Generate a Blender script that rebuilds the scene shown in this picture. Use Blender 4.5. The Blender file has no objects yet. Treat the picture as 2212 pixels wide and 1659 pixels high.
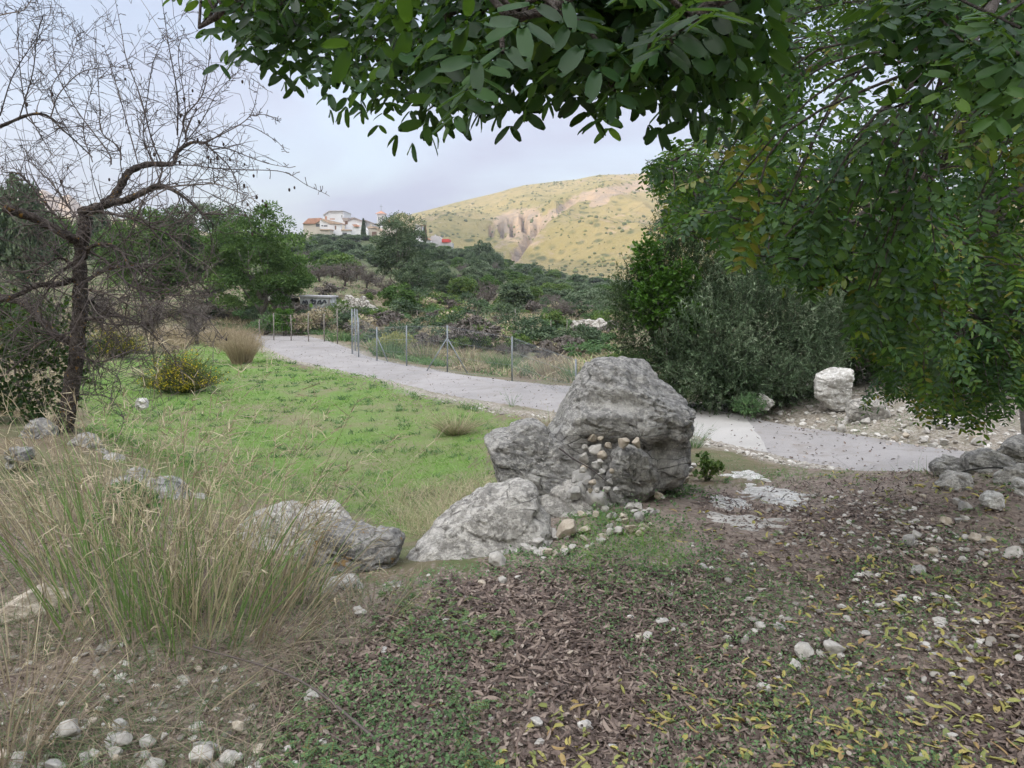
import bpy, math, random
import numpy as np
from math import radians as R_, sin, cos, pi, tan, atan
S = bpy.context.scene
COL = S.collection
rng = np.random.default_rng(7)
random.seed(7)

# ------------------------------------------------------------------ camera, sky, sun, exposure
F = 1609.0                      # focal length in units of a 2212 px wide picture
PITCH = R_(8.1)
CAMZ = 1.6
cam_d = bpy.data.cameras.new('camera')
cam_d.sensor_width = 36; cam_d.lens = 36*F/2212
cam_d.clip_start = 0.05; cam_d.clip_end = 8000
cam = bpy.data.objects.new('camera', cam_d); COL.objects.link(cam)
cam.location = (0, 0, CAMZ); cam.rotation_euler = (R_(90)-PITCH, 0, 0)
S.camera = cam
S.render.engine = 'CYCLES'
S.cycles.use_denoising = True
S.cycles.max_bounces = 6; S.cycles.diffuse_bounces = 3; S.cycles.glossy_bounces = 2
S.cycles.transmission_bounces = 4; S.cycles.transparent_max_bounces = 6
S.cycles.caustics_reflective = False; S.cycles.caustics_refractive = False
S.view_settings.view_transform = 'Standard'; S.view_settings.look = 'None'
S.view_settings.exposure = 1.4; S.view_settings.gamma = 1

SUN_EL, SUN_AZ = R_(13), R_(213)      # azimuth clockwise from +Y : behind the camera, to the left
w = bpy.data.worlds.new('World'); S.world = w; w.use_nodes = True
nt = w.node_tree; nt.nodes.clear()
def wn(t, **k):
    n = nt.nodes.new(t)
    for a, b in k.items(): setattr(n, a, b)
    return n
def wl(a, b): nt.links.new(a, b)
wo = wn('ShaderNodeOutputWorld'); bg = wn('ShaderNodeBackground')
sky = wn('ShaderNodeTexSky', sky_type='NISHITA', sun_disc=False, sun_elevation=SUN_EL, sun_rotation=SUN_AZ,
         air_density=1.0, dust_density=1.6, ozone_density=1.0)
bg.inputs['Strength'].default_value = 0.12
tc = wn('ShaderNodeTexCoord'); mp = wn('ShaderNodeMapping'); mp.inputs['Scale'].default_value = (1, 1, 3.6)
mp.inputs['Rotation'].default_value = (0.1, 0.12, 0.3)
wl(tc.outputs['Generated'], mp.inputs['Vector'])
nz = wn('ShaderNodeTexNoise'); nz.inputs['Scale'].default_value = 2.1; nz.inputs['Detail'].default_value = 7
nz.inputs['Roughness'].default_value = 0.55; nz.inputs['Distortion'].default_value = 0.5
wl(mp.outputs[0], nz.inputs['Vector'])
rp = wn('ShaderNodeMapRange'); rp.inputs['From Min'].default_value = 0.38; rp.inputs['From Max'].default_value = 0.66
rp.inputs['To Min'].default_value = 0.35; rp.inputs['To Max'].default_value = 0.92
wl(nz.outputs['Fac'], rp.inputs['Value'])
# thin high cloud, plus glow added overhead and sunward to light the shaded foreground
sx = wn('ShaderNodeVectorMath', operation='DOT_PRODUCT')
d = np.array([sin(SUN_AZ)*cos(R_(50)), cos(SUN_AZ)*cos(R_(50)), sin(R_(50))])
sx.inputs[1].default_value = tuple(d); wl(tc.outputs['Generated'], sx.inputs[0])
gl = wn('ShaderNodeMapRange', interpolation_type='SMOOTHSTEP'); gl.inputs['From Min'].default_value = -0.1; gl.inputs['From Max'].default_value = 0.9
gl.inputs['To Min'].default_value = 1.0; gl.inputs['To Max'].default_value = 9.6
wl(sx.outputs['Value'], gl.inputs['Value'])
cc = wn('ShaderNodeMix', data_type='RGBA'); cc.inputs['Factor'].default_value = 1.0; cc.blend_type = 'MULTIPLY'
cc.inputs['A'].default_value = (1.56, 1.68, 2.34, 1)
cmb = wn('ShaderNodeCombineColor')      # the added glow is whiter than the sky opposite the sun
for i in range(3):
    k_ = wn('ShaderNodeMath', operation='POWER'); k_.inputs[1].default_value = (1.04, 1.0, .84)[i]; wl(gl.outputs[0], k_.inputs[0]); wl(k_.outputs[0], cmb.inputs[i])
wl(cmb.outputs[0], cc.inputs['B'])
mx = wn('ShaderNodeMix', data_type='RGBA')
wl(rp.outputs[0], mx.inputs['Factor']); wl(sky.outputs[0], mx.inputs['A']); wl(cc.outputs['Result'], mx.inputs['B'])
wl(mx.outputs['Result'], bg.inputs['Color']); wl(bg.outputs[0], wo.inputs[0])

sun_d = bpy.data.lights.new('sun', 'SUN'); sun_d.energy = 2.8; sun_d.angle = R_(0.6); sun_d.color = (1, 0.80, 0.56)
sun = bpy.data.objects.new('sun', sun_d); COL.objects.link(sun)
sd = np.array([sin(SUN_AZ)*cos(SUN_EL), cos(SUN_AZ)*cos(SUN_EL), sin(SUN_EL)])
from mathutils import Vector
sun.rotation_euler = Vector(-sd).to_track_quat('-Z', 'Y').to_euler(); sun.location = (-30, -30, 60)

# ------------------------------------------------------------------ projection helpers (picture units 2212 x 1659)
def ray(u, v):
    a = (np.asarray(u, float)-1106)/F; b = (np.asarray(v, float)-829.5)/F
    f = cos(PITCH)-b*sin(PITCH); z = -sin(PITCH)-b*cos(PITCH)
    return a/f, z/f                       # x/Y , (z-CAMZ)/Y
def at(u, v, Y):
    a, e = ray(u, v)
    return np.stack([a*Y, np.asarray(Y, float)+0*a, CAMZ+e*Y], -1)
def proj(P):
    P = np.asarray(P, float); x, y, z = P[..., 0], P[..., 1], P[..., 2]-CAMZ
    dz = np.maximum(y*cos(PITCH)-z*sin(PITCH), 1e-3); up = y*sin(PITCH)+z*cos(PITCH)
    return np.stack([1106+F*x/dz, 829.5-F*up/dz], -1)
def pip(pts, poly):                       # point in polygon
    x, y = pts[..., 0], pts[..., 1]; ins = np.zeros(x.shape, bool); n = len(poly); j = n-1
    for i in range(n):
        xi, yi = poly[i]; xj, yj = poly[j]
        c = ((yi > y) != (yj > y)) & (x < (xj-xi)*(y-yi)/((yj-yi) if yj != yi else 1e-9)+xi)
        ins ^= c; j = i
    return ins

# ------------------------------------------------------------------ noise
def _h(ix, iy, iz, seed):
    n = (ix*374761393+iy*668265263+iz*2147483647+seed*974711) & 0xffffffff
    n = ((n ^ (n >> 13))*1274126177) & 0xffffffff
    n = n ^ (n >> 16)
    return (n & 0xffffff)/float(0xffffff)*2-1
def vnoise(p, seed=0):
    p = np.asarray(p, float); i = np.floor(p).astype(np.int64); f = p-i; f = f*f*(3-2*f)
    x, y, z = i[..., 0], i[..., 1], i[..., 2]; fx, fy, fz = f[..., 0], f[..., 1], f[..., 2]
    r = 0
    for dx in (0, 1):
        for dy in (0, 1):
            for dz in (0, 1):
                r = r+_h(x+dx, y+dy, z+dz, seed)*(fx if dx else 1-fx)*(fy if dy else 1-fy)*(fz if dz else 1-fz)
    return r
def fbm(p, sc=1.0, oct=4, seed=0, gain=0.5):
    p = np.asarray(p, float)
    if p.shape[-1] == 2: p = np.concatenate([p, np.zeros(p.shape[:-1]+(1,))], -1)
    r = 0; a = 1.0; t = 0
    for o in range(oct):
        r = r+a*vnoise(p*sc+o*17.3, seed+o); t += a; a *= gain; sc *= 2.03
    return r/t
def ridged(p, sc, oct=4, seed=0):
    r = 0; a = 1; t = 0
    for o in range(oct):
        r = r+a*(1-np.abs(vnoise(p*sc+o*9.1, seed+o))*2); t += a; a *= .5; sc *= 2.1
    return r/t

# ------------------------------------------------------------------ mesh and object helpers
def mk(name, V, FS, mat, parent=None, loc=(0, 0, 0), smooth=False, attrs=None):
    if isinstance(FS, np.ndarray): FS = [FS]
    FS = [np.asarray(f, np.int32) for f in FS if len(f)]
    me = bpy.data.meshes.new(name); V = np.asarray(V, np.float32)-np.asarray(loc, np.float32)
    me.vertices.add(len(V)); me.vertices.foreach_set('co', V.ravel())
    li = np.concatenate([f.ravel() for f in FS]); cnt = np.concatenate([np.full(len(f), f.shape[1], np.int32) for f in FS])
    st = np.concatenate([[0], np.cumsum(cnt)[:-1]]).astype(np.int32)
    me.loops.add(len(li)); me.loops.foreach_set('vertex_index', li)
    me.polygons.add(len(cnt)); me.polygons.foreach_set('loop_start', st); me.polygons.foreach_set('loop_total', cnt)
    me.polygons.foreach_set('use_smooth', np.full(len(cnt), smooth))
    me.update(calc_edges=True)
    for k, a in (attrs or {}).items():
        at_ = me.attributes.new(k, 'FLOAT', 'POINT'); at_.data.foreach_set('value', np.asarray(a, np.float32))
    mats = mat if isinstance(mat, (list, tuple)) else [mat]
    for m in mats: me.materials.append(m)
    o = bpy.data.objects.new(name, me); COL.objects.link(o)
    if parent is not None: o.parent = parent
    else: o.location = tuple(float(c) for c in loc)
    return o
def tag(o, label=None, cat=None, group=None, kind=None):
    if label: o['label'] = label
    if cat: o['category'] = cat
    if group: o['group'] = group
    if kind: o['kind'] = kind
    return o
def thing(name, label, cat, loc, group=None):
    o = bpy.data.objects.new(name, None); COL.objects.link(o); o.location = tuple(float(c) for c in loc)
    o.empty_display_size = .3
    return tag(o, label, cat, group)
def dup(src, loc, rz=0, sc=1.0, label=None, group=None):
    r = src.copy(); COL.objects.link(r); r.location = tuple(float(c) for c in loc); r.rotation_euler = (0, 0, rz)
    r.scale = (sc,)*3 if not hasattr(sc, '__len__') else tuple(float(q) for q in sc)
    if label: r['label'] = label
    if group: r['group'] = group
    for ch in list(src.children):
        c = ch.copy(); COL.objects.link(c); c.parent = r
        for g in ch.children:
            q = g.copy(); COL.objects.link(q); q.parent = c
    return r
class Geo:                                   # accumulates numpy chunks
    def __init__(s): s.V = []; s.F = {}; s.A = []; s.n = 0
    def add(s, V, F_, a=0.5):
        V = np.asarray(V, float).reshape(-1, 3); fl = F_ if isinstance(F_, list) else [F_]
        for f in fl:
            f = np.asarray(f)
            if len(f): s.F.setdefault(f.shape[1], []).append(f+s.n)
        s.V.append(V); s.A.append(np.broadcast_to(np.asarray(a, float), (len(V),)).copy()); s.n += len(V)
    def build(s, name, mat, parent=None, loc=(0, 0, 0), smooth=False):
        return mk(name, np.concatenate(s.V), [np.concatenate(f) for f in s.F.values()], mat, parent, loc, smooth, {'rnd': np.concatenate(s.A)})
def norm(v): return v/np.maximum(np.linalg.norm(v, axis=-1, keepdims=True), 1e-9)
def frames(d, up):                           # columns: side, dir, normal
    d = norm(d); s = norm(np.cross(d, up)); n = np.cross(s, d)
    return np.stack([s, d, n], -1)
def rdir(n, r=rng):
    return norm(r.normal(size=(n, 3)))
def scatter(g, TV, TF, pos, Rm, sc, rnd):
    N = len(pos); sc = np.asarray(sc, float)
    if sc.ndim == 1: sc = sc[:, None].repeat(3, 1)
    V = np.einsum('nij,nkj->nki', Rm, TV[None]*sc[:, None, :])+pos[:, None, :]
    k = len(TV); off = (np.arange(N)*k)[:, None, None]
    fl = [(np.asarray(f)[None]+off).reshape(-1, np.asarray(f).shape[1]) for f in (TF if isinstance(TF, list) else [TF])]
    g.add(V.reshape(-1, 3), fl, np.repeat(rnd, k))
def tube(g, P, rad, sides=5, a=.5, cap=True):
    P = np.asarray(P, float); n = len(P); rad = np.broadcast_to(np.asarray(rad, float), (n,))
    T = norm(np.gradient(P, axis=0)); up = np.array([0, 0, 1.]) if abs(T[:, 2]).mean() < .85 else np.array([1., 0, 0])
    s = norm(np.cross(T, up)); b = np.cross(s, T); th = np.arange(sides)*2*pi/sides
    V = P[:, None]+rad[:, None, None]*(np.cos(th)[None, :, None]*s[:, None]+np.sin(th)[None, :, None]*b[:, None])
    i = np.arange(n-1)[:, None]*sides; j = np.arange(sides)[None]; j2 = (j+1) % sides
    Fq = np.stack([i+j, i+j2, i+sides+j2, i+sides+j], -1).reshape(-1, 4)
    fl = [Fq]
    if cap: fl += [np.arange(sides)[None, ::-1], (np.arange(sides)+(n-1)*sides)[None]]
    g.add(V.reshape(-1, 3), fl, a)
def blades(g, base, d, L, wd, curve, seg=3, rnd=.5, side=None, tip=.1):   # curved ribbons; curve = bend vector (N,3)
    N = len(base); t = np.linspace(0, 1, seg+1)[None, :, None]
    L = np.asarray(L)[:, None, None]
    C = base[:, None]+d[:, None]*L*t+curve[:, None]*L*t*t
    if side is None: side = norm(np.cross(d, rdir(N)))
    W = (np.asarray(wd)[:, None, None]*(1-(1-tip)*t**1.5))*side[:, None]*.5
    V = np.stack([C-W, C+W], 2).reshape(-1, 3); k = (seg+1)*2
    i = np.arange(seg)*2; Fq = np.stack([i, i+1, i+3, i+2], -1)
    Fa = (Fq[None]+(np.arange(N)*k)[:, None, None]).reshape(-1, 4)
    g.add(V, Fa, np.repeat(np.broadcast_to(rnd, (N,)), k))
def smoothline(P, n):                         # Catmull-Rom resample
    P = np.asarray(P, float); Q = np.concatenate([2*P[:1]-P[1:2], P, 2*P[-1:]-P[-2:-1]]); m = len(P)-1
    t = np.linspace(0, m, n); i = np.minimum(t.astype(int), m-1); f = (t-i)[:, None]
    a, b, c, d_ = Q[i], Q[i+1], Q[i+2], Q[i+3]
    return .5*((2*b)+(-a+c)*f+(2*a-5*b+4*c-d_)*f**2+(-a+3*b-3*c+d_)*f**3)

# ------------------------------------------------------------------ materials
def M(name, rough=.8, spec=.3):
    m = bpy.data.materials.new(name); m.use_nodes = True; t = m.node_tree; t.nodes.clear()
    o = t.nodes.new('ShaderNodeOutputMaterial'); p = t.nodes.new('ShaderNodeBsdfPrincipled')
    p.inputs['Roughness'].default_value = rough; p.inputs['Specular IOR Level'].default_value = spec
    t.links.new(p.outputs[0], o.inputs[0]); return m, t, p, o
def nd(t, ty, ins=None, **k):
    n = t.nodes.new(ty)
    for a, b in k.items(): setattr(n, a, b)
    for a, b in (ins or {}).items():
        if hasattr(b, 'node'): t.links.new(b, n.inputs[a])
        else: n.inputs[a].default_value = b
    return n
def rgb(c): return (c[0], c[1], c[2], 1)
def ramp(t, fac, stops):
    n = t.nodes.new('ShaderNodeValToRGB'); cr = n.color_ramp
    while len(cr.elements) < len(stops): cr.elements.new(.5)
    for e, (p, c) in zip(cr.elements, stops): e.position = p; e.color = rgb(c) if hasattr(c, '__len__') else (c, c, c, 1)
    t.links.new(fac, n.inputs[0]); return n.outputs[0]
def noise(t, sc, det=5, rough=.55, dist=0, co=None, ty='FBM'):
    if co is None: co = nd(t, 'ShaderNodeTexCoord').outputs['Object']
    n = nd(t, 'ShaderNodeTexNoise', {'Scale': sc, 'Detail': det, 'Roughness': rough, 'Distortion': dist, 'Vector': co}); return n.outputs['Fac']
def mixc(t, f, a, b, bt='MIX'):
    n = t.nodes.new('ShaderNodeMix'); n.data_type = 'RGBA'; n.blend_type = bt
    for k, x in (('Factor', f), ('A', a), ('B', b)):
        s = [i for i in n.inputs if i.name == k and (i.type == ('VALUE' if k == 'Factor' else 'RGBA'))][0]
        if hasattr(x, 'node'): t.links.new(x, s)
        else: s.default_value = x if k == 'Factor' else rgb(x)
    return [o for o in n.outputs if o.type == 'RGBA'][0]
def bump(t, p, h, s=.5, dist=.02):
    b = nd(t, 'ShaderNodeBump', {'Strength': s, 'Distance': dist, 'Height': h}); t.links.new(b.outputs[0], p.inputs['Normal'])
def mathn(t, op, a, b=0.0):
    n = nd(t, 'ShaderNodeMath', operation=op)
    for i, x in enumerate((a, b)):
        if hasattr(x, 'node'): t.links.new(x, n.inputs[i])
        else: n.inputs[i].default_value = x
    return n.outputs[0]
def leafmat(name, stops, rough=.5, spec=.4, trans=.3, tcol=(.25, .4, .05)):
    m, t, p, o = M(name, rough, spec)
    a = nd(t, 'ShaderNodeAttribute', attribute_name='rnd').outputs['Fac']
    c = ramp(t, a, stops); t.links.new(c, p.inputs['Base Color'])
    if trans > 0:
        tr = nd(t, 'ShaderNodeBsdfTranslucent'); c2 = mixc(t, .5, c, tcol); t.links.new(c2, tr.inputs['Color'])
        ms = nd(t, 'ShaderNodeMixShader', {0: trans}); t.links.new(p.outputs[0], ms.inputs[1]); t.links.new(tr.outputs[0], ms.inputs[2])
        t.links.new(ms.outputs[0], o.inputs[0])
    return m
def plain(name, c, rough=.8, spec=.3, var=.25, sc=3, bs=0, metal=0):
    m, t, p, o = M(name, rough, spec); n = noise(t, sc, 5)
    lo = tuple(x*(1-var) for x in c); hi = tuple(min(1, x*(1+var)) for x in c)
    t.links.new(ramp(t, n, [(.3, lo), (.7, hi)]), p.inputs['Base Color']); p.inputs['Metallic'].default_value = metal
    if bs: bump(t, p, noise(t, sc*6, 6), bs, .01)
    return m
MT = {}
def rockmat(name, lo, mid, hi, lichen=0.0, sc=1.0, spots=.85):
    m, t, p, o = M(name, .9, .2); co = nd(t, 'ShaderNodeTexCoord').outputs['Object']
    n1 = noise(t, 2.6*sc, 8, .62, .3, co); n2 = noise(t, 17*sc, 6, .7, .2, co); n3 = noise(t, 60*sc, 4, .6, 0, co)
    c = ramp(t, n1, [(.34, lo), (.5, mid), (.66, hi)])
    c = mixc(t, mathn(t, 'MULTIPLY', ramp(t, n2, [(.46, 0), (.58, 1)]), .7), c, tuple(min(1, x*1.35) for x in hi))
    v = nd(t, 'ShaderNodeTexVoronoi', {'Scale': 26*sc, 'Vector': mixc(t, .06, co, nd(t, 'ShaderNodeTexNoise', {'Scale': 30*sc, 'Detail': 3, 'Vector': co}).outputs['Color']), 'Randomness': 1.0}); spot = ramp(t, v.outputs['Distance'], [(.14, 1), (.3, 0)])
    c = mixc(t, mathn(t, 'MULTIPLY', mathn(t, 'MULTIPLY', spot, ramp(t, noise(t, 5*sc, 3, .5, 0, co), [(.42, 0), (.56, 1)])), spots), c, (.66, .64, .6))
    pit = ramp(t, n3, [(.3, .0), (.42, 1)]); c = mixc(t, mathn(t, 'MULTIPLY', mathn(t, 'SUBTRACT', 1.0, pit), .6), c, tuple(x*.45 for x in lo))
    st = nd(t, 'ShaderNodeMapping', {'Vector': co, 'Scale': (1.2, 1.2, 5.5), 'Rotation': (.1, .35, 0)})
    crk = nd(t, 'ShaderNodeTexVoronoi', {'Scale': 2.4*sc, 'Vector': mixc(t, .18, st.outputs[0], nd(t, 'ShaderNodeTexNoise', {'Scale': 3*sc, 'Detail': 4, 'Vector': co}).outputs['Color'])}, feature='DISTANCE_TO_EDGE')
    ck = ramp(t, crk.outputs['Distance'], [(.0, 0), (.02, 1)])
    ckm = mathn(t, 'MAXIMUM', ck, ramp(t, noise(t, 1.7*sc, 3, .5, 0, co), [(.5, 1), (.56, .0)]))
    c = mixc(t, mathn(t, 'MULTIPLY', mathn(t, 'SUBTRACT', 1.0, ckm), .7), c, tuple(x*.35 for x in lo))
    if lichen:
        l = ramp(t, noise(t, 7*sc, 4, .7, 0, co), [(.60, 0), (.66, 1)]); c = mixc(t, mathn(t, 'MULTIPLY', l, lichen), c, (.42, .24, .05))
    t.links.new(c, p.inputs['Base Color'])
    h = mathn(t, 'ADD', mathn(t, 'MULTIPLY', n2, .6), mathn(t, 'ADD', mathn(t, 'MULTIPLY', n3, .5), mathn(t, 'MULTIPLY', ckm, .8)))
    bump(t, p, mathn(t, 'ADD', h, mathn(t, 'MULTIPLY', noise(t, 38*sc, 5, .75, .6, co), .9)), 1.0, .03)
    return m
MT['rock'] = rockmat('grey_limestone', (.16, .16, .157), (.285, .28, .273), (.45, .44, .42))
MT['rock_pale'] = rockmat('pale_limestone', (.25, .24, .225), (.39, .375, .35), (.58, .56, .53))
MT['rock_white'] = rockmat('white_limestone', (.42, .40, .375), (.62, .6, .57), (.78, .76, .73), spots=.3)
MT['rock_tan'] = rockmat('tan_limestone', (.36, .30, .23), (.54, .47, .38), (.68, .62, .54), spots=.4)
MT['rock_lichen'] = rockmat('lichen_limestone', (.13, .13, .13), (.25, .245, .24), (.38, .37, .35), lichen=.8)
MT['bark'] = rockmat('dark_bark', (.035, .03, .028), (.07, .058, .052), (.15, .13, .12), lichen=.9, sc=2.5, spots=.5)
MT['bark_grey'] = rockmat('grey_bark', (.12, .11, .10), (.20, .185, .17), (.3, .28, .26), sc=2.0, spots=.2)
m, t, p, o = M('twig'); a = nd(t, 'ShaderNodeAttribute', attribute_name='rnd').outputs['Fac']
t.links.new(ramp(t, a, [(0, (.055, .045, .045)), (.6, (.12, .10, .095)), (.9, (.19, .165, .15)), (1, (.33, .2, .06))]), p.inputs['Base Color']); MT['twig'] = m
m, t, p, o = M('far_twig'); a = nd(t, 'ShaderNodeAttribute', attribute_name='rnd').outputs['Fac']
t.links.new(ramp(t, a, [(0, (.095, .082, .075)), (1, (.24, .215, .195))]), p.inputs['Base Color']); MT['ftwig'] = m
MT['carob'] = leafmat('carob_leaf', [(0, (.006, .022, .010)), (.4, (.022, .068, .025)), (.7, (.06, .14, .03)), (.93, (.12, .20, .02)), (1, (.19, .17, .03))], .42, .27, .3, (.2, .38, .02))
MT['carob2'] = leafmat('carob_leaf_far', [(0, (.012, .035, .012)), (.5, (.04, .09, .025)), (.85, (.09, .17, .04)), (1, (.2, .16, .03))], .5, .35, .25, (.2, .35, .03))
MT['carob_mid'] = leafmat('carob_crown_leaf', [(0, (.04, .08, .03)), (.5, (.09, .165, .055)), (1, (.2, .31, .10))], .7, .1, .25, (.2, .35, .05))
MT['dark'] = leafmat('evergreen_leaf', [(0, (.055, .09, .06)), (.5, (.12, .17, .105)), (1, (.22, .28, .165))], .7, .1, .2, (.1, .2, .04))
MT['olive'] = leafmat('olive_leaf', [(0, (.05, .085, .045)), (.5, (.14, .205, .12)), (1, (.38, .45, .32))], .7, .1, .15, (.15, .2, .08))
MT['olive_dk'] = leafmat('evergreen_small_leaf', [(0, (.018, .04, .016)), (.5, (.06, .105, .045)), (.85, (.12, .17, .075)), (1, (.22, .26, .14))], .7, .1, .15, (.1, .16, .03))
MT['ivy'] = leafmat('ivy_leaf', [(0, (.03, .08, .015)), (1, (.10, .22, .03))], .5, .3, .25, (.15, .35, .02))
MT['green'] = leafmat('bright_leaf', [(0, (.05, .10, .03)), (.5, (.11, .19, .05)), (1, (.22, .28, .08))], .6, .3, .25, (.2, .35, .05))
MT['grass'] = leafmat('lawn_blade', [(0, (.14, .225, .07)), (.5, (.20, .36, .09)), (.85, (.27, .44, .13)), (1, (.42, .40, .26))], .7, .12, .3, (.25, .5, .04))
MT['weed'] = leafmat('weed_leaf', [(0, (.07, .12, .065)), (.5, (.13, .22, .105)), (1, (.22, .34, .15))], .7, .12, .25, (.15, .35, .05))
MT['straw'] = leafmat('dry_stalk', [(0, (.17, .135, .105)), (.35, (.33, .275, .205)), (.6, (.50, .44, .31)), (.75, (.60, .54, .37)), (.8, (.12, .23, .07)), (1, (.21, .36, .11))], .75, .2, .15, (.4, .35, .15))
MT['straw_pale'] = leafmat('pale_straw', [(0, (.24, .19, .13)), (1, (.5, .42, .30))], .75, .2, .15, (.4, .35, .15))
MT['deadleaf'] = leafmat('dead_leaf', [(0, (.055, .039, .033)), (.5, (.15, .11, .093)), (.85, (.28, .22, .185)), (1, (.42, .36, .31))], .6, .3, 0)
MT['yellowleaf'] = leafmat('fallen_leaf', [(0, (.14, .19, .07)), (.4, (.30, .31, .10)), (.75, (.44, .38, .12)), (1, (.34, .22, .11))], .55, .3, .1, (.4, .4, .05))
MT['gorse'] = leafmat('broom_shoot', [(0, (.035, .05, .02)), (.6, (.09, .12, .035)), (1, (.16, .15, .06))], .7, .2, .1)
MT['yflower'] = leafmat('yellow_flower', [(0, (.45, .36, .02)), (1, (.72, .6, .05))], .6, .2, .2, (.7, .6, .05))
MT['pebble'] = leafmat('pebble', [(0, (.22, .2, .18)), (.5, (.42, .4, .37)), (1, (.62, .6, .57))], .9, .2, 0)
MT['steel'] = plain('galvanised_steel', (.27, .30, .33), .5, .5, .15, 20, metal=.3)
MT['wood'] = plain('weathered_post', (.26, .24, .22), .9, .1, .3, 8)

# ------------------------------------------------------------------ terrain: height from surveyed points, smooth in (bearing, log distance)
CP = []
def cz(u, v, z):
    a, e = ray(u, v); Y = (z-CAMZ)/e; CP.append((float(a), float(Y), z))
def cy(u, v, Y):
    a, e = ray(u, v); CP.append((float(a), float(Y), CAMZ+float(e)*Y))
for u in (-500, 300, 1106, 1900, 2700): CP.append((float(ray(u, 1500)[0]), 1.5, 0.0))
for u, v, z in [(0, 1659, 0), (1106, 1659, 0), (2212, 1659, .02), (-300, 1400, .05), (100, 1400, .02), (600, 1450, 0), (1106, 1400, 0), (1700, 1350, 0), (2212, 1350, .06), (2500, 1200, .2),
    (950, 1255, -.03), (1250, 1200, -.03), (600, 1280, .0), (300, 1250, .03), (100, 1020, .12), (140, 925, .2), (-100, 950, .2), (-400, 1000, .2), (1330, 1095, -.05), (1480, 1045, -.2), (1600, 1012, -.38), (1600, 1080, -.18),
    (1900, 1032, -.10), (1740, 1030, -.25), (2150, 1015, .1), (2400, 1010, .2), (1700, 1150, -.08), (1950, 1200, .02), (2212, 1150, .1),
    (2350, 1060, -.36), (2100, 1020, -.42), (1850, 983, -.5), (1600, 940, -.58), (1400, 900, -.7), (1200, 865, -.8), (1040, 840, -.88), (900, 810, -.95), (780, 785, -1.0), (680, 762, -1.05), (600, 742, -1.08), (540, 728, -1.1), (450, 722, -1.1),
    (1100, 960, -.72), (1000, 1040, -.66), (900, 1100, -.62), (720, 1090, -.66), (500, 1000, -.8), (300, 930, -.85), (700, 880, -.95), (500, 860, -.95), (300, 800, -1.0), (150, 800, -.9), (420, 745, -1.05), (0, 800, -.7), (-200, 760, -.5),
    (1700, 893, -.5), (1800, 889, -.42), (1950, 915, -.35), (1600, 858, -.72), (1400, 835, -.85), (1300, 842, -.95), (1100, 805, -1.15), (1250, 760, -1.4), (900, 775, -1.1)]: cz(u, v, z)
for u, v, Y in [(2150, 930, 9.4), (2300, 930, 9.5), (2000, 800, 14), (1850, 770, 17), (2212, 820, 13), (2212, 700, 25), (1600, 700, 30), (1400, 725, 42),
    (1240, 720, 40), (1240, 690, 47), (1240, 676, 62), (1000, 700, 37), (950, 738, 31), (800, 702, 38), (700, 716, 36), (620, 712, 36), (770, 685, 43), (640, 672, 45), (660, 642, 49), (770, 640, 49), (720, 625, 56),
    (600, 615, 58), (560, 640, 50), (750, 606, 66), (850, 645, 58), (940, 660, 60), (1050, 662, 62), (1150, 655, 80), (300, 640, 50), (300, 600, 80), (100, 600, 60), (0, 600, 60), (-300, 560, 60), (0, 500, 160), (300, 540, 160), (520, 640, 50),
    (500, 560, 140), (680, 575, 120), (850, 570, 130), (700, 545, 190), (700, 512, 250), (600, 515, 250), (830, 512, 260), (960, 533, 255), (900, 540, 220), (1000, 568, 190), (1100, 600, 190), (1250, 622, 180), (1400, 620, 250), (1900, 620, 200), (2400, 600, 200),
    (0, 560, 420), (700, 560, 420), (1000, 600, 420), (1300, 605, 420), (1900, 605, 420), (2400, 605, 420)]: cy(u, v, Y)
for u in (-600, 0, 600, 1106, 1700, 2300, 2900): CP.append((float(ray(u, 600)[0]), 2500., -6.0))
for u in (-1100, 3300):
    for Y in (1.5, 6, 25, 120, 500): CP.append((float(ray(u, 600)[0]), Y, 0.3))
CP = np.array(CP)
def _c(a, Y): return np.stack([np.clip(a, -1.3, 1.3)*1.8, np.log(np.maximum(Y, 1.5))], -1)
_X = _c(CP[:, 0], CP[:, 1]); _K = lambda r2: .5*r2*np.log(np.maximum(r2, 1e-12))
_r2 = ((_X[:, None]-_X[None])**2).sum(-1); _n = len(_X)
_A = np.zeros((_n+3, _n+3)); _A[:_n, :_n] = _K(_r2)+np.eye(_n)*.002; _A[:_n, _n] = 1; _A[_n, :_n] = 1; _A[:_n, _n+1:] = _X; _A[_n+1:, :_n] = _X.T
_W = np.linalg.solve(_A, np.concatenate([CP[:, 2], [0, 0, 0]]))
def base_z(x, y):
    x = np.asarray(x, float).ravel(); y = np.asarray(y, float).ravel(); out = np.empty(len(x))
    for s in range(0, len(x), 20000):
        X = _c(x[s:s+20000]/np.maximum(y[s:s+20000], 1.5), y[s:s+20000])
        r2 = ((X[:, None]-_X[None])**2).sum(-1); out[s:s+20000] = _K(r2)@_W[:_n]+_W[_n]+X@_W[_n+1:]
    k = np.clip((1.0-y)/3, 0, 1); return out*(1-k)+0.0*k
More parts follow.
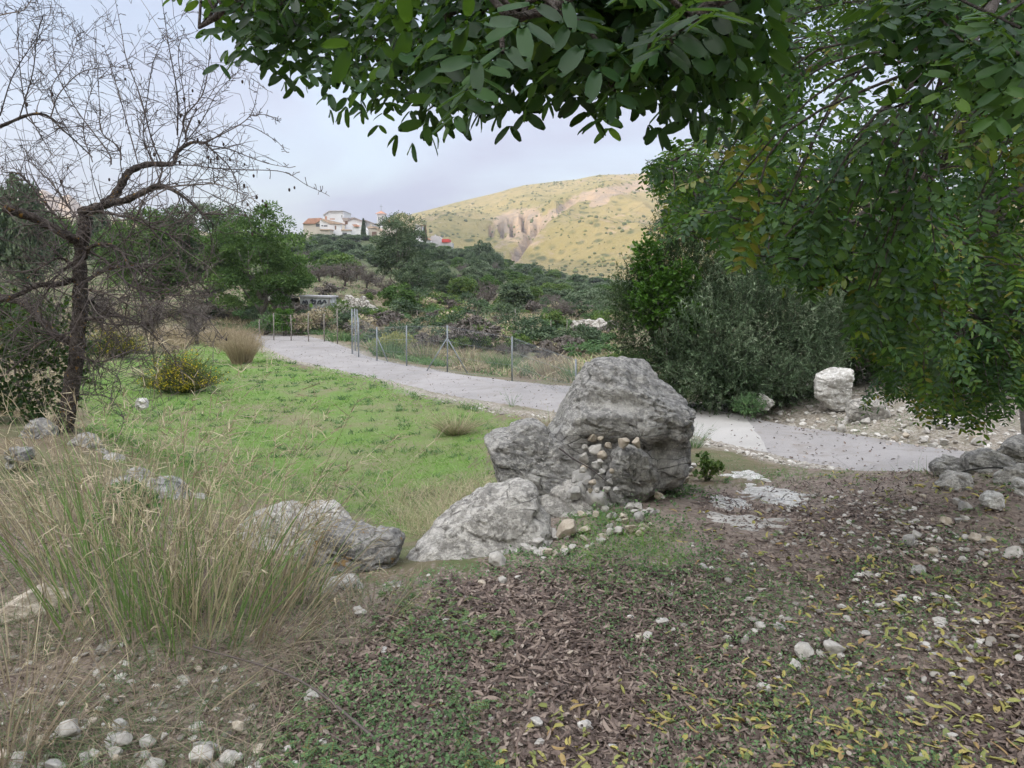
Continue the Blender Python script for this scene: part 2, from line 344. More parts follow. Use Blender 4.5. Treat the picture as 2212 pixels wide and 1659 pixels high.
def G0(u, v, Y0=1.4, Y1=400):                 # where the sight line meets the smooth terrain
    u = np.atleast_1d(np.asarray(u, float)); v = np.atleast_1d(np.asarray(v, float)); a, e = ray(u, v)
    Ys = np.geomspace(Y0, Y1, 260); P = a[:, None]*Ys; z = CAMZ+e[:, None]*Ys
    g = base_z(P.ravel(), np.broadcast_to(Ys, P.shape).ravel()).reshape(P.shape); below = z < g
    i = np.where(below.any(1), below.argmax(1), 259); i = np.maximum(i, 1); r = np.arange(len(u))
    d0 = z[r, i-1]-g[r, i-1]; d1 = g[r, i]-z[r, i]; f = np.clip(d0/np.maximum(d0+d1, 1e-9), 0, 1); Y = Ys[i-1]*(1-f)+Ys[i]*f
    return np.stack([a*Y, Y, base_z(a*Y, Y)], -1)
# road rungs (near edge, far edge)
RUNG = [((2500, 1140), (2500, 1045)), ((2350, 1105), (2350, 1015)), ((2100, 1062), (2093, 979)), ((1850, 1026), (1827, 939)), ((1739, 1002), (1686, 918)), ((1530, 966), (1486, 872)), ((1350, 932), (1350, 850)),
        ((1168, 902), (1236, 836)), ((1079, 882), (1122, 826)), ((950, 859), (978, 807)), ((864, 830), (900, 793)), ((691, 792), (808, 775)), ((622, 778), (751, 752)), ((581, 756), (693, 733)), ((554, 739), (640, 725)), ((515, 731), (540, 721)), ((440, 727), (440, 717))]
def edge_pt(u, v):
    # road height along its run, so both edges lie on the same surface
    z = np.interp(u, [440, 540, 650, 780, 900, 1040, 1200, 1400, 1600, 1850, 2100, 2350], [-1.1, -1.1, -1.06, -1.0, -.95, -.88, -.8, -.7, -.58, -.5, -.42, -.36]); a, e = ray(u, v); Y = (z-CAMZ)/e
    return np.array([a*Y, Y, z])
RN = smoothline([edge_pt(*r[0]) for r in RUNG], 140); RF = smoothline([edge_pt(*r[1]) for r in RUNG], 140)
ROADPOLY = np.concatenate([RN[:, :2], RF[::-1, :2]])
ROADC = (RN+RF)/2; ROADH = np.linalg.norm((RF-RN)[:, :2], axis=1)/2
def road_d(x, y):                             # signed distance-like: <0 inside the road, and road height there
    x = np.ravel(x); y = np.ravel(y); P = np.stack([x, y], -1); D = np.full(len(x), 99.); Z = np.zeros(len(x))
    near = np.where((x > -25) & (x < 16) & (y > 3) & (y < 45))[0]
    for s in range(0, len(near), 20000):
        i = near[s:s+20000]; d2 = ((P[i][:, None]-ROADC[None, :, :2])**2).sum(-1); j = d2.argmin(1)
        j0 = np.clip(j, 1, len(ROADC)-2); tv = norm(ROADC[j0+1, :2]-ROADC[j0-1, :2]); wv = P[i]-ROADC[j, :2]
        lat = np.abs(wv[:, 0]*tv[:, 1]-wv[:, 1]*tv[:, 0]); tvn = ROADC[j0+1, :2]-ROADC[j0-1, :2]
        rv = RF[j, :2]-RN[j, :2]; hw = np.abs(rv[:, 0]*tv[:, 1]-rv[:, 1]*tv[:, 0])/2
        D[i] = np.sqrt(np.maximum(d2[np.arange(len(i)), j]-(wv*tv).sum(1)**2, 0))-hw; Z[i] = ROADC[j, 2]
        far = np.sqrt(d2[np.arange(len(i)), j]) > hw*3+3; D[i[far]] = np.maximum(D[i[far]], 3)
    return D, Z
def H(x, y, micro=True):                      # final ground height
    sh = np.shape(x); x = np.ravel(x).astype(float); y = np.ravel(y).astype(float)
    z = base_z(x, y); D, Z = road_d(x, y); k = np.clip((D+.05)/.8, 0, 1); k = k*k*(3-2*k); z = z*k+(Z-.015)*(1-k)
    if micro:
        P = np.stack([x, y], -1); r = np.hypot(x, y); uv = proj(np.stack([x, y, z], -1))
        lawn = pip(uv, LAWN)*1.0
        amp = np.where(r < 30, 1, np.minimum(r/30, 6)); kk = np.clip(D/.5, 0, 1)
        z = z+kk*(fbm(P, .9, 3, 3)*.05*(1-.3*lawn)*amp+fbm(P, 6, 3, 5)*.016*(1-.3*lawn)*amp)-(1-kk)*.0
    return z.reshape(sh)
LAWN = [(560, 745), (600, 765), (690, 797), (864, 836), (950, 866), (1079, 888), (1170, 910), (1130, 930), (1060, 940), (1045, 1000), (1080, 1070), (1000, 1100), (900, 1160), (850, 1140), (700, 1095), (500, 1100), (300, 1020), (180, 930), (160, 800), (170, 745), (330, 735), (480, 730)]
DIRT = [(-400, 1750), (-400, 1150), (300, 1130), (640, 1240), (900, 1270), (1080, 1215), (1200, 1080), (1400, 1060), (1480, 1050), (1530, 1050), (1700, 1020), (2212, 1040), (4600, 1300), (4600, 2600), (2600, 2000)]
def edgen(uv, amp=30): return uv+np.stack([fbm(uv/60., 1, 3, 21), fbm(uv/60., 1, 3, 22)], -1)*amp*1.6+np.random.default_rng(4).normal(size=uv.shape)*amp*.55
def G(u, v):
    p = G0(u, v); p[:, 2] = H(p[:, 0], p[:, 1]); return p
def gp(u, v): return G([u], [v])[0]

# ground sheet: rings round the viewer, fine near by and coarse towards the horizon
th = np.concatenate([np.linspace(-R_(52), R_(52), 420), np.linspace(R_(54), R_(306), 64)]); rr = np.concatenate([np.geomspace(.25, 60, 420), np.geomspace(62, 1900, 80)])
TH, RR = np.meshgrid(th, rr); X = RR*np.sin(TH); Yc = RR*np.cos(TH); Z = H(X, Yc)
V = np.stack([X, Yc, Z], -1).reshape(-1, 3); nt_, nr = len(th), len(rr)
i = np.arange(nr-1)[:, None]*nt_; j = np.arange(nt_)[None]; j2 = (j+1) % nt_
Fq = np.stack([i+j, i+j2, i+nt_+j2, i+nt_+j], -1).reshape(-1, 4)
V = np.concatenate([V, [[0, 0, float(H(0., 0.))]]]); cen = np.stack([np.full(nt_, len(V)-1), (np.arange(nt_)+1) % nt_, np.arange(nt_)], -1)
uv = proj(V); uvn = edgen(uv); rr_ = np.hypot(V[:, 0], V[:, 1])
D_, _ = road_d(V[:, 0], V[:, 1])
a_lawn = (pip(uvn, LAWN) & (V[:, 1] > 4)).astype(float)
a_dirt = (pip(uvn, DIRT) | (V[:, 1] < 1.6)).astype(float)
a_shoulder = np.clip(1-np.abs(D_+fbm(V[:, :2], 2, 3, 9)*.3)/.55, 0, 1)
RIGHTB = [(1486, 880), (1560, 855), (1800, 780), (2300, 800), (2300, 1020), (2093, 985), (1827, 945), (1686, 925)]
a_shoulder = np.maximum(a_shoulder, .7*(pip(uvn, RIGHTB) & (V[:, 1] > 7) & (V[:, 1] < 25)))
a_far = np.clip((rr_-70)/60, 0, 1)
m, t, p, o = M('ground_soil', .95, .15); co = nd(t, 'ShaderNodeTexCoord').outputs['Object']
def att(t, n): return nd(t, 'ShaderNodeAttribute', attribute_name=n).outputs['Fac']
nA = noise(t, 1.1, 6, .6, 0, co); nB = noise(t, 22, 5, .7, 0, co); nC = noise(t, 90, 3, .6, 0, co)
c = mixc(t, ramp(t, nA, [(.35, 0), (.65, 1)]), (.17, .135, .095), (.24, .20, .14))
c = mixc(t, ramp(t, noise(t, .9, 6, .7, .3, co), [(.45, 0), (.6, .8)]), c, (.10, .14, .055))
dirt = mixc(t, ramp(t, nB, [(.35, 0), (.62, 1)]), (.16, .125, .105), (.35, .29, .25))
dirt = mixc(t, ramp(t, noise(t, 2.3, 5, .6, .2, co), [(.5, 0), (.7, .8)]), dirt, (.34, .29, .25))
c = mixc(t, att(t, 'dirt'), c, dirt)
lw = mixc(t, ramp(t, noise(t, .8, 8, .7, 0, co), [(.42, 0), (.7, 1)]), (.15, .24, .065), (.24, .20, .14))
c = mixc(t, att(t, 'lawn'), c, lw)
sh = mixc(t, ramp(t, nB, [(.4, 0), (.6, 1)]), (.22, .19, .155), (.48, .45, .41)); c = mixc(t, att(t, 'shoulder'), c, sh)
c = mixc(t, att(t, 'far'), c, (.085, .105, .05))
vr = nd(t, 'ShaderNodeTexVoronoi', {'Scale': 55.0, 'Vector': co}); c = mixc(t, mathn(t, 'MULTIPLY', ramp(t, vr.outputs['Distance'], [(.15, 1), (.3, 0)]), ramp(t, noise(t, 6, 3, .6, 0, co), [(.5, 0), (.6, .8)])), c, (.5, .47, .43))
t.links.new(c, p.inputs['Base Color']); bump(t, p, mathn(t, 'ADD', nB, nC), .8, .02); MT['soil'] = m
o = mk('ground', V, [Fq, cen], MT['soil'], smooth=True, attrs={'lawn': a_lawn, 'dirt': a_dirt, 'shoulder': a_shoulder, 'far': a_far}); tag(o, kind='structure')

# road
K = 16; tt = np.linspace(0, 1, K+1)
rgh = fbm(np.arange(140)[:, None]*np.array([[.35, 0]]), 1, 3, 31)*.12
def roadstrip(RNs, RFs, lift, crown=.03):
    q = RNs[:, None]*(1-tt[None, :, None])+RFs[:, None]*tt[None, :, None]; q[..., 2] += lift+crown*(1-(2*tt-1)**2)[None]
    nn = len(RNs); i = np.arange(nn-1)[:, None]*(K+1); j = np.arange(K)[None]
    return q.reshape(-1, 3), np.stack([i+j, i+K+1+j, i+K+2+j, i+j+1], -1).reshape(-1, 4)
wv = norm(RF-RN); RN2 = RN+wv*rgh[:, None]; RF2 = RF+wv*rgh[::-1, None]
m, t, p, o = M('worn_concrete', .9, .25); co = nd(t, 'ShaderNodeTexCoord').outputs['Object']
n1 = noise(t, .7, 6, .6, .4, co); n2 = noise(t, 30, 5, .7, 0, co)
c = mixc(t, ramp(t, n1, [(.3, 0), (.7, 1)]), (.26, .25, .25), (.36, .345, .345)); c = mixc(t, mathn(t, 'MULTIPLY', ramp(t, n2, [(.55, 0), (.7, 1)]), .35), c, (.2, .19, .185)); c = mixc(t, mathn(t, 'MULTIPLY', ramp(t, noise(t, 2.2, 7, .7, 1.2, co), [(.52, 0), (.66, 1)]), .5), c, (.22, .19, .165)); c = mixc(t, ramp(t, noise(t, 140, 3, .6, 0, co), [(.6, 0), (.68, .6)]), c, (.5, .48, .46))
ck = nd(t, 'ShaderNodeTexVoronoi', {'Scale': .55, 'Vector': mixc(t, .06, co, nd(t, 'ShaderNodeTexNoise', {'Scale': 3.0, 'Vector': co}).outputs['Color'])}, feature='DISTANCE_TO_EDGE')
c = mixc(t, mathn(t, 'MULTIPLY', ramp(t, ck.outputs['Distance'], [(.0, 1), (.006, 0)]), .35), c, (.15, .14, .135))
ed = att(t, 'edge'); c = mixc(t, mathn(t, 'MULTIPLY', ramp(t, mathn(t, 'ADD', ed, mathn(t, 'MULTIPLY', noise(t, 2.2, 7, .75, .5, co), .75)), [(1.0, 0), (1.32, 1)]), .7), c, (.27, .235, .20))
t.links.new(c, p.inputs['Base Color']); bump(t, p, n2, .4, .008); MT['road'] = m
V, Fq = roadstrip(RN2, RF2, .012); e_ = np.abs(2*np.tile(tt, 140)-1)
o = mk('road', V, Fq, MT['road'], smooth=True, attrs={'edge': e_}); tag(o, kind='structure')
# paler newer slab of the road and its seam
i0, i1 = int(140*4.35/16), int(140*5.7/16)
m, t, p, o = M('pale_concrete', .9, .25); co = nd(t, 'ShaderNodeTexCoord').outputs['Object']
c = mixc(t, ramp(t, noise(t, 1.2, 6, .6, .4, co), [(.3, 0), (.7, 1)]), (.38, .37, .36), (.46, .45, .44)); c = mixc(t, mathn(t, 'MULTIPLY', ramp(t, noise(t, 40, 4, .7, 0, co), [(.5, 0), (.7, 1)]), .3), c, (.33, .31, .29))
t.links.new(c, p.inputs['Base Color']); bump(t, p, noise(t, 35, 5, .7, 0, co), .4, .008); MT['road2'] = m
sk = np.linspace(0, 1, K+1)
q = RN2[i0:i1+1, None]*(1-tt[None, :, None])+RF2[i0:i1+1, None]*tt[None, :, None]; q[..., 2] += .017+.03*(1-(2*tt-1)**2)[None]
q = q[:, 1:-1]; q[0] += (q[1]-q[0])*0.4*rng.normal(size=(K-1, 1))*.3; nn = len(q); kk_ = K-1
i = np.arange(nn-1)[:, None]*kk_; j = np.arange(kk_-1)[None]
o = mk('road_slab', q.reshape(-1, 3), np.stack([i+j, i+kk_+j, i+kk_+1+j, i+j+1], -1).reshape(-1, 4), MT['road2'], smooth=True); tag(o, kind='structure')
# upper stretch of the road climbing beyond the trees
ru = [((560, 652), (600, 640)), ((572, 632), (628, 632)), ((590, 621), (634, 621)), ((596, 613), (634, 609)), ((600, 606), (634, 603))]
A = []; B = []
for (p0, p1), Y in zip(ru, (46, 50, 54, 58, 63)): A.append(at(*p0, Y)); B.append(at(*p1, Y))
A = smoothline(A, 16); B = smoothline(B, 16); V, Fq = roadstrip(A, B, .03)
zz = H(V[:, 0], V[:, 1]); V[:, 2] = np.maximum(V[:, 2], zz+.05)
o = mk('road', V, Fq, MT['road'], smooth=True, attrs={'edge': np.abs(2*np.tile(tt, 16)-1)}); tag(o, kind='structure')

# ------------------------------------------------------------------ mountains
def heights(name, uu, prof, Y0, Y1, zfoot, rows, mat, rough=1.0, seed=1, gul=None):
    cols = np.arange(uu[0], uu[1], uu[2], float); a = ray(cols, 600.)[0]; tz = np.linspace(0, 1, rows)
    zr = at(cols, np.interp(cols, [q[0] for q in prof], [q[1] for q in prof]), Y1)[:, 2]
    T, Aa = np.meshgrid(tz, a, indexing='ij'); Ym = Y0+(Y1-Y0)*T; Xm = Aa*Ym; Zm = zfoot+(zr[None]-zfoot)*T**.92
    P = np.stack([Xm, Ym], -1); env = np.clip(np.minimum(T*5, (1-T)*4), 0, 1)
    Zm = Zm+(ridged(np.concatenate([P, P[..., :1]*0], -1), 1/170., 4, seed)-.35)*26*rough*env+fbm(P, 1/28., 4, seed+5)*3.2*rough*np.maximum(env, .3)
    uvp = proj(np.stack([Xm, Ym, Zm], -1)); rock = np.zeros(Zm.shape)
    if gul:
        for (u0, v0, u1, v1, wd, dep) in gul:
            px, py = uvp[..., 0]-u0, uvp[..., 1]-v0; lx, ly = u1-u0, v1-v0; L2 = lx*lx+ly*ly; s = np.clip((px*lx+py*ly)/L2, 0, 1)
            dd = np.hypot(px-s*lx, py-s*ly)+fbm(uvp/30., 1, 3, 4)*wd*.6; gs = np.exp(-(dd/wd)**2); Zm = Zm-dep*gs*env; rock = np.maximum(rock, gs*(dep > 0))
    back = np.stack([Aa[-1]*(Y1+350), np.full(len(a), Y1+350), Zm[-1]-70], -1)
    V = np.concatenate([np.stack([Xm, Ym, Zm], -1).reshape(-1, 3), back]); rows += 1; nc = len(a)
    i = np.arange(rows-1)[:, None]*nc; j = np.arange(nc-1)[None]; Fq = np.stack([i+j, i+j+1, i+nc+j+1, i+nc+j], -1).reshape(-1, 4)
    o = mk(name, V, Fq, mat, smooth=False, attrs={'rock': np.concatenate([rock.ravel(), np.zeros(nc)])}); tag(o, kind='structure'); return np.stack([Xm, Ym, Zm], -1), uvp
m, t, p, o = M('scrub_slope', .95, .1); co = nd(t, 'ShaderNodeTexCoord').outputs['Object']
c = mixc(t, ramp(t, noise(t, .012, 8, .6, .2, co), [(.35, 0), (.65, 1)]), (.25, .225, .09), (.36, .295, .14))
dots = nd(t, 'ShaderNodeTexVoronoi', {'Scale': .11, 'Vector': co}); c = mixc(t, mathn(t, 'MULTIPLY', ramp(t, dots.outputs['Distance'], [(.2, 1), (.45, 0)]), ramp(t, noise(t, .02, 5, .65, 0, co), [(.40, .15), (.58, .95)])), c, (.09, .115, .05))
rk = mathn(t, 'ADD', mathn(t, 'MULTIPLY', att(t, 'rock'), .34), mathn(t, 'ADD', mathn(t, 'MULTIPLY', noise(t, .008, 5, .6, .4, co), .45), mathn(t, 'MULTIPLY', noise(t, .07, 6, .75, .3, co), .55)))
st = nd(t, 'ShaderNodeMapping', {'Vector': co, 'Scale': (1, 1, .3)})
rc = mixc(t, ramp(t, noise(t, .06, 6, .7, 0, st.outputs[0]), [(.38, 0), (.6, 1)]), (.30, .25, .23), (.50, .37, .27))
c = mixc(t, ramp(t, rk, [(.55, 0), (.62, .8)]), c, rc)
t.links.new(c, p.inputs['Base Color']); bump(t, p, noise(t, .12, 6, .75, 0, co), 1.0, 6.0); MT['slope'] = m
PROF = [(500, 560), (700, 520), (840, 478), (880, 466), (930, 453), (1000, 434), (1060, 420), (1130, 401), (1190, 393), (1240, 388), (1290, 378), (1340, 377), (1400, 372), (1500, 368), (1650, 385), (1800, 392), (1950, 400), (2100, 425), (2300, 430), (2700, 420), (3300, 460)]
HP, HU = heights('hills', (500, 3300, 5), PROF, 430, 1100, -8, 230, MT['slope'], 1.0, 11,
        [(1115, 550, 1165, 480, 8, 9), (1165, 480, 1240, 430, 7, 4), (1060, 488, 1062, 506, 4, 12), (1082, 484, 1086, 508, 4, 14), (1104, 474, 1108, 505, 4, 14), (1130, 462, 1134, 492, 5, 12), (1100, 480, 1140, 470, 24, 1), (1260, 425, 1400, 400, 9, 1), (1280, 440, 1310, 432, 6, 1)])
rh = np.random.default_rng(3); ii = rh.integers(3, 226, 16000); jj = rh.integers(1, HP.shape[1]-2, 16000); fu, fv = rh.random((2, 16000, 1)); Q = HP[ii, jj]*(1-fu)*(1-fv)+HP[ii, jj+1]*fu*(1-fv)+HP[ii+1, jj]*(1-fu)*fv+HP[ii+1, jj+1]*fu*fv
k = (fbm(Q, 1/60., 4, 9)+rh.normal(size=len(Q))*.22 > .02); Q = Q[k]; HQ = Q
PROF2 = [(-500, 380), (-200, 420), (60, 430), (95, 416), (110, 408), (140, 426), (165, 420), (190, 446), (260, 470), (420, 500), (640, 530), (800, 560)]
heights('hills', (-500, 800, 8), PROF2, 500, 1400, 0, 90, MT['slope'], .8, 23, [(60, 420, 190, 430, 30, 8)])
# the ridge behind the viewer whose shadow lies over the valley and the village
cols = np.linspace(R_(95), R_(325), 150); rows = 50; tz = np.linspace(0, 1, rows)
crest = 235+np.array([fbm(np.array([[c_*3, 0.]]), 1, 3, 55)[0] for c_ in cols])*26; win = np.clip(np.minimum((cols-cols[0])/.35, (cols[-1]-cols)/.35), 0, 1)
T, C_ = np.meshgrid(tz, cols, indexing='ij'); Rr = 260+(560-260)*T
Zm = -3+crest[None]*win[None]*np.sin(np.clip(T, 0, 1)*pi*.62)/np.sin(pi*.5); P = np.stack([Rr*np.sin(C_), Rr*np.cos(C_)], -1); Zm = Zm+fbm(P, 1/60., 4, 61)*7*np.clip(T*4, 0, 1)
V = np.stack([P[..., 0], P[..., 1], Zm], -1).reshape(-1, 3); nc = len(cols); i = np.arange(rows-1)[:, None]*nc; j = np.arange(nc-1)[None]
o = mk('hills', V, np.stack([i+j, i+nc+j, i+nc+j+1, i+j+1], -1).reshape(-1, 4), MT['slope'], attrs={'rock': np.zeros(len(V))}); tag(o, kind='structure')

# ------------------------------------------------------------------ rocks
def sph(nu, nv):                              # closed sphere grid, poles on the y axis
    th = np.arange(nu)*2*pi/nu; ph = np.linspace(0, pi, nv+2)[1:-1]
    PH, TH = np.meshgrid(ph, th, indexing='ij')
    D = np.stack([np.sin(PH)*np.cos(TH), -np.cos(PH), np.sin(PH)*np.sin(TH)], -1).reshape(-1, 3)
    V = np.concatenate([D, [[0, -1, 0], [0, 1, 0]]]); i = np.arange(nv-1)[:, None]*nu; j = np.arange(nu)[None]; j2 = (j+1) % nu
    Fq = np.stack([i+j, i+j2, i+nu+j2, i+nu+j], -1).reshape(-1, 4); jj = np.arange(nu); k = (jj+1) % nu; n0 = nu*nv
    F3 = np.concatenate([np.stack([np.full(nu, n0), k, jj], -1), np.stack([np.full(nu, n0+1), (nv-1)*nu+jj, (nv-1)*nu+k], -1)])
    return V, Fq, F3
def rock_outline(name, label, pts, Y, thick, mat, group=None, cat='rock', res=(150, 90), amp=.03, seed=0, hook=None, sq=.62, facets=9, lean=0.0, parent=None):
    pts = np.array(pts, float); c = pts.mean(0); W0 = at(c[0], c[1], Y)
    W = at(pts[:, 0], pts[:, 1], Y)-W0; ang = np.arctan2(W[:, 2], W[:, 0]); rad = np.hypot(W[:, 0], W[:, 2]); o_ = np.argsort(ang); ang = ang[o_]; rad = rad[o_]
    V, Fq, F3 = sph(*res); s = np.hypot(V[:, 0], V[:, 2]); th = np.arctan2(V[:, 2], V[:, 0])
    Rr = np.interp(th, np.concatenate([ang-2*pi, ang, ang+2*pi]), np.tile(rad, 3))
    rs = s**sq; P = np.stack([np.cos(th)*Rr*rs, np.sign(V[:, 1])*np.abs(V[:, 1])**.8*thick, np.sin(th)*Rr*rs], -1)
    r_ = np.random.default_rng(seed); size = rad.mean()
    for k in range(facets):                   # planar cuts on the faces (kept off the outline)
        n = norm(r_.normal(size=3)*np.array([.55, 1, .55])); n[1] = -abs(n[1]) if k % 3 else abs(n[1])
        h = (P@n).max()*r_.uniform(.62, .86); q = P@n-h; P = P-np.where(q > 0, q*.85, 0)[:, None]*n
    P[:, 1] += lean*P[:, 2]
    if hook is not None: P = hook(P, P+W0)
    Nn = norm(P+1e-6); q = P+W0
    dsp = fbm(q, 1.6/size*.5, 3, seed)*.9+ridged(q*np.array([.7, .7, 1.9]), 1.4/size*.6, 4, seed+3)*.7-.35+fbm(q, 9/size*.5, 4, seed+7)*.45
    tl_ = q@np.array([[1, 0, .25], [0, 1, 0], [-.25, 0, 1]]); fine = fbm(q, 26, 4, seed+9, .65)*.014+np.minimum(0, fbm(tl_*np.array([.7, .7, 2.0]), 9, 4, seed+2, .6)+.06)*.085+np.round(fbm(tl_*np.array([.8, .8, 2]), 3.5, 2, seed+4)*5)/5*.03
    k = np.clip(s, 0, 1); P = P+Nn*(dsp*amp*(size/.4)+fine)[:, None]
    P = P+W0; base = np.array([W0[0], Y, P[:, 2].min()])
    o = mk(name, P, [Fq, F3], mat, parent, base, smooth=True, attrs={'rnd': np.full(len(P), .5)})
    return tag(o, label, cat, group)
def hook_big(P, Wd):                          # lower tier stands forward of the upper dome, with a ledge and an undercut
    uv = proj(Wd); u, v = uv[:, 0], uv[:, 1]; led = 880+(u-1340)*.10+fbm(uv/40., 1, 2, 5)*14
    front = P[:, 1] < .1; k = 1/(1+np.exp(-(v-led)/5.0)); P = P.copy(); P[:, 1] -= np.where(front, k*.17*np.clip((1455-u)/60, .2, 1), 0)
    led2 = 838+(u-1340)*.18+fbm(uv/50., 1, 2, 8)*12; k2 = 1/(1+np.exp(-(v-led2)/3.5)); P[:, 1] -= np.where(front, k2*.06, 0)
    cut = np.exp(-((v-(960+(u-1300)*.1))/22)**2)*np.clip((u-1230)/40, 0, 1); P[:, 1] += np.where(front, cut*.07, 0)
    rc = np.exp(-((u-1425)/16)**2)*np.clip((v-930)/30, 0, 1); P[:, 1] += np.where(front, rc*.08, 0)
    return P
BIG = [(1186, 935), (1200, 900), (1222, 868), (1240, 838), (1252, 812), (1275, 788), (1310, 777), (1345, 774), (1378, 782), (1400, 779), (1420, 792), (1435, 825), (1470, 850), (1485, 866), (1483, 900), (1474, 930), (1478, 985), (1470, 1010), (1445, 1030), (1420, 1042), (1400, 1070), (1340, 1075), (1280, 1060), (1250, 1020), (1200, 985)]
rock_outline('boulder', 'largest grey limestone boulder, dome shaped with ledges, standing at the road end of the bank', BIG, 6.05, .52, MT['rock'], 'grey boulders along the bank', 'boulder', (260, 150), .028, 3, hook_big, facets=5, sq=.6)
rock_outline('boulder', 'rounded grey boulder leaning against the left side of the largest boulder', [(1040, 975), (1043, 950), (1060, 933), (1095, 928), (1128, 912), (1155, 908), (1182, 925), (1200, 950), (1235, 985), (1256, 1008), (1260, 1040), (1245, 1075), (1180, 1100), (1120, 1110), (1090, 1100), (1068, 1060), (1050, 1020)], 5.55, .36, MT['rock'], 'grey boulders along the bank', 'boulder', (220, 130), .024, 8, facets=7, lean=.25)
rock_outline('boulder', 'low pale block under the rubble, between the rounded boulder and the upright block', [(1165, 1075), (1200, 1052), (1260, 1045), (1320, 1060), (1345, 1090), (1320, 1125), (1240, 1135), (1180, 1120)], 5.25, .22, MT['rock_pale'], 'grey boulders along the bank', 'boulder', (110, 70), .022, 13, facets=6, lean=.5)
rock_outline('boulder', 'upright grey block with a squared top propped in front of the largest boulder', [(1312, 1010), (1318, 975), (1345, 958), (1378, 962), (1396, 978), (1405, 1015), (1412, 1075), (1395, 1100), (1330, 1095), (1300, 1060)], 5.35, .2, MT['rock'], 'grey boulders along the bank', 'boulder', (130, 80), .018, 12, facets=7)
rock_outline('boulder', 'long sloping slab of pale grey conglomerate in front of the rounded boulder', [(875, 1215), (890, 1175), (925, 1150), (960, 1120), (1010, 1095), (1080, 1070), (1118, 1060), (1150, 1063), (1164, 1080), (1162, 1105), (1185, 1125), (1195, 1160), (1160, 1190), (1110, 1215), (1060, 1240), (990, 1262), (930, 1265), (885, 1250)], 4.55, .36, MT['rock_pale'], 'grey boulders along the bank', 'boulder', (200, 120), .026, 15, facets=5, lean=.75)
rock_outline('boulder', 'dark rough boulder with orange lichen left of the sloping slab', [(655, 1210), (680, 1160), (700, 1142), (760, 1146), (810, 1150), (850, 1150), (872, 1168), (868, 1200), (845, 1225), (820, 1250), (770, 1275), (700, 1285), (650, 1265)], 4.25, .26, MT['rock_lichen'], 'grey boulders along the bank', 'boulder', (170, 100), .03, 19, facets=6, lean=.5)
rock_outline('boulder', 'low pale rough boulder behind the dry grass, left of the lichen covered one', [(505, 1170), (520, 1130), (570, 1105), (640, 1120), (690, 1102), (740, 1105), (765, 1125), (760, 1150), (700, 1170), (640, 1195), (560, 1200)], 4.7, .25, MT['rock_pale'], 'grey boulders along the bank', 'boulder', (150, 90), .03, 22, facets=5, lean=.6)
rock_outline('rock', 'low grey rock under the lichen covered boulder', [(690, 1290), (700, 1262), (730, 1255), (790, 1268), (790, 1300), (740, 1325), (700, 1320)], 3.75, .14, MT['rock_pale'], 'rocks around the boulders', res=(90, 50), amp=.02, seed=25)
rock_outline('rock', 'rounded grey rock half hidden by dry stalks at the foot of the slab', [(800, 1300), (815, 1275), (850, 1265), (880, 1275), (885, 1310), (850, 1330), (810, 1325)], 3.7, .12, MT['rock_pale'], 'rocks around the boulders', res=(90, 50), amp=.02, seed=26)
rock_outline('rock', 'large cream coloured rock at the left edge among dry grass', [(-60, 1400), (-50, 1330), (-10, 1316), (30, 1305), (60, 1282), (110, 1275), (135, 1285), (120, 1320), (95, 1345), (60, 1375), (20, 1400), (-20, 1410)], 3.35, .2, MT['rock_tan'], 'rocks in the dry grass', res=(130, 80), amp=.022, seed=31, facets=10)
rock_outline('rock', 'pale rock beneath the tall dry grass, beside the small white stone', [(195, 1425), (200, 1400), (235, 1385), (262, 1405), (255, 1432), (225, 1445)], 3.0, .1, MT['rock_pale'], 'rocks in the dry grass', res=(80, 50), amp=.02, seed=33)
rock_outline('rock', 'big white rock with a rusty underside on the bank across the road', [(1758, 845), (1765, 815), (1785, 798), (1815, 794), (1842, 803), (1850, 825), (1840, 850), (1835, 875), (1805, 888), (1775, 868)], 11.2, .3, MT['rock_white'], 'rocks across the road', res=(120, 70), amp=.03, seed=41)
rock_outline('rock', 'small white rock at the edge of the olive bushes across the road', [(1628, 880), (1632, 860), (1645, 849), (1660, 858), (1672, 875), (1660, 885), (1640, 886)], 11.6, .13, MT['rock_white'], 'rocks across the road', res=(80, 50), amp=.025, seed=43)
rock_outline('rock', 'grey rock half behind hanging carob leaves, beside the big white rock', [(1830, 900), (1835, 870), (1870, 862), (1905, 875), (1920, 905), (1890, 925), (1850, 920)], 10.4, .2, MT['rock_pale'], 'rocks across the road', res=(90, 50), amp=.03, seed=45)
rock_outline('rock', 'white rock below the lowest hanging twigs across the road', [(2030, 925), (2045, 905), (2080, 905), (2110, 925), (2105, 945), (2060, 948)], 9.6, .15, MT['rock_white'], 'rocks across the road', res=(80, 50), amp=.025, seed=46)
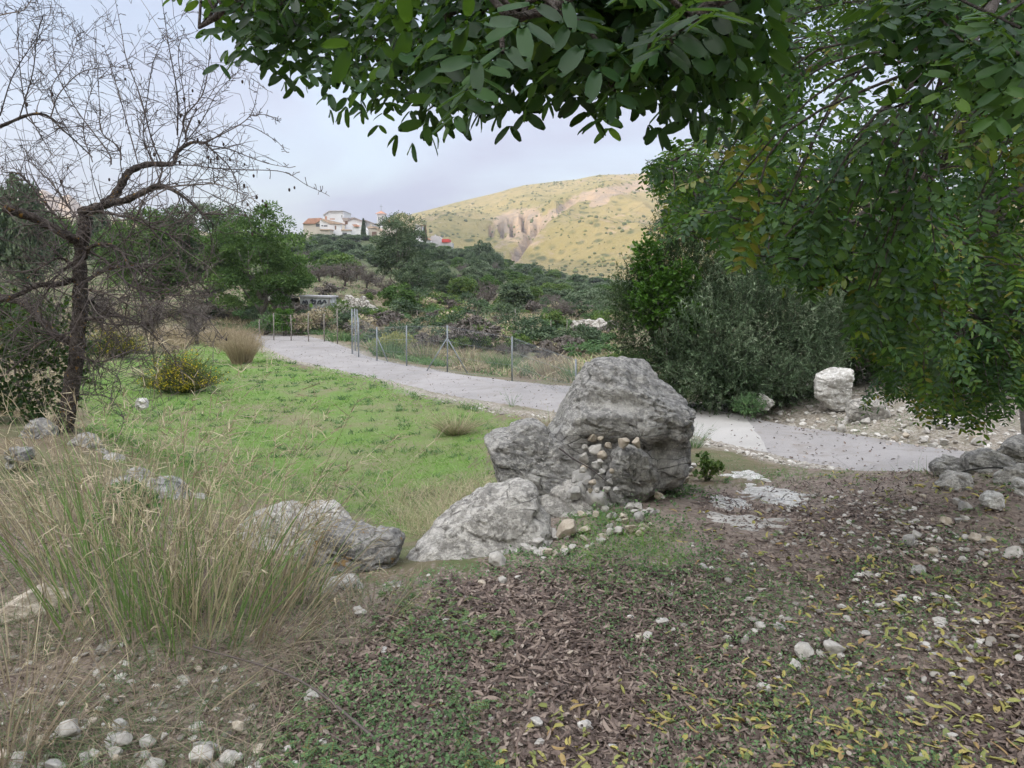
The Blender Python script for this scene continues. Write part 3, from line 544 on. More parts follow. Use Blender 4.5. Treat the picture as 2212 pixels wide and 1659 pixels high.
RR_ = [((2005, 1015), 'low grey rock nearest the road at the top right of the track', [(2012, 1022), (2016, 1003), (2040, 990), (2075, 990), (2098, 1004), (2095, 1018), (2060, 1026)], 5.75, .14, 'rock'),
       (0, 'rounded grey rock on the crest, right of the lowest one', [(2090, 1018), (2095, 985), (2120, 974), (2160, 980), (2190, 1000), (2195, 1020), (2140, 1028)], 5.6, .16, 'rock'),
       (0, 'pointed grey rock behind the others at the right edge', [(2145, 985), (2160, 960), (2200, 955), (2260, 962), (2280, 1000), (2230, 1010), (2180, 1000)], 6.1, .18, 'rock'),
       (0, 'flat grey rock lying in the leaf litter below the crest at right', [(2015, 1062), (2040, 1040), (2085, 1028), (2120, 1036), (2115, 1055), (2060, 1068)], 5.2, .13, 'rock_pale'),
       (0, 'grey rock cut by the right edge of the picture', [(2140, 1050), (2165, 1028), (2212, 1022), (2290, 1030), (2290, 1060), (2200, 1062)], 5.1, .14, 'rock_pale'),
       (0, 'small brownish rock wedged between the crest rocks', [(2078, 992), (2085, 978), (2100, 976), (2106, 990), (2095, 1000)], 5.85, .06, 'rock_pale'),
       (0, 'cream rock lying in the litter under the right edge', [(2120, 1088), (2135, 1070), (2160, 1064), (2178, 1075), (2165, 1092), (2135, 1098)], 4.7, .08, 'rock_white'),
       (0, 'white rounded stone beside the cream rock at right', [(2180, 1062), (2190, 1046), (2225, 1040), (2240, 1055), (2215, 1070)], 4.9, .08, 'rock_white')]
for k, (_, lab, pts, Y, th_, mt) in enumerate(RR_): rock_outline('rock', lab, pts, Y, th_, MT[mt], 'rocks on the crest at the right', res=(90, 50), amp=.022, seed=60+k, lean=.3)
# old terrace wall stones below the almond tree
WS = [([(40, 930), (75, 905), (115, 918), (125, 950), (90, 975), (45, 965)], 'long grey wall stone left of the almond trunk'), ([(60, 985), (90, 960), (125, 965), (128, 1000), (85, 1015)], 'shadowed wall stone beneath the long one'),
      ([(150, 975), (160, 950), (195, 940), (215, 960), (205, 985), (170, 995)], 'white faced wall stone right of the almond trunk'), ([(180, 1005), (190, 985), (225, 975), (245, 995), (230, 1020), (195, 1025)], 'squarish wall stone under the white faced one'),
      ([(215, 1000), (235, 985), (262, 1000), (262, 1030), (232, 1035)], 'grey wall stone where the terrace wall bends'), ([(150, 1030), (165, 1015), (185, 1022), (182, 1042), (160, 1046)], 'small white stone on the slope below the wall'),
      ([(250, 1045), (262, 1020), (300, 1015), (325, 1035), (310, 1060), (270, 1062)], 'low flat wall stone half buried in grass'), ([(310, 1062), (330, 1042), (370, 1040), (395, 1062), (370, 1082), (330, 1080)], 'rubbly wall stone behind the green stalks'),
      ([(380, 1095), (400, 1070), (440, 1070), (460, 1095), (440, 1118), (400, 1115)], 'brownish wall stone behind the tall grass clump'), ([(20, 990), (30, 965), (58, 970), (60, 1000), (35, 1012)], 'dark wall stone at the far left')]
for k, (pts, lab) in enumerate(WS): rock_outline('wall_stone', lab, pts, 6.6-k*.12, .16, MT['rock_pale' if k % 3 else 'rock'], 'stones of the old terrace wall', 'stone', (80, 46), .03, 80+k, facets=8)
rock_outline('boulder', 'dark shaded boulder of the bank below the almond tree, at the left edge', [(-60, 1040), (-20, 985), (60, 985), (120, 1010), (150, 1070), (140, 1150), (60, 1200), (-60, 1190)], 5.9, .35, MT['rock'], 'boulders of the left bank', 'boulder', (120, 70), .03, 91, facets=9, lean=.3)
rock_outline('boulder', 'low dark boulder half hidden behind the green stalks of the left bank', [(160, 1090), (210, 1050), (300, 1050), (400, 1085), (430, 1130), (380, 1160), (230, 1160)], 5.4, .3, MT['rock'], 'boulders of the left bank', 'boulder', (110, 60), .03, 92, facets=8, lean=.3)
rock_outline('rock', 'small white rock standing alone on the lawn below the yellow shrub', [(292, 878), (296, 862), (310, 855), (318, 865), (318, 882), (300, 888)], 13.2, .1, MT['rock_white'], res=(70, 40), amp=.02, seed=95, cat='rock')

# small stones: a few prototypes, each stone an object of its own
def stone_proto(seed, mat, flat=.6):
    V, Fq, F3 = sph(22, 13); r_ = np.random.default_rng(seed); P = V.copy()*np.array([1, r_.uniform(.65, .9), flat])
    for k in range(10):
        n = norm(r_.normal(size=3)); h = (P@n).max()*r_.uniform(.42, .72); q = P@n-h; P = P-np.where(q > 0, q*.97, 0)[:, None]*n
    P = P+norm(P)*(fbm(P, 2.2, 4, seed)*.17)[:, None]
    me = mk('stone', P*.5, [Fq, F3], mat, smooth=True, attrs={'rnd': np.full(len(P), .5)}); d = me.data; bpy.data.objects.remove(me); return d
def stonemat(name, lo, mid, hi):
    m, t, p, o = M(name, .9, .15); co = nd(t, 'ShaderNodeTexCoord').outputs['Object']; c = ramp(t, noise(t, 3.2, 7, .65, .4, co), [(.32, lo), (.5, mid), (.66, hi)])
    rn = nd(t, 'ShaderNodeObjectInfo').outputs['Random']; c = mixc(t, ramp(t, rn, [(0, 0), (1, .45)]), c, tuple(q*.72 for q in mid)); pit = ramp(t, noise(t, 16, 4, .7, 0, co), [(.33, 1), (.42, 0)]); c = mixc(t, mathn(t, 'MULTIPLY', pit, .55), c, tuple(q*.5 for q in lo)); t.links.new(c, p.inputs['Base Color']); bump(t, p, noise(t, 9, 5, .7, .3, co), .5, .006); return m
MT['st_w'] = stonemat('white_stone', (.33, .31, .29), (.50, .48, .45), (.66, .64, .61)); MT['st_g'] = stonemat('grey_stone', (.27, .265, .26), (.41, .40, .385), (.58, .565, .54)); MT['st_t'] = stonemat('cream_stone', (.32, .27, .215), (.48, .42, .345), (.62, .57, .50))
SPm = {k: [stone_proto(s, MT[mt], f) for s, f in ((1, .6), (2, .75), (3, .5), (4, .65))] for k, mt in (('w', 'st_w'), ('t', 'st_t'), ('g', 'st_g'))}
def stone(loc, size, kind, label, group, rz=None, sink=.25, tilt=.3, sc=None):
    d = SPm[kind][rng.integers(4)]; o = bpy.data.objects.new('stone', d); COL.objects.link(o)
    o.location = (loc[0], loc[1], loc[2]+size*(.25-sink*.3)); o.rotation_euler = (rng.normal()*tilt, rng.normal()*tilt, rng.uniform(0, 6.28) if rz is None else rz)
    s = sc or (1, 1, 1); o.scale = tuple(size*q for q in s); return tag(o, label, 'stone', group)
# rubble wedged between the boulders (u, v, px, kind, Y)
RUB = [(1245, 958, 46, 'g', 5.55, 'grey stone at the top left of the rubble between the boulders'), (1282, 944, 38, 't', 5.5, 'topmost cream stone of the rubble, leaning on the boulder'), (1287, 968, 40, 'w', 5.42, 'white egg shaped stone in the middle of the rubble'),
       (1312, 963, 30, 't', 5.45, 'small cream stone right of the egg shaped one'), (1301, 985, 34, 't', 5.36, 'reddish cream stone under the egg shaped one'), (1262, 990, 42, 'w', 5.4, 'angular white stone lying against the rounded boulder'),
       (1284, 1003, 34, 'g', 5.34, 'grey angular stone low in the rubble'), (1262, 1008, 26, 't', 5.35, 'tan stone wedged beside the rounded boulder'), (1305, 1010, 26, 'g', 5.32, 'grey stone between the rubble and the upright block'),
       (1345, 955, 44, 't', 5.25, 'cream block sitting on top of the upright block, left one'), (1375, 957, 42, 't', 5.22, 'cream block sitting on top of the upright block, right one'), (1293, 1030, 34, 'g', 5.25, 'grey stone low under the rubble'),
       (1318, 1040, 28, 'g', 5.2, 'grey stone at the foot of the upright block'), (1270, 1035, 30, 'g', 5.22, 'grey stone at the foot of the rounded boulder'), (1290, 1060, 20, 'w', 5.1, 'small white stone under the rubble'), (1240, 1060, 50, 'g', 5.1, 'broad grey stone under the rounded boulder')]
for u, v, s, k, Y, lab in RUB: stone(at(u, v, Y)-np.array([0, 0, s/F*Y*.25]), s/F*Y*1.15, k, lab, 'rubble wedged between the boulders', tilt=.5)
ST = [(1080, 1223, 52, 'w', 'white wedge shaped stone in front of the slab'), (1187, 1158, 36, 'w', 'white stone touching the right end of the slab'), (1225, 1155, 66, 't', 'broad cream rock right of the slab'), (1262, 1150, 34, 't', 'round cream stone beside the broad rock'),
      (1160, 1185, 46, 'w', 'white stone leaning on the broad cream rock'), (1182, 1205, 34, 't', 'yellowish stone below the broad rock'), (1135, 1195, 34, 'w', 'white stone between slab and broad rock'), (1362, 1145, 36, 't', 'upright cream stone in the grass tuft'),
      (1335, 1150, 30, 'w', 'white flat stone left of the upright cream one'), (1240, 1085, 60, 'g', 'lumpy grey rock among the weeds'), (1222, 1060, 30, 'w', 'pale stone above the lumpy grey rock'), (1260, 1170, 26, 't', 'small tan stone in the weeds'), (1305, 1105, 28, 'w', 'white stone under the rubble heap'),
      (1355, 1065, 32, 'w', 'white stone at the foot of the upright block'), (1340, 1082, 34, 'g', 'grey stone on the weedy slope'), (1390, 1110, 22, 'w', 'white stone on the weedy slope near the track'), (1420, 1068, 30, 'w', 'white stone right of the upright block'),
      (1440, 1050, 30, 'g', 'grey rubble stone under the big boulder'), (1465, 1035, 34, 'g', 'grey rubble stone at the corner of the big boulder'), (1420, 1045, 34, 't', 'reddish rubble stone under the big boulder'), (1480, 1012, 34, 'g', 'grey stone at the right foot of the big boulder'),
      (1005, 1355, 20, 'w', 'white stone left of the pod heap'), (965, 1352, 26, 'w', 'small white stone in the ferny weeds'), (1060, 1390, 22, 't', 'cream stone in the pod heap'), (1232, 1412, 24, 't', 'cream stone right of the pod heap'), (1085, 1265, 30, 'w', 'flat white stone in the dry litter'),
      (1120, 1262, 22, 'w', 'second flat white stone in the dry litter'), (1040, 1275, 26, 't', 'tan stone at the foot of the slab'), (775, 1325, 40, 'w', 'white stone right of the dry grass clump'), (830, 1405, 30, 'g', 'round stone under loose stalks'), (672, 1495, 44, 'w', 'flat white flake of stone on the litter'),
      (430, 1450, 28, 't', 'cream stone under the dry grass, left of its twin'), (480, 1445, 30, 'w', 'cream stone under the dry grass, right of its twin'), (620, 1600, 34, 'w', 'white stone at the bottom edge'), (635, 1635, 34, 'w', 'second white stone at the bottom edge'), (330, 1640, 70, 'w', 'white block among the bottom left stones'),
      (255, 1590, 60, 'g', 'big rounded stone at bottom left'), (120, 1650, 64, 'g', 'rounded grey stone near the bottom left corner'), (40, 1640, 60, 'w', 'pale stone in the bottom left corner'), (440, 1600, 60, 'g', 'lumpy stone in the dry grass at the bottom'), (500, 1625, 56, 'w', 'white stone beside the lumpy one'),
      (560, 1605, 40, 't', 'tan stone in the dry grass at the bottom'), (195, 1625, 50, 'g', 'grey stone at the bottom left'), (700, 1590, 26, 'w', 'small white stone in the clover'), (1265, 1555, 52, 'w', 'white limestone lump in the track, pitted'), (1160, 1560, 46, 'w', 'pale lump of stone left of the pitted one'),
      (1325, 1600, 34, 'w', 'small white lump beside the yellow leaves'), (1165, 1600, 34, 'w', 'flat white stone near the bottom of the track'), (1650, 1470, 44, 'w', 'white oval stone in the middle of the leaf litter'), (1740, 1400, 56, 'w', 'white limestone lying in the leaf litter, left piece'),
      (1800, 1395, 64, 'w', 'white limestone lying in the leaf litter, right piece'), (1720, 1428, 32, 'w', 'small white stone below the two limestone pieces'), (1640, 1345, 40, 'w', 'white stone in the clover on the track'), (1685, 1345, 34, 'g', 'flat pale stone on the track'), (1520, 1222, 26, 'g', 'bluish grey stone on the dark litter'),
      (2105, 1160, 38, 't', 'orange tinted flat stone at the right'), (1575, 1370, 22, 'w', 'small pale stone by the clover'), (1430, 1340, 40, 'w', 'white stone in the pebbly streak, upper'), (1400, 1375, 34, 'w', 'white stone in the pebbly streak, lower'), (1870, 1370, 26, 'g', 'pale stone beside the pebbly patch'),
      (2030, 1350, 34, 'w', 'white stone in the right hand litter'), (2100, 1405, 26, 'w', 'pale stone low on the right'), (1930, 1600, 26, 'w', 'small pale stone by yellow leaves at the bottom'), (2060, 1390, 22, 'g', 'grey pebble low on the right')]
PP = G([s[0] for s in ST], [s[1]+s[2]*.25 for s in ST])
for (u, v, s, k, lab), p_ in zip(ST, PP): stone(p_, s/F*p_[1]*1.3, k, lab, 'loose pale stones on the ground', sink=.15, sc=(1, 1, .85), tilt=.2)

def place_rubble(poly, n, smin, smax, kinds, label, group, seed, lift=0.0):
    r_ = np.random.default_rng(seed); pa = np.array(poly); done = 0
    while done < n:
        u, v = r_.uniform(pa[:, 0].min(), pa[:, 0].max()), r_.uniform(pa[:, 1].min(), pa[:, 1].max())
        if not pip(np.array([[u, v]]), poly)[0]: continue
        p_ = gp(u, v); p_[2] += lift*r_.random(); stone(p_, r_.uniform(smin, smax)*(1 if r_.random() < .8 else 1.5), r_.choice(list(kinds)), label, group, sink=.22, tilt=.5); done += 1
place_rubble([(1190, 1110), (1200, 1060), (1240, 1050), (1330, 1100), (1440, 1090), (1400, 1150), (1250, 1140)], 38, .035, .12, 'wwtg', 'small rubble stone on the weedy slope below the boulders', 'rubble on the slope below the boulders', 1)
place_rubble([(1395, 1085), (1405, 1050), (1490, 1010), (1520, 1030), (1480, 1070), (1420, 1100)], 26, .04, .12, 'gtw', 'small rubble stone at the right foot of the largest boulder', 'rubble at the right foot of the largest boulder', 2, .05)
place_rubble([(1110, 1220), (1170, 1170), (1260, 1150), (1380, 1140), (1400, 1160), (1280, 1190), (1150, 1235)], 28, .04, .11, 'wwt', 'small white stone between the slab and the weeds', 'white stones right of the sloping slab', 3)
place_rubble([(1340, 1400), (1420, 1330), (1480, 1380), (1440, 1450), (1370, 1440)], 18, .025, .055, 'wt', 'small pale stone in the pebbly streak across the track', 'stones of the pebbly streak', 4)
place_rubble([(0, 1659), (0, 1610), (200, 1570), (560, 1580), (640, 1659)], 18, .03, .10, 'wgt', 'pale rounded stone in the dry grass along the bottom left', 'stones along the bottom left', 5, .05)
place_rubble([(1900, 1100), (2000, 1050), (2212, 1090), (2212, 1280), (1950, 1250)], 28, .03, .10, 'gwt', 'pale stone in the dark litter below the crest at right', 'stones in the litter at the right', 6)
place_rubble([(1700, 905), (1850, 890), (2060, 930), (2200, 960), (2090, 972), (1830, 935)], 30, .06, .2, 'wwt', 'white stone on the gravel bank across the road', 'stones on the bank across the road', 7)
for k, (u, v, s, Y) in enumerate([(1225, 985, 60, 5.62), (1258, 1030, 64, 5.4), (1285, 1015, 66, 5.5), (1300, 1050, 60, 5.35), (1245, 1065, 64, 5.25), (1290, 1080, 66, 5.1), (1330, 1000, 60, 5.55), (1270, 975, 60, 5.7)]): stone(at(u, v, Y)-np.array([0, 0, .05]), s/F*Y*1.3, 'g', 'grey block packed under the rubble between the boulders', 'blocks under the rubble', tilt=.6, sc=(1.2, 1, 1))
for k, (u, v, s, Y) in enumerate([(1256, 1020, 22, 5.2), (1280, 1045, 20, 5.15), (1300, 1022, 20, 5.2), (1310, 1060, 22, 5.08), (1275, 1062, 18, 5.05), (1240, 1040, 20, 5.15), (1295, 1000, 18, 5.3), (1322, 1020, 18, 5.2), (1330, 1062, 18, 5.05), (1262, 972, 20, 5.45), (1298, 950, 18, 5.45)]): stone(at(u, v, Y), s/F*Y*1.2, 'wtg'[k % 3], 'small pale stone filling a gap in the rubble between the boulders', 'small stones in the rubble', tilt=.6)
# flat bedrock showing through the track
for k, (pts, lab) in enumerate([([(1535, 1125), (1570, 1112), (1640, 1120), (1700, 1128), (1690, 1145), (1640, 1158), (1600, 1160), (1560, 1145)], 'smooth white patch of bedrock in the track, strewn with pods'),
        ([(1600, 1062), (1640, 1050), (1700, 1062), (1735, 1080), (1700, 1098), (1640, 1092), (1610, 1080)], 'cracked bedrock patch in the middle of the track'), ([(1565, 1030), (1600, 1020), (1650, 1030), (1660, 1042), (1610, 1048)], 'narrow bedrock patch nearest the road'), ([(1540, 1085), (1580, 1075), (1625, 1092), (1600, 1108), (1550, 1100)], 'bedrock patch beside the weeds left of the track')]):
    q = G([c[0] for c in pts], [c[1] for c in pts]); c0 = q.mean(0); n = 60; tt_ = np.linspace(0, 1, n, endpoint=False); ang = np.arctan2(q[:, 1]-c0[1], q[:, 0]-c0[0]); o_ = np.argsort(ang)
    ta = tt_*2*pi-pi; rr0 = np.interp(ta, np.concatenate([ang[o_]-2*pi, ang[o_], ang[o_]+2*pi]), np.tile(np.hypot(*(q-c0)[:, :2].T)[o_], 3)); rr0 = rr0*(1+fbm(np.stack([np.cos(ta), np.sin(ta)], -1), 3, 3, k)*.75)
    rings = 14; Vv = []
    for r in range(rings+1):
        f = r/rings; x = c0[0]+rr0*f*np.cos(ta); y = c0[1]+rr0*f*np.sin(ta); Vv.append(np.stack([x, y, H(x, y)*.35+base_z(x, y)*.65+.024*(1-f**4)+fbm(np.stack([x, y], -1), 7, 3, k)*.02-.03*(f > .95)], -1))
    Vv = np.concatenate(Vv); i = np.arange(rings)[:, None]*n; j = np.arange(n)[None]; j2 = (j+1) % n
    tag(mk('bedrock', Vv, np.stack([i+j, i+n+j, i+n+j2, i+j2], -1).reshape(-1, 4), MT['st_w' if k == 0 else 'rock_white'], None, c0, True, {'rnd': np.full(len(Vv), .5)}), lab, 'rock', 'bedrock patches in the track')

# ------------------------------------------------------------------ ground cover
BED = [[(1520, 1128), (1570, 1108), (1640, 1116), (1715, 1126), (1700, 1148), (1640, 1162), (1600, 1164), (1550, 1150)], [(1600, 1062), (1640, 1048), (1700, 1060), (1740, 1080), (1700, 1100), (1640, 1094), (1610, 1080)], [(1560, 1030), (1600, 1018), (1655, 1030), (1665, 1044), (1610, 1050)], [(1530, 1085), (1580, 1073), (1630, 1092), (1600, 1108), (1545, 1102)]]
def ground_pts(n, poly=None, Ymin=1.5, Ymax=9, amin=-.85, amax=.85, pw=1.0, ns=None, nth=0, seed=0, u0=None):
    r = np.random.default_rng(seed); t_ = r.random(n)
    Y = Ymin*(Ymax/Ymin)**t_ if pw == 1 else (Ymin**(1-pw)+t_*(Ymax**(1-pw)-Ymin**(1-pw)))**(1/(1-pw)); a = r.uniform(amin, amax, n); x = a*Y; z = H(x, Y)
    P = np.stack([x, Y, z], -1); k = np.ones(n, bool)
    if poly is not None: k &= pip(edgen(proj(P), 26), poly)
    if ns: k &= fbm(P[:, :2], ns, 3, seed+77) > nth
    D, _ = road_d(x, Y); k &= D > .02; u_ = proj(P)
    for q in BED: k &= ~(pip(u_, q) & (r.random(n) < .55))
    return P[k]
def flatframes(n, tilt, r):
    up = norm(np.stack([r.normal(size=n)*tilt, r.normal(size=n)*tilt, np.ones(n)], -1)); d = rdir(n, r); d = norm(d-up*(d*up).sum(-1, keepdims=True)); s = np.cross(d, up)
    return np.stack([s, d, up], -1)
LEAF6 = np.array([[0, -.5, 0], [-.2, -.2, .05], [-.19, .22, .06], [0, .5, 0], [.19, .22, .06], [.2, -.2, .05]]); LEAF6F = np.array([[0, 1, 2, 3], [0, 3, 4, 5]])[:, ::-1]
POD = []; POD_N = 6
for k in range(POD_N+1):
    t_ = k/POD_N; wd = .075*(1-abs(2*t_-1)**5)+.015; yy = t_-.5; xx = .55*yy*yy; POD += [[xx-wd, yy, .0], [xx, yy, .035], [xx+wd, yy, 0]]
POD = np.array(POD); PODF = np.array([[3*k+c, 3*k+3+c, 3*k+4+c, 3*k+1+c] for k in range(POD_N) for c in (0, 1)])[:, ::-1]
def litter(name, P, TV, TF, smin, smax, mat, label, seed, tilt=.35, lift=.008, lo=0, hi=1, z=(0, .0)):
    r = np.random.default_rng(seed); n = len(P); g = Geo(); s = r.uniform(smin, smax, n); P = P.copy(); P[:, 2] += lift+r.uniform(z[0], z[1]+1e-9, n)
    sc = np.stack([s*r.uniform(.75, 1.25, n), s, s*r.uniform(.2, 2.2, n)], -1)
    scatter(g, TV, TF, P, flatframes(n, tilt, r), sc, r.uniform(lo, hi, n)); o = g.build(name, mat, smooth=True); return tag(o, label, 'ground cover', None, 'stuff')
PODZ = [(560, 1700), (560, 1500), (720, 1400), (870, 1330), (960, 1270), (1080, 1235), (1200, 1215), (1420, 1230), (1520, 1180), (1540, 1060), (1900, 1025), (2212, 1040), (4600, 1300), (4600, 2600)]
YELZ = [(1000, 1659), (1180, 1500), (1420, 1400), (1480, 1240), (1440, 1110), (1540, 1030), (1720, 1020), (2212, 1050), (4600, 1300), (4600, 2600), (900, 1900)]
P1 = ground_pts(110000, PODZ, 1.5, 6.5, -.6, 1.6, seed=1); u_ = proj(P1); k = fbm(P1[:, :2], 1.6, 3, 5)+rng.normal(size=len(P1))*.3-np.clip((u_[:, 0]-1450)/900, 0, .35) > -.06; P1 = P1[k]
n_ = len(HQ); g = Geo(); V0, F0, F1 = sph(7, 4); s_ = 1.1+2.6*np.random.default_rng(6).random(n_)**2.5; scatter(g, V0*np.array([1, 1, .75])*.5*(1+.25*fbm(V0, 2, 2, 1)[:, None]), [F0[:, ::-1], F1[:, ::-1]], HQ+np.array([0, 0, .25])*s_[:, None], flatframes(n_, .2, np.random.default_rng(6)), s_, np.random.default_rng(7).random(n_)); tag(g.build('hill_scrub', leafmat('hill_scrub', [(0, (.07, .095, .04)), (1, (.16, .175, .07))], .8, .1, 0)), 'low dark scrub dotted over the sunlit mountain', 'scrub', None, 'stuff')
litter('pod_litter', P1, POD, PODF, .025, .085, MT['deadleaf'], 'brown fallen carob pods and rachises matted over the track', 11, hi=.9, z=(0, .012))
P1 = ground_pts(80000, PODZ, 1.5, 6.5, -.6, 1.6, seed=2)
litter('dead_leaf_litter', P1, LEAF6, LEAF6F, .014, .036, MT['deadleaf'], 'brown dead leaves over the track', 12, tilt=.5, z=(0, .014))
P1 = ground_pts(46000, YELZ, 1.5, 6.8, -.4, 1.6, seed=3); uvp = proj(P1); dens = np.clip((uvp[:, 0]-1050)/900+(uvp[:, 1]-1200)/900, .06, .9); kk = rng.random(len(P1)) < dens*.15*(.45+.9*(fbm(P1[:, :2], 1.2, 2, 15) > 0)); P1 = P1[kk]
k = P1.shape[0]//3
litter('yellow_leaf_litter', P1[k:], LEAF6*np.array([1.0, 1, 2.2]), LEAF6F, .026, .052, MT['yellowleaf'], 'yellow and lime green fallen leaves across the right of the track', 13, tilt=.4, z=(.002, .02), lift=.012)
litter('yellow_pod_litter', P1[:k], POD, PODF, .04, .075, MT['yellowleaf'], 'curled yellowish fallen pods', 14, tilt=.35, z=(.002, .018), lift=.012, lo=.2)
PEB = stone_proto(9, MT['pebble'], .55); pv = np.empty(len(PEB.vertices)*3, np.float32)
V8, Fq8, F38 = sph(7, 4); V8 = V8*np.array([1, .8, .5]); V8 = V8*(1+fbm(V8, 2, 2, 3)[:, None]*.3)*.5
def pebbles(name, P, smin, smax, label, seed):
    r = np.random.default_rng(seed); n = len(P); g = Geo(); s = smin*(smax/smin)**(r.random(n)**1.6); scatter(g, V8, [Fq8[:, ::-1], F38[:, ::-1]], P+np.array([0, 0, 1])*(s*.12)[:, None], flatframes(n, .3, r), np.stack([s, s*r.uniform(.7, 1.2, n), s*r.uniform(.7, 1.2, n)], -1), r.random(n))
    return tag(g.build(name, MT['pebble'], smooth=False), label, 'gravel', None, 'stuff')
GRZ = [(1150, 1659), (1300, 1460), (1380, 1300), (1560, 1180), (1700, 1030), (2212, 1030), (4600, 1300), (4600, 2400)]
P1 = ground_pts(56000, GRZ, 1.6, 6.6, -.2, 1.6, ns=1.3, nth=-.18, seed=21); k = rng.random(len(P1)) < .6*np.clip((proj(P1)[:, 0]-1350)/700, .12, 1)*np.clip(1.25-(proj(P1)[:, 1]-1050)/380, .10, 1); P1 = P1[k]+np.array([0, 0, .008])
pebbles('gravel', P1, .008, .055, 'pale limestone pebbles scattered through the litter of the track', 22)
P1 = ground_pts(9000, None, 7, 14, -.1, .9, seed=23); P1 = P1[pip(edgen(proj(P1), 12), RIGHTB+[]) | (np.abs(road_d(P1[:, 0], P1[:, 1])[0]-.15) < .3)]
pebbles('gravel', P1, .015, .11, 'white stones and gravel on the bank across the road', 24)
P1 = ground_pts(5000, [(850, 1659), (950, 1250), (1150, 1200), (1250, 1040), (1500, 1000), (1560, 1200), (1400, 1500)], 2, 6, -.5, .5, seed=25)
P1 = P1[rng.random(len(P1)) < .22]; pebbles('gravel', P1, .01, .04, 'pale pebbles among the weeds by the boulders', 26)
P1 = ground_pts(2500, [(-100, 1700), (-100, 1450), (500, 1400), (700, 1700)], 1.6, 4, -.8, .0, seed=27); pebbles('gravel', P1[::3], .012, .06, 'pebbles under the dry grass at bottom left', 28)
P1 = ground_pts(9000, None, 12, 40, -.75, .3, seed=29); P1 = P1[np.abs(road_d(P1[:, 0], P1[:, 1])[0]-.15) < .35]; pebbles('gravel', P1, .015, .07, 'gravel along the edges of the road', 30)
P1 = ground_pts(26000, [(-900, 1900), (-900, 1000), (60, 1010), (230, 1040), (480, 1130), (660, 1250), (880, 1290), (760, 1420), (640, 1540), (570, 1750)], 1.5, 7, -1.3, 0, seed=151); litter('dead_leaf_litter', P1, POD, PODF, .015, .05, MT['deadleaf'], 'crumbled dead stems and leaves on the slope under the dry grass', 152, tilt=.6, z=(0, .015)); P1 = ground_pts(5000, [(-200, 1900), (-200, 1350), (560, 1400), (600, 1750)], 1.5, 4.5, -1, 0, seed=153); pebbles('gravel', P1[::2], .008, .045, 'grit and small stones between the dry grass clumps', 154)
# low weeds: rosettes of small leaflets
def weeds(name, P, size, per, mat, label, seed, hgt=.035, cat='ground cover'):
    r = np.random.default_rng(seed); n = len(P); c = np.repeat(P, per, 0); N = n*per; off = r.normal(size=(N, 3))*np.array([.03, .03, 0]); c = c+off; c[:, 2] += np.abs(r.normal(size=N))*hgt
    g = Geo(); s = r.uniform(.6, 1.4, N)*size*np.repeat(np.clip(P[:, 1]/4, .8, 2.2), per); rn = np.repeat(r.random(n)*.6, per)+r.random(N)*.4
    scatter(g, LEAF6*np.array([1.5, 1, 1]), LEAF6F, c, flatframes(N, .7, r), s, rn); return tag(g.build(name, mat), label, cat, None, 'stuff')
FERN = [(560, 1700), (660, 1560), (760, 1480), (800, 1330), (900, 1270), (1150, 1290), (1180, 1350), (1050, 1460), (1150, 1530), (1000, 1620), (1150, 1700)]
P1 = ground_pts(3400, FERN, 1.5, 4.2, -.5, .2, ns=2.6, nth=.02, seed=31); weeds('low_weeds', P1, .017, 12, MT['weed'], 'ferny bluish green weeds creeping over the litter', 32)
P1 = ground_pts(17000, DIRT, 1.5, 7, -.35, .85, ns=1.5, nth=.06, seed=33); k = rng.random(len(P1)) < np.clip(1.25-(proj(P1)[:, 0]-1300)/900, .25, 1); weeds('low_weeds', P1[k], .014, 8, MT['weed'], 'small clover like weeds in patches over the track', 34, .02)
P1 = ground_pts(1300, [(1200, 1250), (1210, 1190), (1290, 1120), (1340, 1090), (1480, 1060), (1560, 1100), (1480, 1230), (1350, 1260)], 3, 6, 0, .4, ns=3.2, nth=0.02, seed=35); weeds('low_weeds', P1, .017, 10, MT['weed'], 'lush weeds growing below the upright block', 36, .06)

# ------------------------------------------------------------------ trees
def crown_pts(r, c, rad, lobes, per, lobe_r=.34, squash=.8, hollow=.25, bottom=-.92):
    """leaf positions on many small lobes that make up one uneven crown"""
    L = []; n = 0
    while len(L) < lobes:
        d = rdir(1, r)[0]; rr0 = r.uniform(hollow, 1)**.6
        if d[2] < bottom: continue
        L.append(d*rr0)
    L = np.array(L); cs = np.asarray(c)+L*np.asarray(rad)*(1-lobe_r*.6); lr = np.mean(rad)*lobe_r*r.uniform(.55, 1.25, lobes)
    i = np.repeat(np.arange(lobes), per); N = len(i); dd = rdir(N, r); dd[:, 2] = np.where(dd[:, 2] < -.3, -dd[:, 2]*.6, dd[:, 2]); dd = norm(dd)
    P = cs[i]+dd*(lr[i]*r.uniform(.35, 1, N)**.5)[:, None]*np.array([1, 1, squash]); tone = r.random(lobes)[i]
    return P, dd, tone, cs, lr
def leafset(g, P, D, tone, size, r, TV=LEAF6, TF=LEAF6F, droop=.1, tw=.55, mixr=.5):
    N = len(P); d = norm(D+r.normal(size=(N, 3))*.7+np.array([0, 0, -droop])); up = norm(D+np.array([0, 0, .8])+r.normal(size=(N, 3))*tw)
    scatter(g, TV, TF, P, frames(d, up), size*r.uniform(.6, 1.35, N), np.clip(tone*(1-mixr)+r.random(N)*mixr, 0, 1))
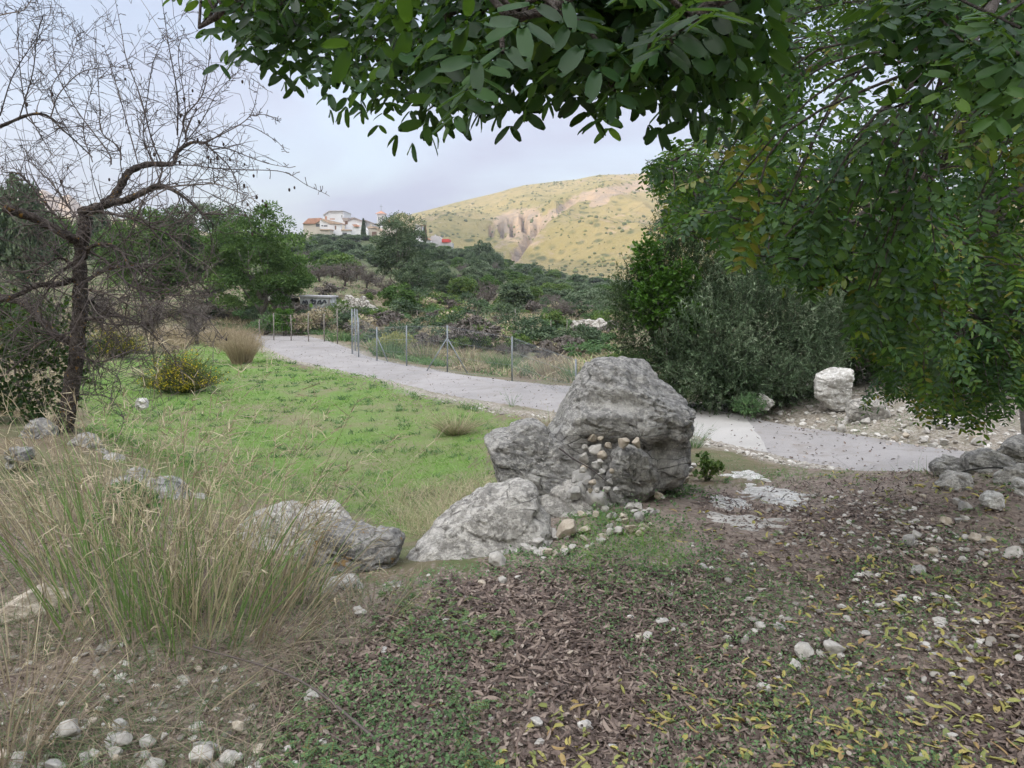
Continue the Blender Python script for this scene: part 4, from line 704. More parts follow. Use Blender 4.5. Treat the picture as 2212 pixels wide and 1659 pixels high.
def limbs(g, base, top, cs, r0, r, a=.3, sides=6, n=8):
    base = np.asarray(base, float); top = np.asarray(top, float); tr = smoothline([base, base*.6+top*.4+r.normal(size=3)*r0*.6, top], 9); tube(g, tr, np.linspace(r0, r0*.55, 9)*np.array([1.35]+[1]*8), sides+2, a)
    for k in r.permutation(len(cs))[:n]:
        s = tr[r.integers(4, 9)]; e = cs[k]; m_ = (s+e)/2+r.normal(size=3)*np.linalg.norm(e-s)*.12; tube(g, smoothline([s, m_, e], 7), np.linspace(r0*.42, r0*.08, 7), sides-1, a, False)
def build_tree(name, label, cat, base, h, rx, ry, mat, leaf, lobes, per, seed, group=None, trunk_h=.25, lobe_r=.34, bark=None, r0=None, TV=LEAF6, TF=LEAF6F, droop=.1, cz_=None, squash=.85, hollow=.25):
    r = np.random.default_rng(seed); base = np.asarray(base, float); rz_ = h*(1-trunk_h)/2; c = base+np.array([0, 0, h-rz_])
    P, D, tone, cs, lr = crown_pts(r, c, (rx, ry, rz_), lobes, per, lobe_r, squash, hollow)
    root = thing(name, label, cat, base, group); g = Geo(); limbs(g, base-np.array([0, 0, .15]), c-np.array([0, 0, rz_*.35]), cs, r0 or h*.03, r, n=12)
    g.build('trunk', bark or MT['bark_grey'], root, base, smooth=True)
    g = Geo(); leafset(g, P, D, tone, leaf, r, TV, TF, droop); g.build('crown', mat, root, base); return root
LN = LEAF6*np.array([.55, 1, 1])
# far tree prototypes, one metre tall each
FT = {}
r = np.random.default_rng(77)
def far_proto(kind, seed):
    mat = {'D': 'dark', 'O': 'olive', 'G': 'green', 'C': 'carob_mid'}[kind]; rr_ = np.random.default_rng(seed)
    lab = {'D': 'dark evergreen tree on the slope', 'O': 'grey green olive tree on the slope', 'G': 'light green bushy tree on the slope', 'C': 'broad carob tree on the slope'}[kind]
    root = build_tree({'D': 'evergreen_tree', 'O': 'olive_tree', 'G': 'bushy_tree', 'C': 'carob_tree'}[kind], lab, 'tree', (0, 0, -500), 1, .55+rr_.uniform(-.06, .1), .5, MT[mat], .06, 60, 120, seed, None, -.06, .34, r0=.03, hollow=.4)
    return root
PROTO = {k: [far_proto(k, 100+i*7+ord(k)) for i in range(3)] for k in 'DOGC'}
def bare_branch(g, p, d, L, r0, r, depth, a, up=.15, kids=(4, 7), spread=.8, gnarl=.25, dr=.0, minr=.002):
    n = 6 if depth else 4; P = [np.array(p, float)]; d = norm(d)
    for k in range(n):
        d = norm(d+r.normal(size=3)*gnarl+np.array([0, 0, up-dr*k/n])); P.append(P[-1]+d*L/n)
    P = np.array(P); tube(g, P, np.linspace(r0, max(r0*.35, minr), len(P)), 5 if depth > 1 else 3, np.clip(a+r.normal()*.2, 0, 1), False)
    if depth > 0:
        for k in range(r.integers(*kids)):
            j = r.integers(1, len(P)); t_ = norm(P[j]-P[j-1]); q = norm(t_+rdir(1, r)[0]*spread); bare_branch(g, P[j], q, L*r.uniform(.4, .75), max(r0*.45, minr), r, depth-1, a, up, kids, spread, gnarl, dr, minr)
def bare_proto(seed, depth=4):
    rr_ = np.random.default_rng(seed); root = thing('bare_almond_tree', 'leafless almond tree in the terrace orchard', 'tree', (0, 0, -500)); g = Geo(); base = np.array([0, 0, -500.])
    tube(g, smoothline([base-[0, 0, .05], base+[.02, 0, .12], base+[.05, .02, .28]], 5), [.055, .045, .04, .038, .036], 6, .2); g.build('trunk', MT['bark'], root, base)
    g = Geo()
    for k in range(6): bare_branch(g, base+np.array([.04, .01, .24]), np.array([cos(k*1.05), sin(k*1.05), .75]), .36, .028, rr_, 3, .5, .1, (5, 8), .9, .3, .1, .0028)
    g.build('crown', MT['ftwig'], root, base); return root
PROTO['B'] = [bare_proto(5), bare_proto(6)]
NAMES = {'D': 'dark evergreen tree', 'O': 'grey green olive tree', 'G': 'light green bushy tree', 'C': 'broad green carob tree', 'B': 'bare brown leafless tree'}
def far_tree(u, vtop, Y, wpx, kind, label, group=None):
    a, e = ray(u, vtop); x = float(a)*Y; g0 = float(H(x, Y)); top = CAMZ+float(e)*Y; h = max(top-g0+.3, .8); wm = wpx/F*Y
    k = rng.integers(len(PROTO[kind])); s = wm/1.15; return dup(PROTO[kind][k], (x, Y, g0-.15), rng.uniform(0, 6.28), (s, s, h), label, group)
SIL = np.array([(100, 470), (400, 500), (640, 505), (690, 503), (740, 508), (800, 516), (860, 520), (930, 532), (960, 537), (1000, 530), (1030, 519), (1055, 521), (1080, 543), (1100, 560), (1150, 566), (1195, 582), (1230, 592), (1310, 600), (1400, 604), (1600, 606), (2300, 606)])
def where(u, Y):
    side = 'below the village' if u < 900 else 'right of the village' if u < 1020 else 'on the hump of the ridge' if u < 1110 else 'on the low slope under the sunlit mountain' if u < 1330 else 'behind the right hand thicket'
    return side
special = [(1040, 518, 175, 62, 'D', 'tallest dark evergreen tree on the hump of the ridge'), (1008, 534, 178, 46, 'D', 'dark evergreen tree left of the tallest one on the hump'), (1072, 543, 172, 44, 'D', 'dark evergreen tree right of the tallest one on the hump'), (975, 536, 185, 44, 'O', 'grey green tree under the red walled house'),
    (940, 528, 120, 60, 'D', 'dark round tree just right of the large central carob'), (1150, 566, 190, 60, 'D', 'wide dark tree on the skyline below the mountain'), (1196, 582, 190, 40, 'G', 'small green tree on the skyline right of the wide dark one'), (700, 512, 150, 60, 'D', 'dark tree under the left end of the village'),
    (745, 516, 155, 62, 'D', 'dark tree below the white gabled house'), (795, 530, 150, 50, 'D', 'dark tree below the cypress'), (650, 520, 140, 70, 'D', 'dark tree between the village and the big carob on the left'), (730, 552, 84, 120, 'G', 'yellowish green bushy tree behind the bare orchard'),
    (1112, 612, 52, 96, 'D', 'dark green carob tree above the wire fence in the middle distance'), (1245, 592, 150, 52, 'D', 'dark tree at the foot of the mountain slope'), (1285, 628, 66, 56, 'O', 'rounded grey olive bush at the end of the far green field'), (1250, 610, 100, 50, 'D', 'dark tree behind the small bare orchard tree'),
    (1055, 598, 60, 90, 'B', 'brown leafless tree left of the dark carob above the wire fence'), (960, 576, 74, 60, 'D', 'dark carob bush right of the central carob'), (1000, 600, 66, 70, 'G', 'green bushy tree behind the brown leafless one'), (1150, 618, 70, 60, 'G', 'green bushy tree right of the dark carob'),
    (1190, 622, 62, 90, 'B', 'spreading leafless tree behind the small orchard tree'), (905, 590, 66, 50, 'D', 'dark lower tree against the right of the central carob')]
for s in special: far_tree(*s, 'trees of the valley')
rt = np.random.default_rng(5)
for Y, step, off in ((230, 24, 2), (190, 26, 8), (150, 27, 18), (120, 30, 30), (95, 34, 46), (78, 42, 62)):
    for u in np.arange(-120 if Y > 100 else 640, 2300, step):
        uu = u+rt.normal()*9; top = np.interp(uu, SIL[:, 0], SIL[:, 1])+off+abs(rt.normal())*7+2
        if uu < 905 and Y < 100: continue
        if 1560 < uu < 2150 and rt.random() < .5: continue
        kind = rt.choice(list('DDDOCGB' if Y < 200 else 'DDOC'))
        if uu < 500 and Y < 160: continue
        if uu > 1420 and rt.random() < .6: continue
        g0 = float(H(float(ray(uu, 600)[0])*Y, Y)); e = (g0+1.5-CAMZ)/Y; vmax = proj(np.array([0, Y, g0+1.8]))[1]; top = min(top, vmax)
        far_tree(uu, top, Y*rt.uniform(.96, 1.04), step*rt.uniform(1.3, 2.1), kind, NAMES[kind]+' '+{230: 'on the skyline', 190: 'just under the skyline', 150: 'high on the slope', 120: 'halfway up', 95: 'low on the slope', 78: 'at the foot'}[Y]+', '+where(uu, Y), 'trees of the valley '+where(uu, Y))
for p_ in PROTO['D']+PROTO['O']+PROTO['G']+PROTO['C']: pass
# central carob tree
b = np.array([float(ray(868, 600)[0])*60, 60, 0]); b[2] = H(b[0], b[1])
build_tree('carob_tree', 'large dark carob tree standing alone in front of the village', 'tree', b, 7.1, 2.6, 2.4, MT['dark'], .14, 90, 260, 301, 'trees of the valley', .05, .27, hollow=.3)
b2 = b+np.array([1.2, -2.5, -.2]); b2[2] = H(b2[0], b2[1])
build_tree('carob_tree', 'lower dark carob growing at the right foot of the large central carob', 'tree', b2, 3.4, 1.9, 1.6, MT['dark'], .13, 50, 180, 302, 'trees of the valley', .02, .32, hollow=.3)
b = gp(848, 690); build_tree('carob_bush', 'bright green bush between the stone wall and the central carob', 'bush', b+np.array([0, 2, 0]), 2.1, 1.35, 1.1, MT['carob_mid'], .12, 40, 130, 303, None, 0, .32)
# big carob on the left, beyond the lawn, leaning over the road
for k, (u, v, Y, h, rx, cx, lab, tr_) in enumerate([(560, 692, 37, 6.6, 2.9, -.1, 'big leafy carob tree beyond the lawn, overhanging the bend of the road', .03), (350, 690, 41, 6.4, 3.3, 0, 'carob tree behind the almond branches, left of the big leafy one', .0), (455, 690, 43, 6.9, 3.2, 0, 'carob tree squeezed between its two neighbours beyond the lawn', .0), (622, 625, 44, 4.2, 1.6, 0, 'right hand lobe of carob growth above the upper road', .02)]):
    a, e = ray(u, v); x = float(a)*Y; b = np.array([x, Y, float(H(x, Y))])
    build_tree('carob_tree', lab if k < 3 else 'small carob tree reaching towards the upper road', 'tree', b, h, rx, 2.6, MT['carob_mid' if k != 2 else 'dark'], .13, 130 if k < 3 else 50, 240, 310+k, 'carob trees beyond the lawn', tr_, .22, hollow=.3, r0=.16)
for k, (u, vt, Y, wpx, kind, lab) in enumerate([(30, 372, 45, 150, 'D', 'dark tree rising at the left edge behind the almond'), (-60, 380, 50, 200, 'D', 'dark tree outside the left edge of the lawn'), (110, 455, 80, 110, 'C', 'carob tree far behind the almond trunk'), (200, 440, 85, 90, 'D', 'dark tree behind the lower almond branches'), (255, 470, 60, 100, 'C', 'carob tree behind the fork of the almond'),
      (60, 600, 30, 150, 'B', 'leafless grey bush behind the almond at the left'), (210, 610, 33, 130, 'B', 'leafless grey bush behind the almond trunk'), (320, 620, 30, 120, 'B', 'tangled grey dead bush beyond the yellow shrubs'), (420, 625, 30, 110, 'B', 'tangled dead bush in front of the carob trunks'), (-20, 640, 22, 160, 'C', 'green bush at the left edge behind the almond')]):
    far_tree(u, vt, Y, wpx, kind, lab, 'trees beyond the left side of the lawn')
# bare orchard on the upper terrace
for k, (u, vt, Y, wpx) in enumerate([(650, 566, 56, 56), (690, 560, 62, 70), (742, 560, 60, 76), (790, 566, 62, 56), (716, 566, 72, 90), (770, 562, 75, 80), (832, 588, 58, 60), (668, 566, 78, 90), (810, 580, 66, 70)]):
    far_tree(u, vt, Y, wpx, 'B', ['leafless almond tree next to the upper road', 'leafless almond tree in the front row of the orchard', 'leafless almond tree in the middle of the orchard', 'leafless almond tree nearest the central carob', 'leafless almond tree in the back row', 'leafless almond tree in the back row', 'small leafless tree at the foot of the central carob', 'leafless almond tree in the back row', 'leafless almond tree behind the front row, towards the carob'][k], 'leafless almond orchard on the terrace')
far_tree(1210, 634, 47, 84, 'B', 'small dark branched orchard tree standing on the far green field')
far_tree(660, 655, 43, 40, 'B', 'small bare tree in front of the painted concrete box', 'small bare trees on the terraces'); far_tree(795, 652, 42, 40, 'B', 'small bare tree in front of the rubble wall', 'small bare trees on the terraces')
for k, (u, vt, Y, wpx) in enumerate([(1010, 672, 38, 60), (1076, 676, 38, 44), (930, 660, 44, 60), (1130, 745, 27, 60), (1085, 735, 28, 50), (1180, 740, 26, 60), (620, 668, 37, 60), (700, 680, 37, 60), (575, 672, 36, 50)]):
    far_tree(u, vt, Y, wpx, 'B', 'grey leafless scrub behind the wire fences', 'leafless scrub behind the fences')
for pl in PROTO.values():                      # the pattern trees themselves are removed, only their copies stand in the place
    for o in pl:
        for c_ in list(o.children): bpy.data.objects.remove(c_)
        bpy.data.objects.remove(o)

# ------------------------------------------------------------------ olive and evergreen thicket across the road
def spray_tree(name, label, base, zones, mat, n, leaf, seed, group, shoot=.3, per=16, TV=LN, upb=.5, trunk=True, barkm='bark_grey', cat='tree', rr0=.1):
    """crown made of many shoots, each carrying small leaves; zones = (u, v, Y, ru, rv, ry) ellipsoids"""
    r = np.random.default_rng(seed); root = thing(name, label, cat, base, group); Z_ = np.array([list(at(z[0], z[1], z[2]))+[z[3]/F*z[2], z[5], z[4]/F*z[2]] for z in zones]); w_ = (Z_[:, 3]*Z_[:, 5]+Z_[:, 3]*Z_[:, 4]); w_ /= w_.sum()
    i = r.choice(len(Z_), n, p=w_); d = rdir(n, r); f = r.uniform(.2, 1, n)**.4
    lob = np.clip(1+fbm(d*2.2+i[:, None]*7, 1.3, 3, seed)*.5, .5, 1.4); C = Z_[i, :3]+d*Z_[i, 3:6]*(f*lob)[:, None]; k0 = C[:, 2] > H(C[:, 0], C[:, 1])+.03; C = C[k0]; d = d[k0]; i = i[k0]; n = len(C)
    sd_ = norm(d+np.array([0, 0, upb])+r.normal(size=(n, 3))*.45); L = shoot*r.uniform(.5, 1.3, n); g2 = Geo(); blades(g2, C, sd_, L, np.full(n, .003), np.stack([np.zeros(n), np.zeros(n), -r.random(n)*.3], -1), 2, r.random(n)*.5)
    t_ = r.random((n, per)); P = C[:, None]+sd_[:, None]*(L[:, None]*t_)[..., None]; dl = norm(sd_[:, None]*.7+r.normal(size=(n, per, 3))*.6); P = P+dl*leaf*.4; N = n*per
    tone = np.clip(.1+.75*fbm(C, 1.9, 3, seed+1)+.35*r.random(n)+.35*(f[k0]>.93), 0, 1); g = Geo(); up = norm(r.normal(size=(N, 3))*.5+np.array([0, 0, 1]))
    scatter(g, TV, LEAF6F, P.reshape(-1, 3), frames(dl.reshape(-1, 3), up), leaf*r.uniform(.6, 1.3, N), np.clip(np.repeat(tone, per)*.75+r.random(N)*.35-.05, 0, 1))
    g.build('crown', mat, root, base); g3 = Geo(); cs = Z_[:, :3]
    for z in Z_[:10]:
        tube(g3, smoothline([base-np.array([0, 0, .1]), base*.5+z[:3]*.5+r.normal(size=3)*.15, z[:3]], 9), np.linspace(rr0, rr0*.2, 9), 6, .3)
    g3.build('trunk', MT[barkm], root, base, True); g2.build('twigs', MT['ftwig'], root, base); return root
def bz(u, v, Y): p = at(u, v, Y); p[2] = H(p[0], p[1]); return p
spray_tree('evergreen_tree', 'tall dark evergreen tree with tiny leaves behind the largest boulder', bz(1470, 845, 13.6), [(1465, 650, 13.6, 105, 190, .9), (1400, 700, 13.4, 85, 110, .8), (1510, 560, 13.8, 90, 110, .8), (1380, 640, 13.5, 60, 70, .6), (1450, 790, 13.0, 80, 60, .6), (1500, 500, 14.2, 60, 50, .6)], MT['olive_dk'], 6500, .05, 401, 'thicket across the road', .22, 14)
spray_tree('olive_tree', 'grey green olive thicket with silvery shoots across the road', bz(1620, 862, 13), [(1620, 700, 12.8, 150, 140, 1.0), (1540, 760, 12.4, 110, 100, .8), (1700, 690, 12.9, 120, 130, .9), (1600, 820, 12.1, 140, 50, .7), (1730, 780, 12.4, 80, 80, .7)], MT['olive'], 8200, .062, 402, 'thicket across the road', .32, 13, upb=.9)
spray_tree('shrub', 'dark shrubs filling the foot of the olive thicket', bz(1700, 866, 13.4), [(1520, 840, 12.4, 90, 40, .6), (1620, 845, 12.3, 90, 35, .6), (1700, 850, 12.7, 60, 40, .6), (1780, 780, 13.6, 90, 70, .8), (1860, 760, 14, 90, 80, .9)], MT['olive_dk'], 3600, .05, 403, 'thicket across the road', .22, 13, cat='shrub')
spray_tree('ivy', 'bright green climber covering the middle of the dark evergreen', bz(1430, 845, 12.9), [(1420, 650, 12.75, 50, 60, .3), (1470, 610, 12.85, 40, 40, .3), (1400, 560, 13.0, 30, 36, .3), (1500, 690, 12.6, 40, 30, .25)], MT['ivy'], 900, .055, 404, 'thicket across the road', .15, 9, TV=LEAF6*np.array([1.8, 1, 1]), cat='climber', rr0=.02)
spray_tree('carob_tree', 'yellow green carob growing behind the olive thicket, over the far bank', bz(1900, 800, 14.5), [(1880, 620, 14, 120, 110, 1), (2000, 560, 14.5, 150, 140, 1), (2140, 650, 13.5, 110, 150, 1), (1820, 720, 13.4, 80, 80, .8), (1960, 720, 13, 100, 90, .8), (2100, 800, 12, 120, 90, .8)], MT['carob2'], 5200, .065, 405, 'thicket across the road', .25, 12, TV=LEAF6*np.array([1.2, 1, 1]))
spray_tree('shrub', 'low green plant at the verge in front of the small white rock', bz(1620, 892, 11.2), [(1618, 878, 11.2, 28, 12, .2)], MT['weed'], 160, .05, 406, None, .12, 10, cat='shrub', rr0=.01)

# ------------------------------------------------------------------ village on the ridge
MT['plaster'] = plain('white_plaster', (.74, .75, .78), .9, .2, .06, .6)
MT['plaster_tan'] = plain('tan_plaster', (.60, .55, .48), .9, .2, .12, .5)
MT['plaster_grey'] = plain('grey_plaster', (.50, .50, .52), .9, .2, .12, .5)
MT['tile'] = plain('roof_tile', (.50, .38, .30), .9, .2, .25, 1.2)
MT['tile_red'] = plain('red_roof_tile', (.52, .29, .21), .9, .2, .2, 1.2)
MT['tile_grey'] = plain('old_roof_tile', (.33, .29, .27), .9, .2, .2, 1.2)
MT['glassy'] = plain('dark_window', (.10, .11, .13), .3, .5, .2, 2)
MT['redwall'] = plain('red_painted_wall', (.55, .08, .07), .8, .2, .1, 1)
MT['brown'] = plain('brown_shutter', (.2, .13, .1), .8, .2, .1, 1)
def prism(g, pts, y0, y1, a=.5):              # polygon in the x-z plane, extruded away from the viewer
    pts = np.asarray(pts, float); n = len(pts); V = np.concatenate([np.stack([pts[:, 0], np.full(n, y0), pts[:, 1]], -1), np.stack([pts[:, 0], np.full(n, y1), pts[:, 1]], -1)])
    sides = np.array([[i, (i+1) % n, n+(i+1) % n, n+i] for i in range(n)]); g.add(V, [sides, np.arange(n)[None, ::-1], np.arange(n, 2*n)[None]], a)
def zx(zu, zv, Y):                            # from the enlarged village view to x, z at distance Y
    p = at(639.4+zu*.1719, 432+zv*.1719, Y); return [p[0], p[2]]
def house(label, wall, Y, dep, mat, roofs=(), wins=(), cat='house', name='village_house', extra=None):
    """wall: outline in enlarged-view units; roofs: (front outline, material); wins: (x0, y0, x1, y1, material)"""
    W = np.array([zx(a, b, Y) for a, b in wall]); x0, x1 = W[:, 0].min(), W[:, 0].max(); base = np.array([(x0+x1)/2, Y, W[:, 1].min()-3])
    root = thing(name, label, cat, base, 'houses of the village'); g = Geo(); low = W[:, 1] < W[:, 1].min()+.25; Wl = W.copy(); Wl[low, 1] -= 4; prism(g, Wl, Y, Y+dep); g.build('wall', mat, root, base)
    for pts, m_ in roofs:
        P = np.array([zx(a, b, Y) for a, b in pts]); g = Geo(); prism(g, P, Y-.5, Y+dep+.4); g.build('roof', m_, root, base)
    for x_0, y_0, x_1, y_1, m_ in wins:
        P = np.array([zx(a, b, Y) for a, b in ((x_0, y_0), (x_1, y_0), (x_1, y_1), (x_0, y_1))]); g = Geo(); prism(g, P, Y-.08, Y+.2); wn_ = g.build('window', m_, root, base)
    if extra: extra(root, base)
    return root
pl, tn, gy = MT['plaster'], MT['plaster_tan'], MT['plaster_grey']; tl, tr2, tg, gw, br = MT['tile'], MT['tile_red'], MT['tile_grey'], MT['glassy'], MT['brown']
def chimney(zu, zv, Y, w_=14, h_=22, mat=None):
    def f(root, base):
        P = [zx(a, b, Y) for a, b in ((zu, zv), (zu+w_, zv), (zu+w_, zv+h_+14), (zu, zv+h_+14))]; g = Geo(); prism(g, P, Y+2, Y+3.2); g.build('chimney', mat or gy, root, base)
    return f
house('tall white flat topped block at the back of the village', [(345, 190), (420, 142), (595, 142), (598, 420), (345, 420)], 262, 12, pl, [([(340, 184), (418, 134), (600, 134), (600, 143), (422, 143), (345, 194)], gy)], [(572, 190, 580, 218, gw), (365, 205, 388, 245, MT['tile_red']), (432, 168, 590, 173, gy)], extra=chimney(406, 122, 262))
house('orange roofed house half hidden by trees at the left end of the village', [(150, 262), (300, 250), (300, 420), (90, 420), (90, 300)], 248, 9, tn, [([(85, 300), (160, 232), (310, 226), (306, 262), (240, 300)], MT['tile_red'])], [(250, 300, 298, 335, gw), (256, 265, 280, 285, gw)])
house('white gabled house with a long tan roof facing the valley', [(300, 262), (320, 240), (440, 300), (565, 300), (570, 420), (290, 420)], 246, 10, pl, [([(312, 244), (330, 234), (575, 290), (575, 302), (440, 302)], tl)], [(320, 315, 340, 330, gw), (350, 318, 395, 334, gw), (488, 322, 505, 372, br), (425, 232, 488, 246, MT['tile_red'])])
house('white house with a grey gabled roof behind the cypress', [(580, 262), (660, 262), (660, 250), (735, 226), (835, 264), (835, 420), (580, 420)], 252, 11, pl, [([(578, 228), (662, 224), (664, 264), (600, 270)], tg), ([(655, 258), (700, 222), (740, 220), (842, 262), (835, 270), (735, 232)], tg)], [(616, 266, 650, 306, br)])
house('small white house with a red lean to roof in front of the grey gabled one', [(700, 330), (830, 330), (905, 385), (905, 440), (690, 440)], 243, 7, pl, [([(704, 308), (760, 306), (798, 334), (740, 338)], tr2)], [])
house('white terrace with a tan parapet above a dark doorway', [(570, 380), (690, 380), (690, 440), (570, 440)], 242, 6, pl, [([(568, 370), (694, 372), (694, 384), (568, 384)], tl)], [(580, 320, 612, 378, tn), (585, 410, 640, 428, gw)])
house('low cream wall with a tan coping at the left foot of the village', [(300, 375), (430, 375), (430, 440), (300, 440)], 241, 4, MT['plaster_tan'], [([(296, 366), (436, 366), (436, 378), (296, 378)], tl)], [])
house('pale house with a long grey gable between cypress and church', [(838, 262), (870, 256), (985, 300), (985, 420), (838, 420)], 258, 10, gy, [([(836, 262), (868, 248), (992, 296), (985, 306), (870, 262)], tg)], [])
house('tan stone house with a big dark opening right of the cypress', [(905, 350), (1000, 345), (1085, 395), (1085, 500), (895, 500)], 245, 9, tn, [([(900, 335), (1008, 332), (1088, 385), (1080, 400), (1000, 352), (905, 358)], tl)], [(955, 398, 1014, 452, br), (925, 300, 950, 330, tn)])
def tower(root, base):
    pass
Yt = 272
root = thing('church', 'pale church with a square belfry and pointed orange roof', 'church', np.array([zx(1062, 440, Yt)[0], Yt, zx(0, 440, Yt)[1]]), 'houses of the village'); cb = np.array(root.location)
g = Geo(); prism(g, [zx(*q, Yt) for q in ((1000, 300), (1030, 272), (1090, 290), (1200, 290), (1200, 470), (1000, 470))], Yt+.5, Yt+14); g.build('wall', tn, root, cb)
g = Geo(); x0, z0 = zx(1020, 276, Yt); x1, z1 = zx(1110, 180, Yt); bw = x1-x0; tw_ = Geo(); prism(tw_, [(x0, z0-6), (x1, z0-6), (x1, z1), (x0, z1)], Yt, Yt+bw); tw = tw_.build('belfry', pl, root, cb)
for a_ in (1036, 1078):
    g = Geo(); P = [zx(*q, Yt) for q in ((a_, 215), (a_+6, 207), (a_+12, 215), (a_+12, 250), (a_, 250))]; prism(g, P, Yt-.06, Yt+.3); g.build('opening', gw, tw, cb)
g = Geo(); prism(g, [zx(*q, Yt) for q in ((1012, 181), (1118, 181), (1118, 172), (1012, 172))], Yt-.5, Yt+bw+.5); g.build('cornice', pl, tw, cb)
xm = (x0+x1)/2; zt = zx(0, 132, Yt)[1]; zb = zx(0, 172, Yt)[1]; e_ = bw/2+.6; V = [[xm-e_, Yt-.6, zb], [xm+e_, Yt-.6, zb], [xm+e_, Yt+bw+.6, zb], [xm-e_, Yt+bw+.6, zb], [xm, Yt+bw/2, zt]]
mk('roof', np.array(V), [np.array([[0, 1, 4], [1, 2, 4], [2, 3, 4], [3, 0, 4]]), np.array([[3, 2, 1, 0]])], tr2, root, cb)
g = Geo(); tube(g, [[xm, Yt+bw/2, zt-.2], [xm, Yt+bw/2, zt+2.2]], .09, 5); tube(g, [[xm-.5, Yt+bw/2, zt+1.5], [xm+.5, Yt+bw/2, zt+1.5]], .08, 5); g.build('cross', MT['steel'], root, cb)
g = Geo(); prism(g, [zx(*q, Yt-10) for q in ((1085, 296), (1140, 258), (1230, 252), (1235, 296))], Yt-10, Yt-1); g.build('roof', tr2, root, cb)
g = Geo(); prism(g, [zx(*q, Yt-10) for q in ((1088, 294), (1230, 294), (1230, 470), (1088, 470))], Yt-9.5, Yt-1.5); g.build('wall', tn, root, cb)
house('white house with a pergola at the right, behind the central carob', [(1500, 318), (1575, 330), (1590, 520), (1500, 520)], 250, 8, pl, [([(1495, 322), (1505, 306), (1582, 326), (1580, 336)], gy)], [])
house('small white house with a red roof at the right end of the village', [(1590, 495), (1640, 480), (1690, 500), (1690, 590), (1590, 590)], 240, 7, pl, [([(1582, 496), (1600, 470), (1650, 474), (1692, 500), (1685, 508), (1636, 488)], MT['tile_red'])], [(1636, 545, 1650, 560, gw)])
house('grey and white block with a chimney at the right end of the village', [(1680, 500), (1704, 448), (1800, 455), (1832, 495), (1832, 600), (1680, 600)], 244, 8, gy, [], [(1706, 470, 1790, 510, gy), (1736, 530, 1790, 560, gy)], extra=chimney(1734, 432, 244))
house('house with a bright red upper wall at the far right end of the village', [(1832, 530), (1960, 534), (1965, 610), (1832, 610)], 240, 7, gy, [([(1834, 492), (1925, 490), (1925, 532), (1834, 532)], MT['redwall'])], [])
def cypress(u, vt, vb, Y, wpx, label, seed):
    r = np.random.default_rng(seed); b = at(u, vb, Y); h = (vb-vt)/F*Y; b[2] -= 1; h += 1; n = 9000; t_ = r.random(n)**.8; an = r.random(n)*2*pi; rad = wpx/F*Y/2*np.minimum(1, (t_+.05)*6)*(1-t_**2.2)**.7*(r.random(n)**.3)*(1+.18*np.sin(an*3+t_*9))
    P = b+np.stack([rad*np.cos(an), rad*np.sin(an), t_*h], -1); root = thing('cypress', label, 'tree', b, 'cypresses of the village'); g = Geo(); D = norm(np.stack([np.cos(an)*.4, np.sin(an)*.4, np.ones(n)], -1)); leafset(g, P, D, r.random(n), .42, r, LN); g.build('crown', MT['dark'], root, b)
    g = Geo(); tube(g, [b-[0, 0, 1], b+[0, 0, h*.8]], [.25, .05], 6); g.build('trunk', MT['bark_grey'], root, b)
cypress(786, 474, 519, 236, 11.5, 'tall slender cypress standing in front of the village houses', 1)
cypress(918, 490, 515, 238, 9, 'cypress beside the pergola right of the central carob', 2)
b = at(918, 513, 237); root = thing('pergola', 'thin dark pergola frame beside the cypress right of the central carob', 'pergola', b); 
for x_ in (911, 919.5): g = Geo(); tube(g, [at(x_, 513, 237)-[0, 0, 1], at(x_, 487, 237)], .12, 4); g.build('post', MT['brown'], root, b)
g = Geo(); tube(g, [at(909, 487, 237), at(921, 487, 237)], .12, 4); g.build('beam', MT['brown'], root, b)

# ------------------------------------------------------------------ terrace walls, concrete box, fences
def rubble_wall(label, uv, Y0, Y1, h_px, n, seed, mat='rock_pale', s0=.16):
    """dry stone wall: an irregular bank face of many stones, one thing"""
    r = np.random.default_rng(seed); t_ = r.random(n); u = uv[0][0]+(uv[1][0]-uv[0][0])*t_; vb = uv[0][1]+(uv[1][1]-uv[0][1])*t_; Y = Y0+(Y1-Y0)*t_; hh = np.interp(t_, np.linspace(0, 1, len(h_px)), h_px)*(1+fbm(np.stack([t_*9, t_*0], -1), 1, 2, seed)*.3)
    k = r.random(n); P = at(u, vb-hh*k, Y); P[:, 1] += k*.35; g = Geo(); s = s0*.62*r.uniform(.5, 1.5, n)
    scatter(g, V8*1.9, [Fq8[:, ::-1], F38[:, ::-1]], P, flatframes(n, .4, r), np.stack([s*1.2, s, s*.8*2], -1), r.random(n)); b = P.mean(0); b[2] = P[:, 2].min(); o = g.build('stone_wall', MT['pebble'], None, b); tag(o, label, 'wall', 'dry stone terrace walls')
    # the earth bank the stones are set in
    tt2 = np.linspace(0, 1, 20); u = uv[0][0]+(uv[1][0]-uv[0][0])*tt2; vb = uv[0][1]+(uv[1][1]-uv[0][1])*tt2; Y = Y0+(Y1-Y0)*tt2; hh = np.interp(tt2, np.linspace(0, 1, len(h_px)), h_px)
    A = at(u, vb, Y); B = at(u, vb-hh*.96, Y); rows = [A+[0, .12, -.5], A+[0, .12, 0], B+[0, .45, 0], B+[0, 2.0, -.02], B+[0, 3.2, -1.2]]; V = np.concatenate(rows); i = np.arange(4)[:, None]*20; j = np.arange(19)[None]
    V = V+fbm(V, 1.5, 3, seed)[:, None]*.1; o2 = mk('terrace_bank', V, np.stack([i+j, i+j+1, i+20+j+1, i+20+j], -1).reshape(-1, 4), MT['soil'], smooth=True, attrs={'lawn': np.zeros(100), 'dirt': np.zeros(100), 'shoulder': np.zeros(100), 'far': np.zeros(100)}); tag(o2, kind='structure')
